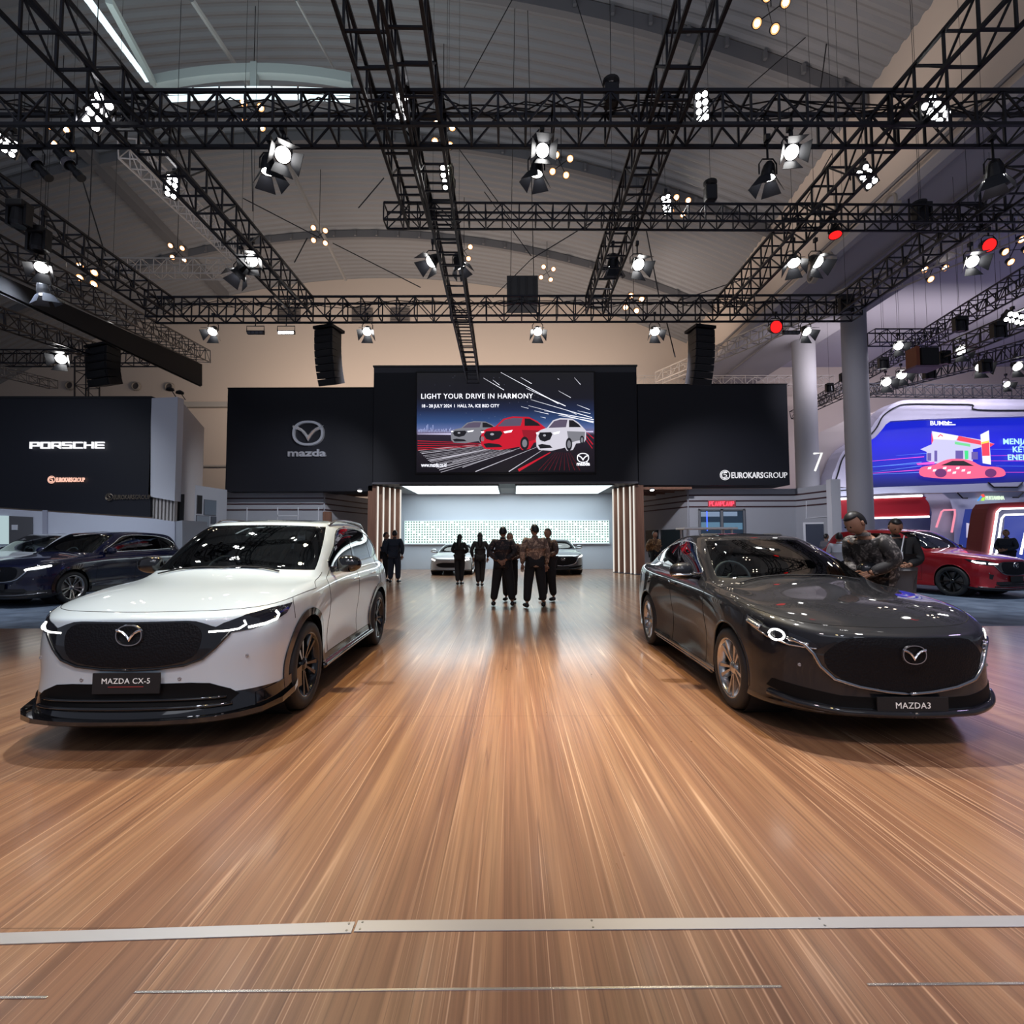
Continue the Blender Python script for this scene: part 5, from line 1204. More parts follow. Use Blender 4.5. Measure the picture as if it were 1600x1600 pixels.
    for k, nm in enumerate(names):
        fl = [f for f in bm.faces if f[lay] == k]
        if not fl: continue
        idx = {}; vs = []; ns = []; fc = []
        for f in fl:
            t = []
            for v in f.verts:
                if v.index not in idx: idx[v.index] = len(vs); vs.append(v.co.copy()); ns.append(v.normal.copy())
                t.append(idx[v.index])
            fc.append(t)
        def mk(vs_, ns_, fc_):
            o = mesh_obj(nm, vs_, fc_, mats.get(nm, P), root, smooth=True)
            o.data.normals_split_custom_set_from_vertices([tuple(n) for n in ns_]); return o
        mvs = [Vector((-v.x, v.y, v.z)) for v in vs]; mns = [Vector((-n.x, n.y, n.z)) for n in ns]; mfc = [t[::-1] for t in fc]
        if nm in both:
            out[nm] = (mk(vs, ns, fc), mk(mvs, mns, mfc))
        else:
            # zero the x of centre normals so that both halves meet cleanly
            for L_ in (ns, mns):
                for i, n in enumerate(L_):
                    if abs(vs[i].x) < 1e-4: n.x = 0; n.normalize()
            m0 = len(vs); out[nm] = mk(vs+mvs, ns+mns, fc+[[i+m0 for i in t] for t in mfc])
    bm.free()
    # ---- overlay patches
    def patch(nm, poly3, D, off, mat, parent=root, res=.03, thick=.012):
        D = Vector(D).normalized(); U = Vector((0, 0, 1)).cross(D); U = U.normalized() if U.length > .1 else Vector((1, 0, 0)); V = D.cross(U)
        pts = [(Vector(p).dot(U), Vector(p).dot(V)) for p in poly3]
        b2 = bmesh.new(); b2.faces.new([b2.verts.new((x, y, 0)) for x, y in pts])
        for axi in (0, 1):
            lo = min(p[axi] for p in pts); hi = max(p[axi] for p in pts); x = math.ceil(lo/res)*res
            while x < hi:
                no = [0, 0, 0]; no[axi] = 1; co = [0, 0, 0]; co[axi] = x
                bmesh.ops.bisect_plane(b2, geom=b2.verts[:]+b2.edges[:]+b2.faces[:], plane_co=co, plane_no=no, dist=1e-4); x += res
        base = []
        for v in b2.verts:
            o = U*v.co.x+V*v.co.y-D*8
            h, n, _, _ = bvh.ray_cast(o, D)
            if h is None: h, n, _, _ = bvh.find_nearest(o+D*8)
            if n.dot(D) > 0: n = -n
            base.append((h, n))
        vs = [h+n*off for h, n in base]; fcs = [[v.index for v in f.verts] for f in b2.faces]; b2.verts.index_update()
        m0 = len(vs); vs += [h-n*thick for h, n in base]
        bnd = [(e.verts[0].index, e.verts[1].index) for e in b2.edges if e.is_boundary]
        fcs2 = fcs+[[i+m0 for i in f[::-1]] for f in fcs]+[[a, b, b+m0, a+m0] for a, b in bnd]
        b2.free()
        o = mesh_obj(nm, vs, fcs2, mat, parent, smooth=True)
        b3 = bmesh.new(); b3.from_mesh(o.data); bmesh.ops.recalc_face_normals(b3, faces=b3.faces); b3.to_mesh(o.data); b3.free()
        md = o.modifiers.new('es', 'EDGE_SPLIT'); md.split_angle = R(40)
        return o
    def onbody(p, D, off=0.0):
        D = Vector(D).normalized(); h, n, _, _ = bvh.ray_cast(Vector(p)-D*8, D)
        if h is None: h, n, _, _ = bvh.find_nearest(Vector(p))
        if n.dot(D) > 0: n = -n
        return h+n*off
    def line(nm, pts, D, r, mat, off=0., parent=root, closed=False, n=6, dens=.04):
        Q = []; pts = [Vector(p) for p in pts]; m = len(pts)
        for i in range(m if closed else m-1):
            a, b = pts[i], pts[(i+1) % m]; k = max(1, int((b-a).length/dens)); Q += [a.lerp(b, j/k) for j in range(k)]
        if not closed: Q.append(pts[-1])
        return MB().path([onbody(q, D, off) for q in Q], r, n, closed).build(nm, mat, parent, smooth=True)
    def mir(p): return [(-a, b, c) for a, b, c in p]
    F = (0, 1, 0)
    def sym(h):  # half outline (x>=0, from top centre round to bottom centre) -> closed
        return [(x, 0, z) for x, z in h]+[(-x, 0, z) for x, z in h[::-1] if x > 1e-6]
    # seams
    if hero:
        mb = MB()
        def iso(pts, r=.0028):
            for sx in (1, -1): mb.path([Vector((sx*S(u, v).x, S(u, v).y, S(u, v).z)) for u, v in pts], r, 5)
        iso([(a*.15, ku['hood']) for a in range(0, int(5.45/.15)+1)]+[(5.45, ku['hood'])])
        iso([(5.45, ku['hood']+(VB-ku['hood'])*a/12) for a in range(13)])
        for u in (6.1, 8.0): iso([(u, ku['skirt']+(VB+.05-ku['skirt'])*a/40) for a in range(41)])
        iso([(10.1, 6.2+(VB+.1-6.2)*a/14) for a in range(15)])
        iso([(6.1+4*a/30, ku['skirt']) for a in range(31) if not any(abs(S(6.1+4*a/30, ku['skirt']).y-y) < ra for y in ax)])
        iso([(4.3, v) for v in np.linspace(6.3, ku['hood'], 8)])
        mb.build('panel_seams', seam_m, root)
    # window trim
    Ds = (-1, 0, 0)
    for sx in (1, -1):
        line('window_trim', [(sx, y, z) for y, z in dlo], (-sx, 0, 0), .009, spec.get('trim_mat', glossb), closed=True)
        yb_ = spec['bpillar']; zt = spec['bp_z']
        patch('pillar_cover', [(sx, yb_, zt[0]), (sx, yb_+.09, zt[0]), (sx, yb_+.10, zt[1]), (sx, yb_+.03, zt[1])], (-sx, 0, 0), .003, glossb, thick=.004)
        yb2 = spec['cpillar']; 
        patch('pillar_cover', [(sx, yb2, zt[0]+.03), (sx, yb2+.04, zt[0]+.03), (sx, yb2+.0, zt[1]-.09), (sx, yb2-.04, zt[1]-.06)], (-sx, 0, 0), .003, glossb, thick=.004)
    # wheel arch cladding
    for sx in (1, -1):
        for y in ax:
            if spec.get('clad'):
                ang = np.linspace(-.30, math.pi+.30, 34)
                w0 = spec['clad']
                for_outer = [(sx, y+(ra+w0)*math.cos(a), zc+.02+(ra+w0)*math.sin(a)) for a in ang]
                inner = [(sx, y+(ra-.004)*math.cos(a), zc+.02+(ra-.004)*math.sin(a)) for a in ang[::-1]]
                patch('wheel_arch_trim', for_outer+inner, (-sx, 0, 0), .012, glossb, thick=.02, res=.05)
            else:
                ang = np.linspace(-.20, math.pi+.20, 40)
                pts = [onbody((sx, y+(ra+.004)*math.cos(a), zc+.02+(ra+.004)*math.sin(a)), (-sx, 0, 0), -.004) for a in ang]
                MB().path(pts, .010, 8).build('wheel_arch_lip', P, root, smooth=True)
            MB().lathe([(sx*.84, ra+.01), (sx*.45, ra+.01), (sx*.45, .01)], 36, c=(0, y, zc+.02)).build('wheel_well', matt, root, smooth=False, fix=False)
    # floor pan and cabin tub
    mb = MB(); L_ = spec['len']
    mb.box((0, L_/2, .26), (1.42, L_-.55, .10))
    mb.box((0, L_*.53, spec['tub']*.5+.15), (1.50, L_*.50, spec['tub']-.30)); mb.build('floor_pan', matt, root)
    tz = spec['tub']; y0 = spec['cowl_y']
    # dashboard
    mb = MB(); yd = y0+.10
    prof = [(yd+.02, tz-.25), (yd+.02, spec['cowl_z']-.06), (yd+.30, spec['cowl_z']-.03), (yd+.52, spec['cowl_z']-.07), (yd+.56, tz-.25)]
    mb.prism(prof, 'X', -.68, .68); mb.build('dashboard', dash_m, root)
    o = boxo('screen', (0, yd+.42, spec['cowl_z']+.03), (.26, .02, .11), glossb, root)
    # steering wheel (right-hand drive)
    mb = MB(); c = Vector((-.37, yd+.66, spec['cowl_z']-.03)); q = Matrix.Rotation(R(-25), 3, 'X')
    ring = [c+q @ Vector((.185*math.cos(t), 0, .185*math.sin(t))) for t in np.linspace(0, 2*math.pi, 25)[:-1]]
    mb.path(ring, .015, 8, True)
    for a in (0, 180, 270): mb.tube(c, c+q @ Vector((.18*math.cos(R(a)), 0, .18*math.sin(R(a)))), .016, 6)
    mb.lathe([(-.03, .055), (.03, .05), (.031, 0)], 14, 'Y', c=c); mb.build('steering_wheel', dash_m, root, smooth=True)
    if hero:
        for x, y in ((-.37, y0+1.30), (.37, y0+1.30)):
            st = boxo('seat', (x, y, tz+.10), (.46, .16, .62), seat_m, root, Matrix.Rotation(R(-12), 3, 'X'), .06)
            boxo('headrest', (x, y+.10, tz+.46), (.25, .10, .17), seat_m, st, bev=.04)
        st = boxo('seat', (0, y0+2.15, tz+.05), (1.2, .18, .5), seat_m, root, Matrix.Rotation(R(-15), 3, 'X'), .06)
        for x in (-.38, .38): boxo('headrest', (x, y0+2.24, tz+.34), (.24, .09, .14), seat_m, st, bev=.03)
        wp = S(0, VR-.35); boxo('rear_view_mirror', (0, wp.y+.10, wp.z-.06), (.22, .03, .06), matt, root, bev=.01)
        # wipers lying at the screen foot
        for x0, x1 in ((-.60, -.02), (-.02, .50)):
            pts = [onbody((x0+(x1-x0)*t, S(0, VB).y+.05+.10*t*(1-t)+.02, 3), (0, 0, -1), .014) for t in np.linspace(0, 1, 9)]
            MB().path(pts, .008, 6).build('wiper', matt, root)
    # door mirrors
    for sx in (1, -1):
        my, mz = spec['mirror']; pb = onbody((sx, my, mz-.02), (-sx, 0, 0)); xo = sx*spec.get('mirror_out', .985)
        bmm = bmesh.new(); bmesh.ops.create_icosphere(bmm, subdivisions=3, radius=1)
        for v in bmm.verts:
            x, y, z = v.co
            y2 = y*.085 if y < 0 else y*.035
            zz = (abs(z)**.75)*(1 if z > 0 else -1)*.088; xx = (abs(x)**.8)*(1 if x > 0 else -1)*.125
            v.co = Vector((xo+xx, my+.02+y2+abs(xx)*.15*sx*0, mz+.055+zz*(1-.18*x*sx)))
        me = bpy.data.meshes.new('mirror'); bmm.to_mesh(me); bmm.free(); me.materials.append(spec.get('mirror_mat', P)); me.polygons.foreach_set('use_smooth', [True]*len(me.polygons))
        mo = link(bpy.data.objects.new('door_mirror', me), root)
        MB().tube((pb.x*.97, my+.02, mz-.01), (xo, my+.02, mz+.01), .03, 8, .022).build('mirror_arm', spec.get('mirror_arm', glossb), mo, smooth=True)
        boxo('mirror_glass', (xo, my+.057, mz+.055), (.19, .004, .10), chrome, mo)
        if spec.get('mirror_low'):
            MB().path([Vector((xo-sx*.11+sx*.22*t, my-.035-.03*math.sin(math.pi*t), mz+.02)) for t in np.linspace(0, 1, 7)], .012, 6).build('mirror_band', chrome, mo, smooth=True)
        # handles
        for k, (y, z) in enumerate(spec['handles']):
            a = onbody((sx, y, z), (-sx, 0, 0), .018); b = onbody((sx, y+.17, z+.006), (-sx, 0, 0), .018)
            out['front_door' if k == 0 else 'rear_door'][0 if sx > 0 else 1]
            MB().path([onbody((sx, y-.01, z), (-sx, 0, 0), .0), a, a.lerp(b, .5)+Vector((sx*.008, 0, 0)), b, onbody((sx, y+.18, z+.006), (-sx, 0, 0), .0)], .013, 6).build('door_handle', spec.get('handle_mat', P), out['front_door' if k == 0 else 'rear_door'][0 if sx > 0 else 1], smooth=True)
    # grille, lamps
    fr = sym([(x*spec.get('gs', 1), z+spec.get('gz', 0)) for x, z in spec['grille_frame']]); frs = [(x, 0, z) for x, z in smooth_poly([(p[0], p[2]) for p in fr], 2)]
    gf = patch('grille_frame', frs, F, .006, spec.get('frame_mat', glossb), thick=.02)
    gi = sym([(x*spec.get('gs', 1), z+spec.get('gz', 0)) for x, z in spec['grille']]); gis = [(x, 0, z) for x, z in smooth_poly([(p[0], p[2]) for p in gi], 2)]
    patch('grille', gis, F, .010, grille_m, thick=.012)
    if spec.get('wing'):
        for sx in (1, -1): line('grille_wing', [(sx*x*spec.get('gs', 1), 0, z+spec.get('gz', 0)) for x, z in spec['wing']], F, spec.get('wing_r', .011), spec['wing_mat'], .010, n=8)
    e = onbody((0, 0, spec['emblem'][0]), F, .022)
    emblem(root, e, spec['emblem'][1], chrome)
    for sx in (1, -1):
        D = Vector((-.50*sx, .86, 0))
        hp = [(sx*x, y, z) for x, y, z in spec['lamp']]
        hl = patch('headlight', hp, D, .005, lampglass, thick=.01, res=.025)
        for seg, rr, mt_ in spec['drl']:
            line('daytime_light', [(sx*x, y, z) for x, y, z in seg], D, rr, {'d': drl, 'c': chrome, 'r': lens_clear}[mt_], .006, parent=hl, n=8, dens=.015)
    for nm, poly, D, off, mt_, thk in spec['patches']:
        for sx in ((1, -1) if nm[0] != '*' else (1,)):
            patch(nm.strip('*'), [(sx*x, y, z) for x, y, z in poly], (D[0]*sx, D[1], D[2]), off, mt_, thick=thk)
    for nm, pts, D, r, mt_, off in spec['lines']:
        for sx in (1, -1): line(nm, [(sx*x, y, z) for x, y, z in pts], (D[0]*sx, D[1], D[2]), r, mt_, off, n=8)
    if spec.get('blade'):
        # splitter: a thin lip that runs round the nose and flares at the corners
        path_ = [(0, 0), (.25, .0), (.45, .02), (.60, .06), (.72, .14), (.80, .26), (.86, .42), (.895, .58), (.905, .66)]
        prof = []
        for i, (x, y) in enumerate(path_):
            f = i/(len(path_)-1); D = Vector((-.9*f*f-.02, 1-.8*f*f, 0)).normalized(); b0 = onbody((x, y, .205), D, 0); o = Vector((-D.x, -D.y, 0))
            wd = .055+.035*math.sin(math.pi*min(1, f*1.05)); zr = .0 if f < .7 else (f-.7)*.20
            prof.append([b0-o*.05+Vector((0, 0, .012)), b0+o*wd*.6+Vector((0, 0, .012+zr)), b0+o*wd+Vector((0, 0, .022+zr+.03*f)), b0+o*wd+Vector((0, 0, .002+zr)), b0+o*wd*.5+Vector((0, 0, -.018+zr)), b0-o*.05+Vector((0, 0, -.018))])
        rows = [[Vector((-v.x, v.y, v.z)) for v in r_] for r_ in prof[:0:-1]]+prof
        vs = [v for r_ in rows for v in r_]; fs = [(i*6+k, (i+1)*6+k, (i+1)*6+(k+1) % 6, i*6+(k+1) % 6) for i in range(len(rows)-1) for k in range(6)]+[tuple(range(6)), tuple(range(len(vs)-1, len(vs)-7, -1))]
        b_ = mesh_obj('front_splitter', vs, fs, glossb, root)
        MB().path([onbody((x, 0, .335), (0, 1, 0), .010) for x in np.linspace(-.62, .62, 30)], .012, 6).path([onbody((x, 0, .285), (0, 1, 0), .010) for x in np.linspace(-.66, .66, 30)], .016, 6).build('intake_bar', glossb, root, smooth=True)
    # plate
    if spec.get('plate'):
        z, w_, h_, txt, ts, px_ = spec['plate']; yy = onbody((0, 0, z+h_*.3), F, .0).y-.028
        pl = boxo('number_plate', (0, yy, z), (w_, .012, h_), matt, root, bev=.002)
        if txt:
            tx = text_obj('lettering', txt, ts, M('plate_white', (.8, .8, .8), .5, emit=(1, 1, 1), es=.12), pl, (0, yy-.008, z+px_), ext=.001, align='CENTER', bold=.0, space=1.06)
            if spec.get('redline'): boxo('red_underline', (0, yy-.008, z+px_-.022), (.235, .002, .004), E('plate_red', (.6, .04, .04), .3), pl)
    # parking sensors
    if hero:
        for x, z in spec['sensors']:
            for sx in (1, -1):
                p = onbody((sx*x, 0, z), F, .002); h, n, _, _ = bvh.find_nearest(p)
                MB().lathe([(-.004, .013), (.003, .012), (.004, .006), (.002, .005), (.001, 0)], 14, q=Vector((0, -1, 0)).to_track_quat('X', 'Z') , c=p).build('parking_sensor', M('sensor', (.30, .30, .32), .4), root, smooth=True)
    # wheels
    wr = spec['wheel_r']; ww = spec.get('tyre_w', .225)
    for y in ax:
        for sx in (1, -1):
            wx = sx*(spec['track']-ww/2)
            w = make_wheel(root, (wx, y, wr), wr, ww, sx, spec['rim_mat'], hero, spec.get('spokes', 10))
    # roof rails, antenna, sunroof
    if spec.get('rails'):
        for sx in (1, -1):
            pts = [S(u, VR+.10) for u in np.linspace(4.9, 11.0, 22)]
            pts = [Vector((sx*(p.x), p.y, p.z+.045*min(1, 6*i/22, 6*(21-i)/22))) for i, p in enumerate(pts)]
            MB().path(pts, .014, 8).build('roof_rail', spec['rails'], root, smooth=True)
    if spec.get('sunroof'):
        y1, y2, xx = spec['sunroof']
        patch('sunroof', [(-xx, y1, 3), (xx, y1, 3), (xx, y2, 3), (-xx, y2, 3)], (0, 0, -1), .004, glossb, thick=.01, res=.08)
    return root, S

def make_wheel(car, c, r, w, sx, rim_mat, hero=True, nsp=10):
    c = Vector(c); k = 40 if hero else 24; rr = r*.735
    rim = MB().lathe([(sx*w*.46, rr+.006), (sx*w*.48, rr), (sx*w*.44, rr-.012), (sx*w*.25, rr-.03), (-sx*w*.40, rr-.035), (-sx*w*.42, rr)], k, c=c).build('wheel', rim_mat, car, smooth=True, fix=False)
    MB().lathe([(-sx*w*.42, rr), (-sx*w*.5, r*.80), (-sx*w*.5, r*.90), (-sx*w*.44, r*.975), (-sx*w*.30, r*.998), (sx*w*.30, r*.998), (sx*w*.44, r*.975), (sx*w*.5, r*.90), (sx*w*.505, r*.80), (sx*w*.47, rr), (sx*w*.40, rr-.004)], k*2 if hero else k, c=c).build('tyre', rubber, rim, smooth=True, fix=False)
    mb = MB(); f = .40*w
    for i in range(nsp):
        a = 2*math.pi*i/nsp+(.11 if i % 2 else -.11)
        u = Vector((0, math.cos(a), math.sin(a))); t = Vector((0, -math.sin(a), math.cos(a)))
        def P(rad, h, s_): return c+u*rad+t*s_+Vector((sx*h, 0, 0))
        r0, r1 = .035, rr-.012; w0, w1 = .017, .030*(10/nsp)
        rm = r1*.55
        vs = []
        for rad, ww_, hh in ((r0, w0, f*.72), (rm, (w0+w1)*.42, f*.86), (r1, w1, f*1.02)):
            vs += [P(rad, hh-.045, -ww_), P(rad, hh, -ww_*.55), P(rad, hh, ww_*.55), P(rad, hh-.045, ww_)]
        fs = []
        for g in (0, 4):
            for j in range(4): fs.append((g+j, g+(j+1) % 4, g+4+(j+1) % 4, g+4+j))
        fs += [(0, 1, 2, 3), (8, 9, 10, 11)]
        mb.add(vs, fs)
    mb.build('spokes', rim_mat, rim)
    MB().lathe([(sx*f*.4, .062), (sx*f*.80, .055), (sx*f*.90, .034), (sx*f*.92, .030), (sx*f*.93, 0)], 20, c=c).build('hub_cap', rim_mat, rim, smooth=True, fix=False)
    if hero:
        MB().lathe([(sx*.02, .02), (sx*.02, rr*.80), (0, rr*.80), (0, .02)], 32, c=c).build('brake_disc', M('brake_disc', (.22, .21, .2), .4, .8), rim, fix=False)
    MB().disc(c-Vector((sx*.02, 0, 0)), (sx, 0, 0), rr-.01, 24).build('backing', matt, rim)
    return rim

def Z(*a): return list(a)
def loop(X, Y, ZZ): return list(zip(X, Y, ZZ))
def suv_loops():
    X = [0, .32, .60, .80, .885, .905, .895, .890, .890, .895, .91, .895, .75, .40, 0]
    Y = [0, .02, .09, .26, .52, .92, 1.45, 2.0, 2.6, 3.2, 3.62, 4.1, 4.45, 4.55, 4.57]
    sh = lambda X, k, d=0: [x*k+d*(x > .1) for x in X]
    fy = lambda d, r=0: [y+(d*max(0, 1-i/4.5) if i < 5 else 0)-(r if i > 11 else 0) for i, y in enumerate(Y)]
    fz = lambda f, s, r: [f if i < 4 else (f+s)/2 if i == 4 else r if i > 11 else s for i in range(15)]
    Ls = []
    Ls.append(loop(sh(X, .80), fy(.30, .3), fz(.19, .22, .26)))
    Ls.append(loop(sh(X, .985), fy(-.005, .05), fz(.185, .215, .25)))
    Ls.append(loop(sh(X, 1.0), fy(-.01, .02), fz(.27, .27, .33)))
    Ls.append(loop([0, .33, .61, .80, .885, .905, .885, .875, .875, .88, .905, .895, .76, .41, 0], fy(.035), fz(.36, .35, .42)))
    Ls.append(loop([0, .33, .60, .79, .885, .908, .875, .862, .862, .872, .905, .895, .76, .41, 0], fy(.04), fz(.50, .48, .58)))
    Ls.append(loop([0, .33, .60, .80, .89, .915, .885, .872, .872, .885, .915, .90, .765, .41, 0], fy(.03), fz(.64, .62, .74)))
    Ls.append(loop([0, .33, .60, .79, .885, .918, .905, .892, .892, .90, .918, .90, .765, .41, 0], fy(.045), fz(.77, .76, .88)))
    Ls.append(loop([0, .33, .59, .775, .87, .905, .905, .898, .898, .902, .908, .88, .745, .40, 0], fy(.075, .04), [.865, .865, .86, .855, .87, .90, .90, .90, .91, .93, .945, .97, 1.0, 1.0, 1.0]))
    Ls.append(loop([0, .32, .575, .755, .845, .878, .885, .885, .885, .885, .88, .84, .71, .38, 0], [.15, .17, .23, .37, .58, .93, 1.45, 2.0, 2.6, 3.2, 3.65, 4.1, 4.38, 4.47, 4.49], [.915, .917, .92, .93, .955, .985, 1.0, 1.005, 1.01, 1.03, 1.045, 1.07, 1.09, 1.08, 1.08]))
    Ls.append(loop([0, .28, .50, .655, .75, .81, .845, .855, .855, .85, .84, .79, .67, .36, 0], [.62, .64, .69, .79, .93, 1.13, 1.50, 2.02, 2.62, 3.22, 3.67, 4.10, 4.35, 4.43, 4.45], [1.036, 1.037, 1.040, 1.038, 1.040, 1.05, 1.06, 1.065, 1.075, 1.09, 1.10, 1.12, 1.13, 1.12, 1.12]))
    L10 = loop([0, .26, .48, .64, .735, .785, .815, .825, .825, .82, .805, .755, .64, .34, 0], [1.20, 1.215, 1.25, 1.31, 1.38, 1.48, 1.68, 2.1, 2.7, 3.25, 3.7, 4.10, 4.31, 4.39, 4.41], [1.135, 1.13, 1.12, 1.11, 1.105, 1.105, 1.11, 1.12, 1.13, 1.145, 1.16, 1.175, 1.17, 1.165, 1.165])
    L12 = loop([0, .265, .46, .565, .615, .635, .65, .66, .66, .65, .63, .60, .52, .28, 0], [1.98, 1.985, 2.01, 2.06, 2.14, 2.25, 2.42, 2.65, 2.95, 3.32, 3.65, 3.92, 4.07, 4.12, 4.13], [1.595, 1.593, 1.587, 1.58, 1.578, 1.583, 1.597, 1.607, 1.61, 1.60, 1.585, 1.565, 1.55, 1.555, 1.555])
    Ls.append(L10); Ls.append(mid(L10, L12, .5, 0, 0, .018)); Ls[-1] = [(x*1.035, y, z) for x, y, z in Ls[-1]]; Ls.append(L12)
    Ls.append(loop([0, .22, .36, .44, .48, .50, .51, .515, .515, .51, .50, .46, .38, .2, 0], [2.12, 2.13, 2.16, 2.24, 2.34, 2.48, 2.62, 2.8, 3.0, 3.28, 3.52, 3.74, 3.88, 3.95, 3.96], [1.63, 1.629, 1.628, 1.63, 1.635, 1.64, 1.648, 1.652, 1.652, 1.645, 1.632, 1.615, 1.60, 1.597, 1.597]))
    Ls.append(loop([0]*15, [2.35, 2.37, 2.42, 2.5, 2.58, 2.66, 2.75, 2.86, 3.0, 3.18, 3.33, 3.47, 3.57, 3.63, 3.65], [1.658, 1.659, 1.661, 1.664, 1.667, 1.669, 1.671, 1.671, 1.67, 1.665, 1.66, 1.652, 1.645, 1.64, 1.64]))
    return Ls
def sedan_loops():
    Y = [0, .025, .11, .30, .54, .93, 1.45, 2.0, 2.6, 3.2, 3.66, 4.15, 4.48, 4.60, 4.63]
    fy = lambda d, r=0: [y+(d*max(0, 1-i/4.5) if i < 5 else 0)-(r if i > 11 else 0) for i, y in enumerate(Y)]
    fz = lambda f, s, r: [f if i < 4 else (f+s)/2 if i == 4 else r if i > 11 else s for i in range(15)]
    X0 = [0, .31, .57, .77, .86, .878, .868, .865, .865, .872, .885, .855, .71, .38, 0]
    Ls = [loop([x*.8 for x in X0], fy(.32, .3), fz(.19, .19, .24)),
          loop([x*.985 for x in X0], fy(.06, .06), fz(.205, .20, .23)),
          loop(X0, fy(.045, .03), fz(.26, .25, .32)),
          loop([0, .31, .575, .775, .865, .882, .860, .853, .853, .862, .885, .865, .725, .39, 0], fy(.055), fz(.34, .33, .42)),
          loop([0, .31, .57, .765, .862, .886, .853, .842, .842, .858, .89, .87, .73, .39, 0], fy(.050), fz(.45, .45, .57)),
          loop([0, .31, .565, .76, .862, .892, .862, .848, .848, .868, .897, .872, .735, .39, 0], fy(.030), fz(.57, .58, .72)),
          loop([0, .31, .56, .75, .858, .895, .882, .868, .868, .885, .898, .870, .73, .39, 0], fy(.012), fz(.675, .71, .85)),
          loop([0, .30, .55, .735, .845, .886, .886, .880, .880, .886, .887, .845, .70, .37, 0], fy(.022, .06), [.745, .745, .745, .755, .79, .835, .85, .855, .87, .90, .93, .97, 1.0, 1.02, 1.02]),
          loop([0, .29, .525, .705, .81, .85, .862, .862, .862, .865, .855, .80, .67, .36, 0], [.13, .145, .21, .37, .60, .95, 1.45, 2.0, 2.6, 3.2, 3.66, 4.14, 4.42, 4.53, 4.56], [.800, .805, .815, .845, .885, .925, .94, .95, .965, .99, 1.015, 1.045, 1.065, 1.075, 1.08]),
          loop([0, .255, .455, .60, .70, .77, .81, .82, .82, .815, .80, .74, .635, .34, 0], [.62, .635, .70, .82, .98, 1.18, 1.55, 2.05, 2.65, 3.25, 3.68, 4.12, 4.36, 4.46, 4.48], [.938, .939, .943, .947, .957, .973, .99, 1.0, 1.015, 1.035, 1.05, 1.07, 1.09, 1.10, 1.105])]
    L10 = loop([0, .25, .46, .61, .70, .745, .775, .785, .785, .775, .755, .70, .60, .32, 0], [1.24, 1.255, 1.30, 1.38, 1.46, 1.56, 1.76, 2.15, 2.7, 3.25, 3.65, 4.02, 4.24, 4.35, 4.37], [1.05, 1.045, 1.035, 1.025, 1.025, 1.03, 1.04, 1.05, 1.065, 1.08, 1.09, 1.10, 1.10, 1.11, 1.115])
    L12 = loop([0, .24, .40, .49, .53, .55, .565, .57, .568, .555, .535, .505, .43, .23, 0], [2.13, 2.14, 2.165, 2.22, 2.30, 2.40, 2.55, 2.75, 2.98, 3.25, 3.48, 3.68, 3.80, 3.85, 3.86], [1.425, 1.423, 1.418, 1.413, 1.413, 1.418, 1.428, 1.435, 1.435, 1.422, 1.398, 1.365, 1.345, 1.35, 1.352])
    Ls.append(L10); m = mid(L10, L12, .5, 0, 0, .02); Ls.append([(x*1.03, y, z) for x, y, z in m]); Ls.append(L12)
    Ls.append(loop([0, .20, .32, .38, .42, .435, .445, .447, .445, .435, .42, .39, .32, .17, 0], [2.27, 2.275, 2.30, 2.36, 2.44, 2.54, 2.66, 2.8, 2.97, 3.17, 3.35, 3.5, 3.6, 3.65, 3.66], [1.463, 1.462, 1.460, 1.460, 1.463, 1.468, 1.473, 1.476, 1.474, 1.462, 1.443, 1.42, 1.405, 1.40, 1.40]))
    Ls.append(loop([0]*15, [2.45, 2.46, 2.5, 2.56, 2.62, 2.68, 2.75, 2.83, 2.94, 3.05, 3.15, 3.25, 3.32, 3.36, 3.38], [1.487, 1.487, 1.489, 1.491, 1.493, 1.494, 1.495, 1.494, 1.492, 1.486, 1.478, 1.468, 1.46, 1.455, 1.453]))
    return Ls
white_p = paint('car_white', (.56, .66, .74), 0, .30); grey_p = paint('car_machine_grey', (.0115, .0125, .016), .0, .45); grey_p.node_tree.nodes['Principled BSDF'].inputs['Specular IOR Level'].default_value = .12
navy_p = paint('car_navy', (.003, .005, .030), .1, .25); red_p = paint('car_red', (.42, .012, .022), .55, .3)
silver_p = paint('car_silver', (.50, .53, .57), .3, .35); gun_p = paint('car_gunmetal', (.10, .11, .12), .6, .35)
rim_black = M('rim_black', (.012, .012, .013), .18, .4, coat=.6); rim_silver = M('rim_silver', (.50, .48, .46), .22, 1.)
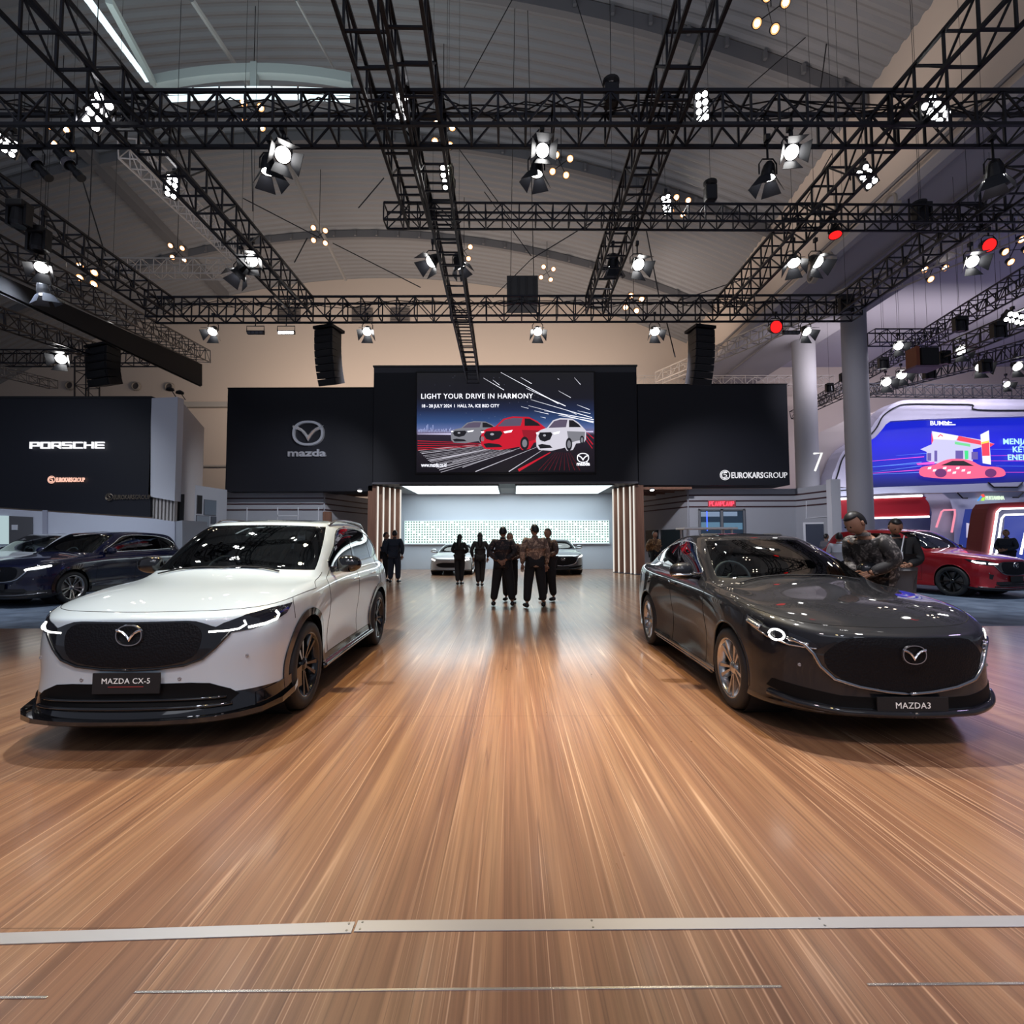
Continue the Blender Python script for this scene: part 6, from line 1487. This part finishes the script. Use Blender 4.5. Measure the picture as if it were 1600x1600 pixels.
SUV = dict(gs=.95, loops=suv_loops(), paint=white_p, k=dict(skirt=3.0, hood=8.0, belt=10, roof=12, ws=4.5, rw=12.0), axles=(.92, 3.62), arch_r=.405, wheel_r=.365,
    dlo=[(1.74, 1.155), (2.05, 1.36), (2.35, 1.535), (2.75, 1.575), (3.35, 1.56), (3.75, 1.49), (4.0, 1.37), (4.02, 1.28), (3.85, 1.215), (3.3, 1.185), (2.5, 1.165)],
    bpillar=2.62, bp_z=(1.15, 1.59), cpillar=3.50, clad=.055, len=4.57, tub=1.02, cowl_y=1.22, cowl_z=1.12, mirror=(1.76, 1.13), mirror_mat=glossb, mirror_out=1.005,
    handles=((2.40, .985), (3.22, 1.0)), track=.915, rim_mat=rim_black, tyre_w=.225,
    grille_frame=[(0, .862), (.30, .866), (.44, .862), (.55, .826), (.66, .790), (.645, .750), (.58, .68), (.50, .605), (.38, .565), (.20, .545), (0, .538)],
    grille=[(0, .850), (.30, .854), (.41, .849), (.475, .805), (.485, .73), (.46, .65), (.38, .595), (.20, .566), (0, .558)],
    wing=[(.0, .542), (.20, .549), (.38, .568), (.50, .608), (.58, .68), (.66, .775)], wing_mat=glossb, wing_r=.009, emblem=(.775, .185),
    lamp=[(.50, .10, .80), (.60, .10, .845), (.72, .18, .888), (.82, .36, .915), (.872, .62, .930), (.865, .52, .86), (.83, .36, .815), (.74, .20, .785), (.62, .12, .772), (.50, .08, .782)],
    drl=[([(.50, .09, .789), (.62, .12, .790), (.68, .15, .797), (.715, .18, .822), (.705, .17, .852)], .0062, 'd'), ([(.72, .20, .800), (.80, .30, .812), (.835, .40, .832), (.845, .42, .862), (.83, .40, .890)], .0085, 'd')],
    patches=[('*lower_intake', [(0, 0, .445), (.40, 0, .445), (.52, 0, .435), (.64, 0, .385), (.69, 0, .345), (.62, 0, .27), (0, 0, .27), (-.62, 0, .27), (-.69, 0, .345), (-.64, 0, .385), (-.52, 0, .435), (-.40, 0, .445)], (0, 1, 0), .004, deepb, .01),
             ('corner_trim', [(.80, .2, .33), (.885, .5, .37), (.90, .75, .40), (.905, .75, .2), (.885, .5, .19), (.80, .2, .2)], (-.7, .7, 0), .010, glossb, .02)],
    blade=True,
    lines=[           ('side_step', [(.9, 1.30, .26), (.9, 2.2, .26), (.9, 3.22, .26)], (-1, 0, 0), .030, glossb, .006)],
    plate=(.458, .45, .14, 'MAZDA CX-5', .052, .0), redline=True, sensors=((.33, .475), (.72, .60)), rails=chrome_d, sunroof=(2.35, 3.1, .42))
SEDAN = dict(gs=.96, gz=.012, loops=sedan_loops(), paint=grey_p, k=dict(skirt=2.0, hood=8.0, belt=10, roof=12, ws=4.5, rw=12.0), axles=(.93, 3.655), arch_r=.365, wheel_r=.335,
    dlo=[(1.84, 1.075), (2.12, 1.22), (2.42, 1.365), (2.75, 1.405), (3.10, 1.395), (3.45, 1.335), (3.72, 1.235), (3.74, 1.165), (3.55, 1.13), (3.1, 1.11), (2.4, 1.09)],
    bpillar=2.66, bp_z=(1.07, 1.42), cpillar=3.38, clad=None, len=4.62, tub=.95, cowl_y=1.28, cowl_z=1.045, mirror=(1.84, 1.045), mirror_out=.975, mirror_low=True, trim_mat=chrome, mirror_arm=glossb,
    handles=((2.42, .925), (3.18, .95)), track=.885, rim_mat=rim_silver, tyre_w=.215,
    grille_frame=[(0, .742), (.36, .742), (.48, .715), (.60, .640), (.625, .60), (.60, .53), (.52, .455), (.34, .40), (.16, .372), (0, .355)],
    grille=[(0, .735), (.36, .735), (.465, .705), (.545, .635), (.56, .595), (.54, .52), (.45, .447), (.30, .40), (.14, .378), (0, .362)], frame_mat=glossb,
    wing=[(0, .355), (.16, .370), (.34, .400), (.50, .447), (.58, .53), (.615, .61), (.66, .67), (.74, .70)], wing_mat=chrome_d, wing_r=.014, emblem=(.648, .165),
    lamp=[(.56, .12, .672), (.62, .15, .715), (.72, .25, .755), (.80, .42, .795), (.845, .60, .835), (.852, .64, .81), (.85, .50, .735), (.81, .36, .680), (.72, .22, .655), (.62, .14, .645)],
    drl=[([(.770+.050*math.cos(t)*.75, .30+.050*math.cos(t)*.8, .722+.038*math.sin(t)) for t in np.linspace(0, 6.0, 17)], .0075, 'd'), ([(.825, .44, .755), (.848, .58, .79)], .020, 'r'), ([(.72, .22, .700), (.66, .17, .690), (.62, .15, .68)], .012, 'c'), ([(.58, .12, .658), (.72, .22, .664), (.81, .36, .700), (.85, .54, .765)], .006, 'c'), ([(.66, .17, .690), (.70, .20, .70)], .010, 'c')],
    patches=[('lamp_reflector', [(.815, .42, .775), (.842, .60, .825), (.850, .60, .790), (.835, .46, .735)], (-.5, .86, 0), .008, lens_clear, .006),
             ('lower_intake', [(0, 0, .335), (.44, 0, .345), (.60, 0, .37), (.79, 0, .400), (.815, 0, .345), (.72, 0, .300), (.45, 0, .270), (0, 0, .265)], (0, 1, 0), .004, deepb, .01)],
    lines=[('front_lip', [(0, 0, .235), (.45, 0, .24), (.70, .1, .265), (.82, .3, .30)], (-.2, .97, 0), .026, grey_p, .010),
           ('side_sill', [(.88, 1.35, .20), (.88, 2.2, .20), (.88, 3.25, .20)], (-1, 0, 0), .022, glossb, .004)],
    plate=(.285, .48, .14, 'MAZDA3', .058, -.005), sensors=((.66, .53),), sunroof=(2.42, 2.95, .36))
NOSE_W = (-2.63, 3.60, 0); NOSE_G = (2.715, 3.58, 0)
car_w, S_w = make_car(SUV, 'suv', 'white suv with black grille, black wheels and black mirror, front left on the wooden floor', 'car', NOSE_W, R(1.8))
car_g, S_g = make_car(SEDAN, 'sedan', 'dark grey sedan with silver alloy wheels, front right on the wooden floor', 'car', NOSE_G, R(-0.5))
# ================================================================== OTHER CARS
def variant(base, **kw):
    d = dict(base); d.update(kw); return d
def scaled(loops, sx, sy, sz_): return [[(x*sx, y*sy, z*sz_) for x, y, z in l] for l in loops]
NAVY = variant(SUV, paint=navy_p, rim_mat=rim_silver, clad=.06, frame_mat=glossb, wing_mat=chrome, wing_r=.016, rails=None, mirror_mat=navy_p, trim_mat=chrome,
    drl=[([(.60, .10, .80), (.70, .16, .83), (.80, .30, .86), (.85, .45, .88)], .020, 'd'), ([(.62, .12, .79), (.74, .22, .80), (.82, .36, .83)], .012, 'r')],
    patches=[('*lower_intake', [(0, 0, .40), (.60, 0, .40), (.66, 0, .34), (.5, 0, .29), (0, 0, .28), (-.5, 0, .29), (-.66, 0, .34), (-.60, 0, .40)], (0, 1, 0), .004, matt, .01)],
    lines=[('lower_trim', [(0, 0, .26), (.45, 0, .26), (.75, .1, .28), (.86, .35, .30)], (-.3, .95, 0), .016, chrome_d, .006)], plate=(.44, .46, .13, None, 0, 0), redline=False, skirt_mat=M('cladding', (.03, .03, .033), .5))
make_car(NAVY, 'suv', 'dark navy blue suv with silver wheels on the carpet at the left', 'car', (-11.05, 11.2, 0), R(-8), hero=True)
PALE = variant(NAVY, paint=silver_p, rim_mat=rim_silver)
make_car(PALE, 'suv', 'pale silver-blue car at the far left edge, behind the navy suv', 'car', (-14.5, 13.6, 0), R(-12), hero=False)
RED = variant(SUV, loops=scaled(suv_loops(), 1.02, 1.04, 1.02), paint=red_p, rim_mat=rim_black, rails=None, clad=None, mirror_mat=glossb, trim_mat=glossb, skirt_mat=red_p, wing_mat=chrome_d,
    axles=(.88, 3.75), arch_r=.395, wheel_r=.370, track=.93,
    drl=[([(.56, .09, .815), (.66, .14, .82), (.72, .18, .825)], .014, 'd'), ([(.76, .22, .83), (.84, .38, .85), (.86, .45, .885)], .018, 'd')],
    patches=[('*lower_intake', [(0, 0, .40), (.60, 0, .40), (.62, 0, .33), (.5, 0, .29), (0, 0, .28), (-.5, 0, .29), (-.62, 0, .33), (-.60, 0, .40)], (0, 1, 0), .004, matt, .01), ('side_vent', [(.72, 0, .56), (.82, 0, .58), (.83, 0, .47), (.76, 0, .45)], (-.5, .86, 0), .003, matt, .01)],
    lines=[('lower_trim', [(0, 0, .245), (.45, 0, .245), (.75, .1, .25), (.86, .35, .27)], (-.3, .95, 0), .014, chrome_d, .006)], plate=(.46, .46, .13, None, 0, 0), redline=False)
make_car(RED, 'suv', 'bright red suv with black wheels on the carpet at the right', 'car', (12.05, 12.5, 0), R(20), hero=True)
ROAD = variant(SEDAN, loops=scaled(sedan_loops(), .97, .86, .86), paint=M('car_pale_grey', (.36, .37, .38), .35, .2, coat=1.), axles=(.78, 3.16), wheel_r=.31, arch_r=.335, track=.86, len=3.95, tub=.82, cowl_y=1.10, cowl_z=.90, mirror=(1.58, .90),
    dlo=[(y*.86, z*.86) for y, z in SEDAN['dlo']], bpillar=2.3, bp_z=(.92, 1.20), cpillar=2.9, handles=((2.1, .80), (2.7, .82)),
    grille_frame=[(0, .50), (.30, .50), (.50, .46), (.56, .40), (.46, .33), (.25, .30), (0, .295)], grille=[(0, .485), (.28, .485), (.46, .45), (.52, .40), (.43, .345), (.24, .315), (0, .31)], frame_mat=glossb, wing=[(0, .50), (.3, .50), (.5, .46)], wing_r=.004, emblem=(.585, .12),
    lamp=[(.52, .10, .59), (.60, .12, .63), (.72, .25, .66), (.80, .40, .69), (.79, .38, .62), (.70, .22, .58)], drl=[([(.60, .12, .60), (.70, .2, .62), (.76, .3, .64)], .022, 'd')],
    patches=[], lines=[], plate=None, sunroof=None)
make_car(ROAD, 'roadster', 'small pale grey roadster parked in the alcove at left', 'car', (-2.52, 20.9, 0), R(-4), hero=False)
HATCH = variant(SEDAN, loops=scaled(sedan_loops(), 1, .95, .97), paint=gun_p, plate=(.30, .48, .13, None, 0, 0), len=4.4, axles=(.88, 3.47), wing_mat=chrome, sunroof=None,
    dlo=[(y*.95, z*.97) for y, z in SEDAN['dlo']], drl=[([(.70, .2, .72), (.78, .3, .74), (.83, .45, .77)], .026, 'd')])
make_car(HATCH, 'hatchback', 'dark grey car parked in the alcove at right behind the standing men', 'car', (2.03, 20.9, 0), R(2), hero=False)

# ================================================================== PEOPLE
skin_m = M('skin_tan', (.36, .19, .12), .55); hair_m = M('hair_black', (.010, .009, .009), .45); shoe_m = M('shoe_black', (.010, .010, .011), .3)
def batik(name, c1, c2, c3, sc=14):
    m = M(name, c1, .7); nt = m.node_tree; N = nt.nodes; L = nt.links; tc = N.new('ShaderNodeTexCoord'); v = N.new('ShaderNodeTexVoronoi'); v.inputs['Scale'].default_value = sc
    n = N.new('ShaderNodeTexNoise'); n.inputs['Scale'].default_value = sc*.8; n.inputs['Detail'].default_value = 4; L.new(tc.outputs['Object'], n.inputs['Vector'])
    mx = N.new('ShaderNodeMix'); mx.data_type = 'RGBA'; mx.inputs[0].default_value = .25; L.new(tc.outputs['Object'], mx.inputs[6]); L.new(n.outputs['Color'], mx.inputs[7]); L.new(mx.outputs[2], v.inputs['Vector'])
    r = N.new('ShaderNodeValToRGB'); L.new(v.outputs['Distance'], r.inputs['Fac']); e = r.color_ramp.elements; e[0].position = .15; e[0].color = (*c2, 1); e[1].position = .62; e[1].color = (*c3, 1)
    k = e.new(.35); k.color = (*c1, 1); r.color_ramp.interpolation = 'CONSTANT' if sc > 20 else 'LINEAR'
    L.new(r.outputs['Color'], N['Principled BSDF'].inputs['Base Color']); return m
def skin_mesh(name, V, Ed, Rr, mat, parent, sub=2):
    me = bpy.data.meshes.new(name); me.from_pydata([tuple(v) for v in V], Ed, []); o = bpy.data.objects.new(name, me); COL.objects.link(o)
    sk = o.modifiers.new('s', 'SKIN'); sk.branch_smoothing = .6; sb_ = o.modifiers.new('b', 'SUBSURF'); sb_.levels = sub; sb_.render_levels = sub
    if not me.skin_vertices:
        bpy.context.view_layer.objects.active = o; bpy.ops.object.mode_set(mode='OBJECT')
    for i, r in enumerate(Rr):
        sv = me.skin_vertices[0].data[i]; sv.radius = r if isinstance(r, tuple) else (r, r)
    me.skin_vertices[0].data[0].use_root = True
    dg = bpy.context.evaluated_depsgraph_get(); dg.update()
    m2 = bpy.data.meshes.new_from_object(o.evaluated_get(dg)); bpy.data.objects.remove(o)
    m2.materials.clear(); m2.materials.append(mat); m2.polygons.foreach_set('use_smooth', [True]*len(m2.polygons)); m2.name = name
    return link(bpy.data.objects.new(name, m2), parent)
def person(label, loc, rz, top, bottom, h=1.70, pose=None, long_hair=False, sleeve='long', lean=(0, 0), look=(0, 0), legs=(.10, .02), arms=None, group=None, female=False, head_cover=None, hem=.0, extras=None):
    """local frame: faces -y; legs=(half stance, stride); arms = [(elbow),(wrist)] right then left"""
    t = thing('person', label, 'person', loc, rz, group); s = h/1.70
    V3 = lambda x, y, z: Vector((x*s, y*s, z*s))
    lx, ly = lean  # shift of the chest (x, y)
    sh = .165 if female else .195
    def tor(x, y, z):  # shear the torso above the pelvis
        k = max(0, (z-.95)/.5); return V3(x+lx*k, y+ly*k, z-abs(lx)*.30*k-abs(ly)*.28*k)
    pel = V3(0, 0, .95); sp1 = tor(0, .0, 1.08); ch = tor(0, .0, 1.27); nb = tor(0, .0, 1.42); hd = tor(0, -.005, 1.50)
    SR, SL = tor(-sh, 0, 1.385), tor(sh, 0, 1.385)
    if arms is None: arms = [((-.255, .02, 1.10), (-.25, -.05, .86)), ((.255, .02, 1.10), (.25, -.05, .86))]
    A = [[tor(*p) if len(p) == 3 else V3(*p[:3]) for p in a] for a in arms]
    st, sd = legs
    HR, HL = V3(-.09, 0, .92), V3(.09, 0, .92); KR, KL = V3(-(st*.5+.05), -sd*.4-.02, .50), V3(st*.5+.05, sd*.4-.02, .50); AR, AL = V3(-st, -sd+.02, .09), V3(st, sd+.02, .09)
    # head direction
    hc = hd+V3(0, -.012-look[1]*.05, .072-abs(look[1])*.02)
    V = [pel, sp1, ch, nb, hd, SR, A[0][0], A[0][1], SL, A[1][0], A[1][1], HR, KR, AR, HL, KL, AL]
    Ed = [(0, 1), (1, 2), (2, 3), (3, 4), (2, 5), (5, 6), (6, 7), (2, 8), (8, 9), (9, 10), (0, 11), (11, 12), (12, 13), (0, 14), (14, 15), (15, 16)]
    f = s*(1.0 if female else 1.12)
    Rr = [(.12*f, .09*f), (.11*f, .08*f), (.11*f, .085*f), .058*s, .055*s, .034*f, .034*f, .026*f, .034*f, .034*f, .026*f, .08*f, .055*f, .036*f, .08*f, .055*f, .036*f]
    body = skin_mesh('body', V, Ed, Rr, skin_m, t)
    # head, ears, nose as part of the body mesh; five-fingered hands too
    bm = bmesh.new(); bm.from_mesh(body.data)
    yaw = Matrix.Rotation(look[0], 3, 'Z') @ Matrix.Rotation(look[1], 3, 'X')
    r = bmesh.ops.create_uvsphere(bm, u_segments=20, v_segments=14, radius=1)
    for v in r['verts']:
        x, y, z = v.co; wz = .118 if z > 0 else .125
        jaw = 1 - .32*max(0, -z)**1.3; yy = y*(.098 if y < 0 else .100)*jaw
        if y < -.75 and abs(x) < .22 and -.25 < z < .12: yy -= .020*(1-abs(x)/.22)      # nose
        if y < -.6 and -.05 < z < .25 and .2 < abs(x) < .6: yy += .007                     # eye sockets
        v.co = hc+yaw @ Vector((x*.078*jaw*s, yy*s, z*wz*s))
    for sx in (-1, 1):
        r = bmesh.ops.create_icosphere(bm, subdivisions=1, radius=1)
        for v in r['verts']: v.co = hc+yaw @ Vector((sx*.080*s+v.co.x*.010*s, .005*s+v.co.y*.018*s, v.co.z*.032*s))
    def tube_bm(a, b, r0, r1):
        mb = MB(); mb.tube(a, b, r0, 6, r1); vs = [bm.verts.new(v) for v in mb.v]
        for fc in mb.f:
            try: bm.faces.new([vs[i] for i in fc])
            except ValueError: pass
    for ar in A:
        d = (ar[1]-ar[0]).normalized(); side = d.cross(Vector((0, 1, .01))).normalized(); up = side.cross(d)
        w = ar[1]; pc = w+d*.045*s
        for k in range(-1, 2): tube_bm(w+side*k*.012*s, pc+side*k*.022*s+d*.04*s, .019*s, .016*s)
        for k, L_ in enumerate((.055, .068, .072, .058)):
            b0 = pc+d*.035*s+side*(k-1.5)*.019*s; m1 = b0+(d+up*.25)*L_*.55*s; tube_bm(b0, m1, .0095*s, .0085*s); tube_bm(m1, m1+(d*.7+up*.7)*L_*.5*s, .0085*s, .006*s)
        b0 = w+d*.03*s+side*-.028*s; m1 = b0+(d*.6-side*.6)*.045*s; tube_bm(b0, m1, .011*s, .010*s); tube_bm(m1, m1+(d*.9-side*.1)*.035*s, .010*s, .007*s)
    for f_ in bm.faces: f_.smooth = True
    bm.to_mesh(body.data); bm.free()
    # hair
    hb = bmesh.new(); bmesh.ops.create_uvsphere(hb, u_segments=20, v_segments=14, radius=1)
    kill = []
    for v in hb.verts:
        x, y, z = v.co
        if not (z > .50 or (y > -.05 and z > -.35) or (y > .3 and z > -.6)): kill.append(v)
        v.co = hc+yaw @ Vector((x*.085*s, y*.106*s+.003*s, z*(.126 if z > 0 else .12)*s))
    bmesh.ops.delete(hb, geom=kill, context='VERTS'); me = bpy.data.meshes.new('hair'); hb.to_mesh(me); hb.free(); me.materials.append(hair_m); me.polygons.foreach_set('use_smooth', [True]*len(me.polygons))
    ho = link(bpy.data.objects.new('hair', me), t); sl = ho.modifiers.new('s', 'SOLIDIFY'); sl.thickness = .012
    if long_hair:
        skin_mesh('long_hair', [hc+Vector((0, .03, .03))*s, hc+Vector((0, .075, -.08))*s, hc+Vector((0, .10, -.22))*s, hc+Vector((0, .11, -.36))*s], [(0, 1), (1, 2), (2, 3)], [(.085*s, .07*s), (.09*s, .05*s), (.085*s, .04*s), (.04*s, .02*s)], hair_m, t, 1)
    mb = MB()
    for sx in (-1, 1): mb.disc(hc+yaw @ Vector((sx*.030*s, -.0925*s, .014*s)), yaw @ Vector((0, -1, 0)), .010*s, 8)
    mb.build('eyes', M('eye_dark', (.015, .01, .01), .2), t); MB().box(hc+yaw @ Vector((0, -.088*s, -.060*s)), (.042*s, .010*s, .009*s), rot=yaw).build('mouth', M('lips', (.26, .09, .08), .5), t)
    # upper garment
    g = .028
    el = lambda a: [a[0], a[0].lerp(a[1], .93)] if sleeve == 'long' else [a[0].lerp(a[0], .1), a[0]]
    UR, UL = el(A[0]), el(A[1]); hz_ = .83-hem
    V = [V3(0, 0, 1.02), V3(0, 0, hz_), sp1, ch, tor(0, 0, 1.395), SR, UR[0], UR[1], SL, UL[0], UL[1]]
    Ed = [(0, 1), (0, 2), (2, 3), (3, 4), (3, 5), (5, 6), (6, 7), (3, 8), (8, 9), (9, 10)]
    Rr = [((.150+g)*f, (.115+g)*f), ((.168+g)*f, (.132+g)*f), ((.140+g)*f, (.105+g)*f), ((.150+g)*f, (.115+g)*f), ((.10)*f, .085*f), .082*f, .062*f, .047*f, .082*f, .062*f, .047*f]
    skin_mesh('shirt', V, Ed, Rr, top, t)
    MB().lathe([(0, .066*s), (.035*s, .060*s), (.035*s, .052*s)], 16, 'Z', c=tor(0, 0, 1.425)).build('collar', top, t, smooth=True, fix=False)
    if head_cover: pass
    # trousers
    V = [V3(0, 0, .93), HR, KR, V3(-st, -sd+.02, .12), HL, KL, V3(st, sd+.02, .12)]
    skin_mesh('trousers', V, [(0, 1), (1, 2), (2, 3), (0, 4), (4, 5), (5, 6)], [(.150*f, .120*f), (.112*f, .125*f), .092*f, .072*f, (.120*f, .125*f), .092*f, .072*f], bottom, t)
    for a, sx in ((AR, -1), (AL, 1)):
        toe = Vector((sx*.03*s, -.17*s, -.045*s)); 
        so = skin_mesh('shoe', [a+Vector((0, .05, -.035))*s, a+Vector((0, -.02, -.035))*s, a+toe*.75, a+toe], [(0, 1), (1, 2), (2, 3)], [(.052*s, .055*s), (.056*s, .055*s), (.056*s, .042*s), (.036*s, .028*s)], shoe_m, t, 1)
    return t
black_c = M('cloth_black', (.010, .010, .012), .8); suit_c = M('cloth_suit_blue', (.022, .030, .048), .75)
b_dark = batik('batik_dark', (.05, .03, .03), (.16, .09, .06), (.012, .010, .012)); b_tan = batik('batik_tan', (.42, .28, .20), (.60, .45, .33), (.14, .09, .07))
b_brown = batik('batik_brown', (.14, .08, .05), (.26, .17, .11), (.05, .03, .03)); b_gold = batik('batik_gold', (.34, .19, .08), (.50, .32, .16), (.12, .06, .03))
b_grey = batik('batik_grey', (.10, .09, .085), (.30, .27, .25), (.025, .022, .022), 16)
def gp(px_, py_): p = WZ(px_, py_, 0); return (p.x, p.y, 0)
hips_hand = [((-.275, .04, 1.11), (-.24, -.02, .88)), ((.275, .04, 1.11), (.22, -.05, .90))]
behind = [((-.28, .09, 1.13), (-.08, .19, .98)), ((.28, .09, 1.13), (.05, .20, .96))]
front_ = [((-.27, -.02, 1.12), (-.08, -.22, 1.05)), ((.27, -.02, 1.12), (.08, -.22, 1.05))]
person('man in dark blue suit seen from behind, standing by the left wood fins', gp(616, 911), R(176), suit_c, suit_c, 1.76, arms=hips_hand, hem=.06, legs=(.12, .03))
person('man in dark jacket half hidden behind the man in the blue suit', gp(602, 909), R(95), suit_c, black_c, 1.70, arms=front_, hem=.04)
person('woman with long brown hair in black, seen from behind in the aisle', gp(718, 914), R(170), black_c, black_c, 1.62, long_hair=True, female=True, legs=(.05, .04), arms=front_)
person('woman in black with long black hair, right of the other woman in the aisle', gp(750, 916), R(185), black_c, black_c, 1.66, long_hair=True, female=True, legs=(.06, .03), arms=hips_hand, hem=.05)
person('man in dark patterned shirt with hands behind his back, seen from behind', gp(786, 947), R(172), b_dark, black_c, 1.72, arms=behind, legs=(.20, .02), hem=.03)
person('man in brown patterned shirt facing us behind the man with hands behind his back', gp(797, 939), R(-8), b_brown, black_c, 1.60, arms=front_, legs=(.10, .02), hem=.02)
person('man in tan patterned shirt seen from behind in the middle of the aisle', gp(836, 949), R(188), b_tan, black_c, 1.76, legs=(.18, .05), hem=.02, look=(.5, 0))
person('man in brown patterned shirt with glasses right of the man in tan, facing left', gp(857, 939), R(-45), b_brown, black_c, 1.70, arms=front_, legs=(.10, .05), hem=.02)
person('man in gold patterned shirt with hands behind his back by the right wood fins', (5.0, 18.3, 0), R(25), b_gold, black_c, 1.72, arms=behind)
person('man in grey patterned shirt bending over the dark grey sedan', (3.98, 5.55, 0), R(-76), b_grey, M('cloth_denim_grey', (.07, .07, .075), .8), 1.84, lean=(.0, -.30), look=(0, .6), arms=[((-.25, -.06, 1.13), (-.12, -.30, .98)), ((.26, -.08, 1.13), (.10, -.32, 1.00))], legs=(.14, .04), hem=.04)
pj = person('man in black jacket with grey shoulders looking down beside the red suv', (5.35, 7.3, 0), R(-20), black_c, black_c, 1.73, look=(0, .5), arms=front_)
MB().path([(-.08, -.10, 1.47), (-.03, -.16, 1.25), (.02, -.16, 1.25), (.08, -.10, 1.47)], .008, 5).box((0, -.17, 1.20), (.07, .01, .10)).build('lanyard', white, pj)
person('person in white vest standing beyond the bending man', (7.7, 12.3, 0), R(150), white, black_c, 1.58, sleeve='short')
person('person in dark blue shirt standing inside the red arch', (15.9, 16.8, 0), R(-70), suit_c, black_c, 1.72, arms=front_)
person('person with dark hair passing the framed pane in the right booth wall', (11.6, 19.3, 0), R(100), greyd, black_c, 1.62)
# white high table behind the sedan
t = thing('high_table', 'white high table whose top shows just above the sedan roof', 'table', (3.42, 9.2, 0))
boxo('table_top', (0, 0, 1.615), (.92, .5, .035), M('table_white', (.8, .82, .85), .3), t, bev=.008)
for sx in (-1, 1):
    for sy in (-1, 1): MB().tube((sx*.38, sy*.18, 0), (sx*.38, sy*.18, 1.6), .02, 8).build('leg', alu, t)
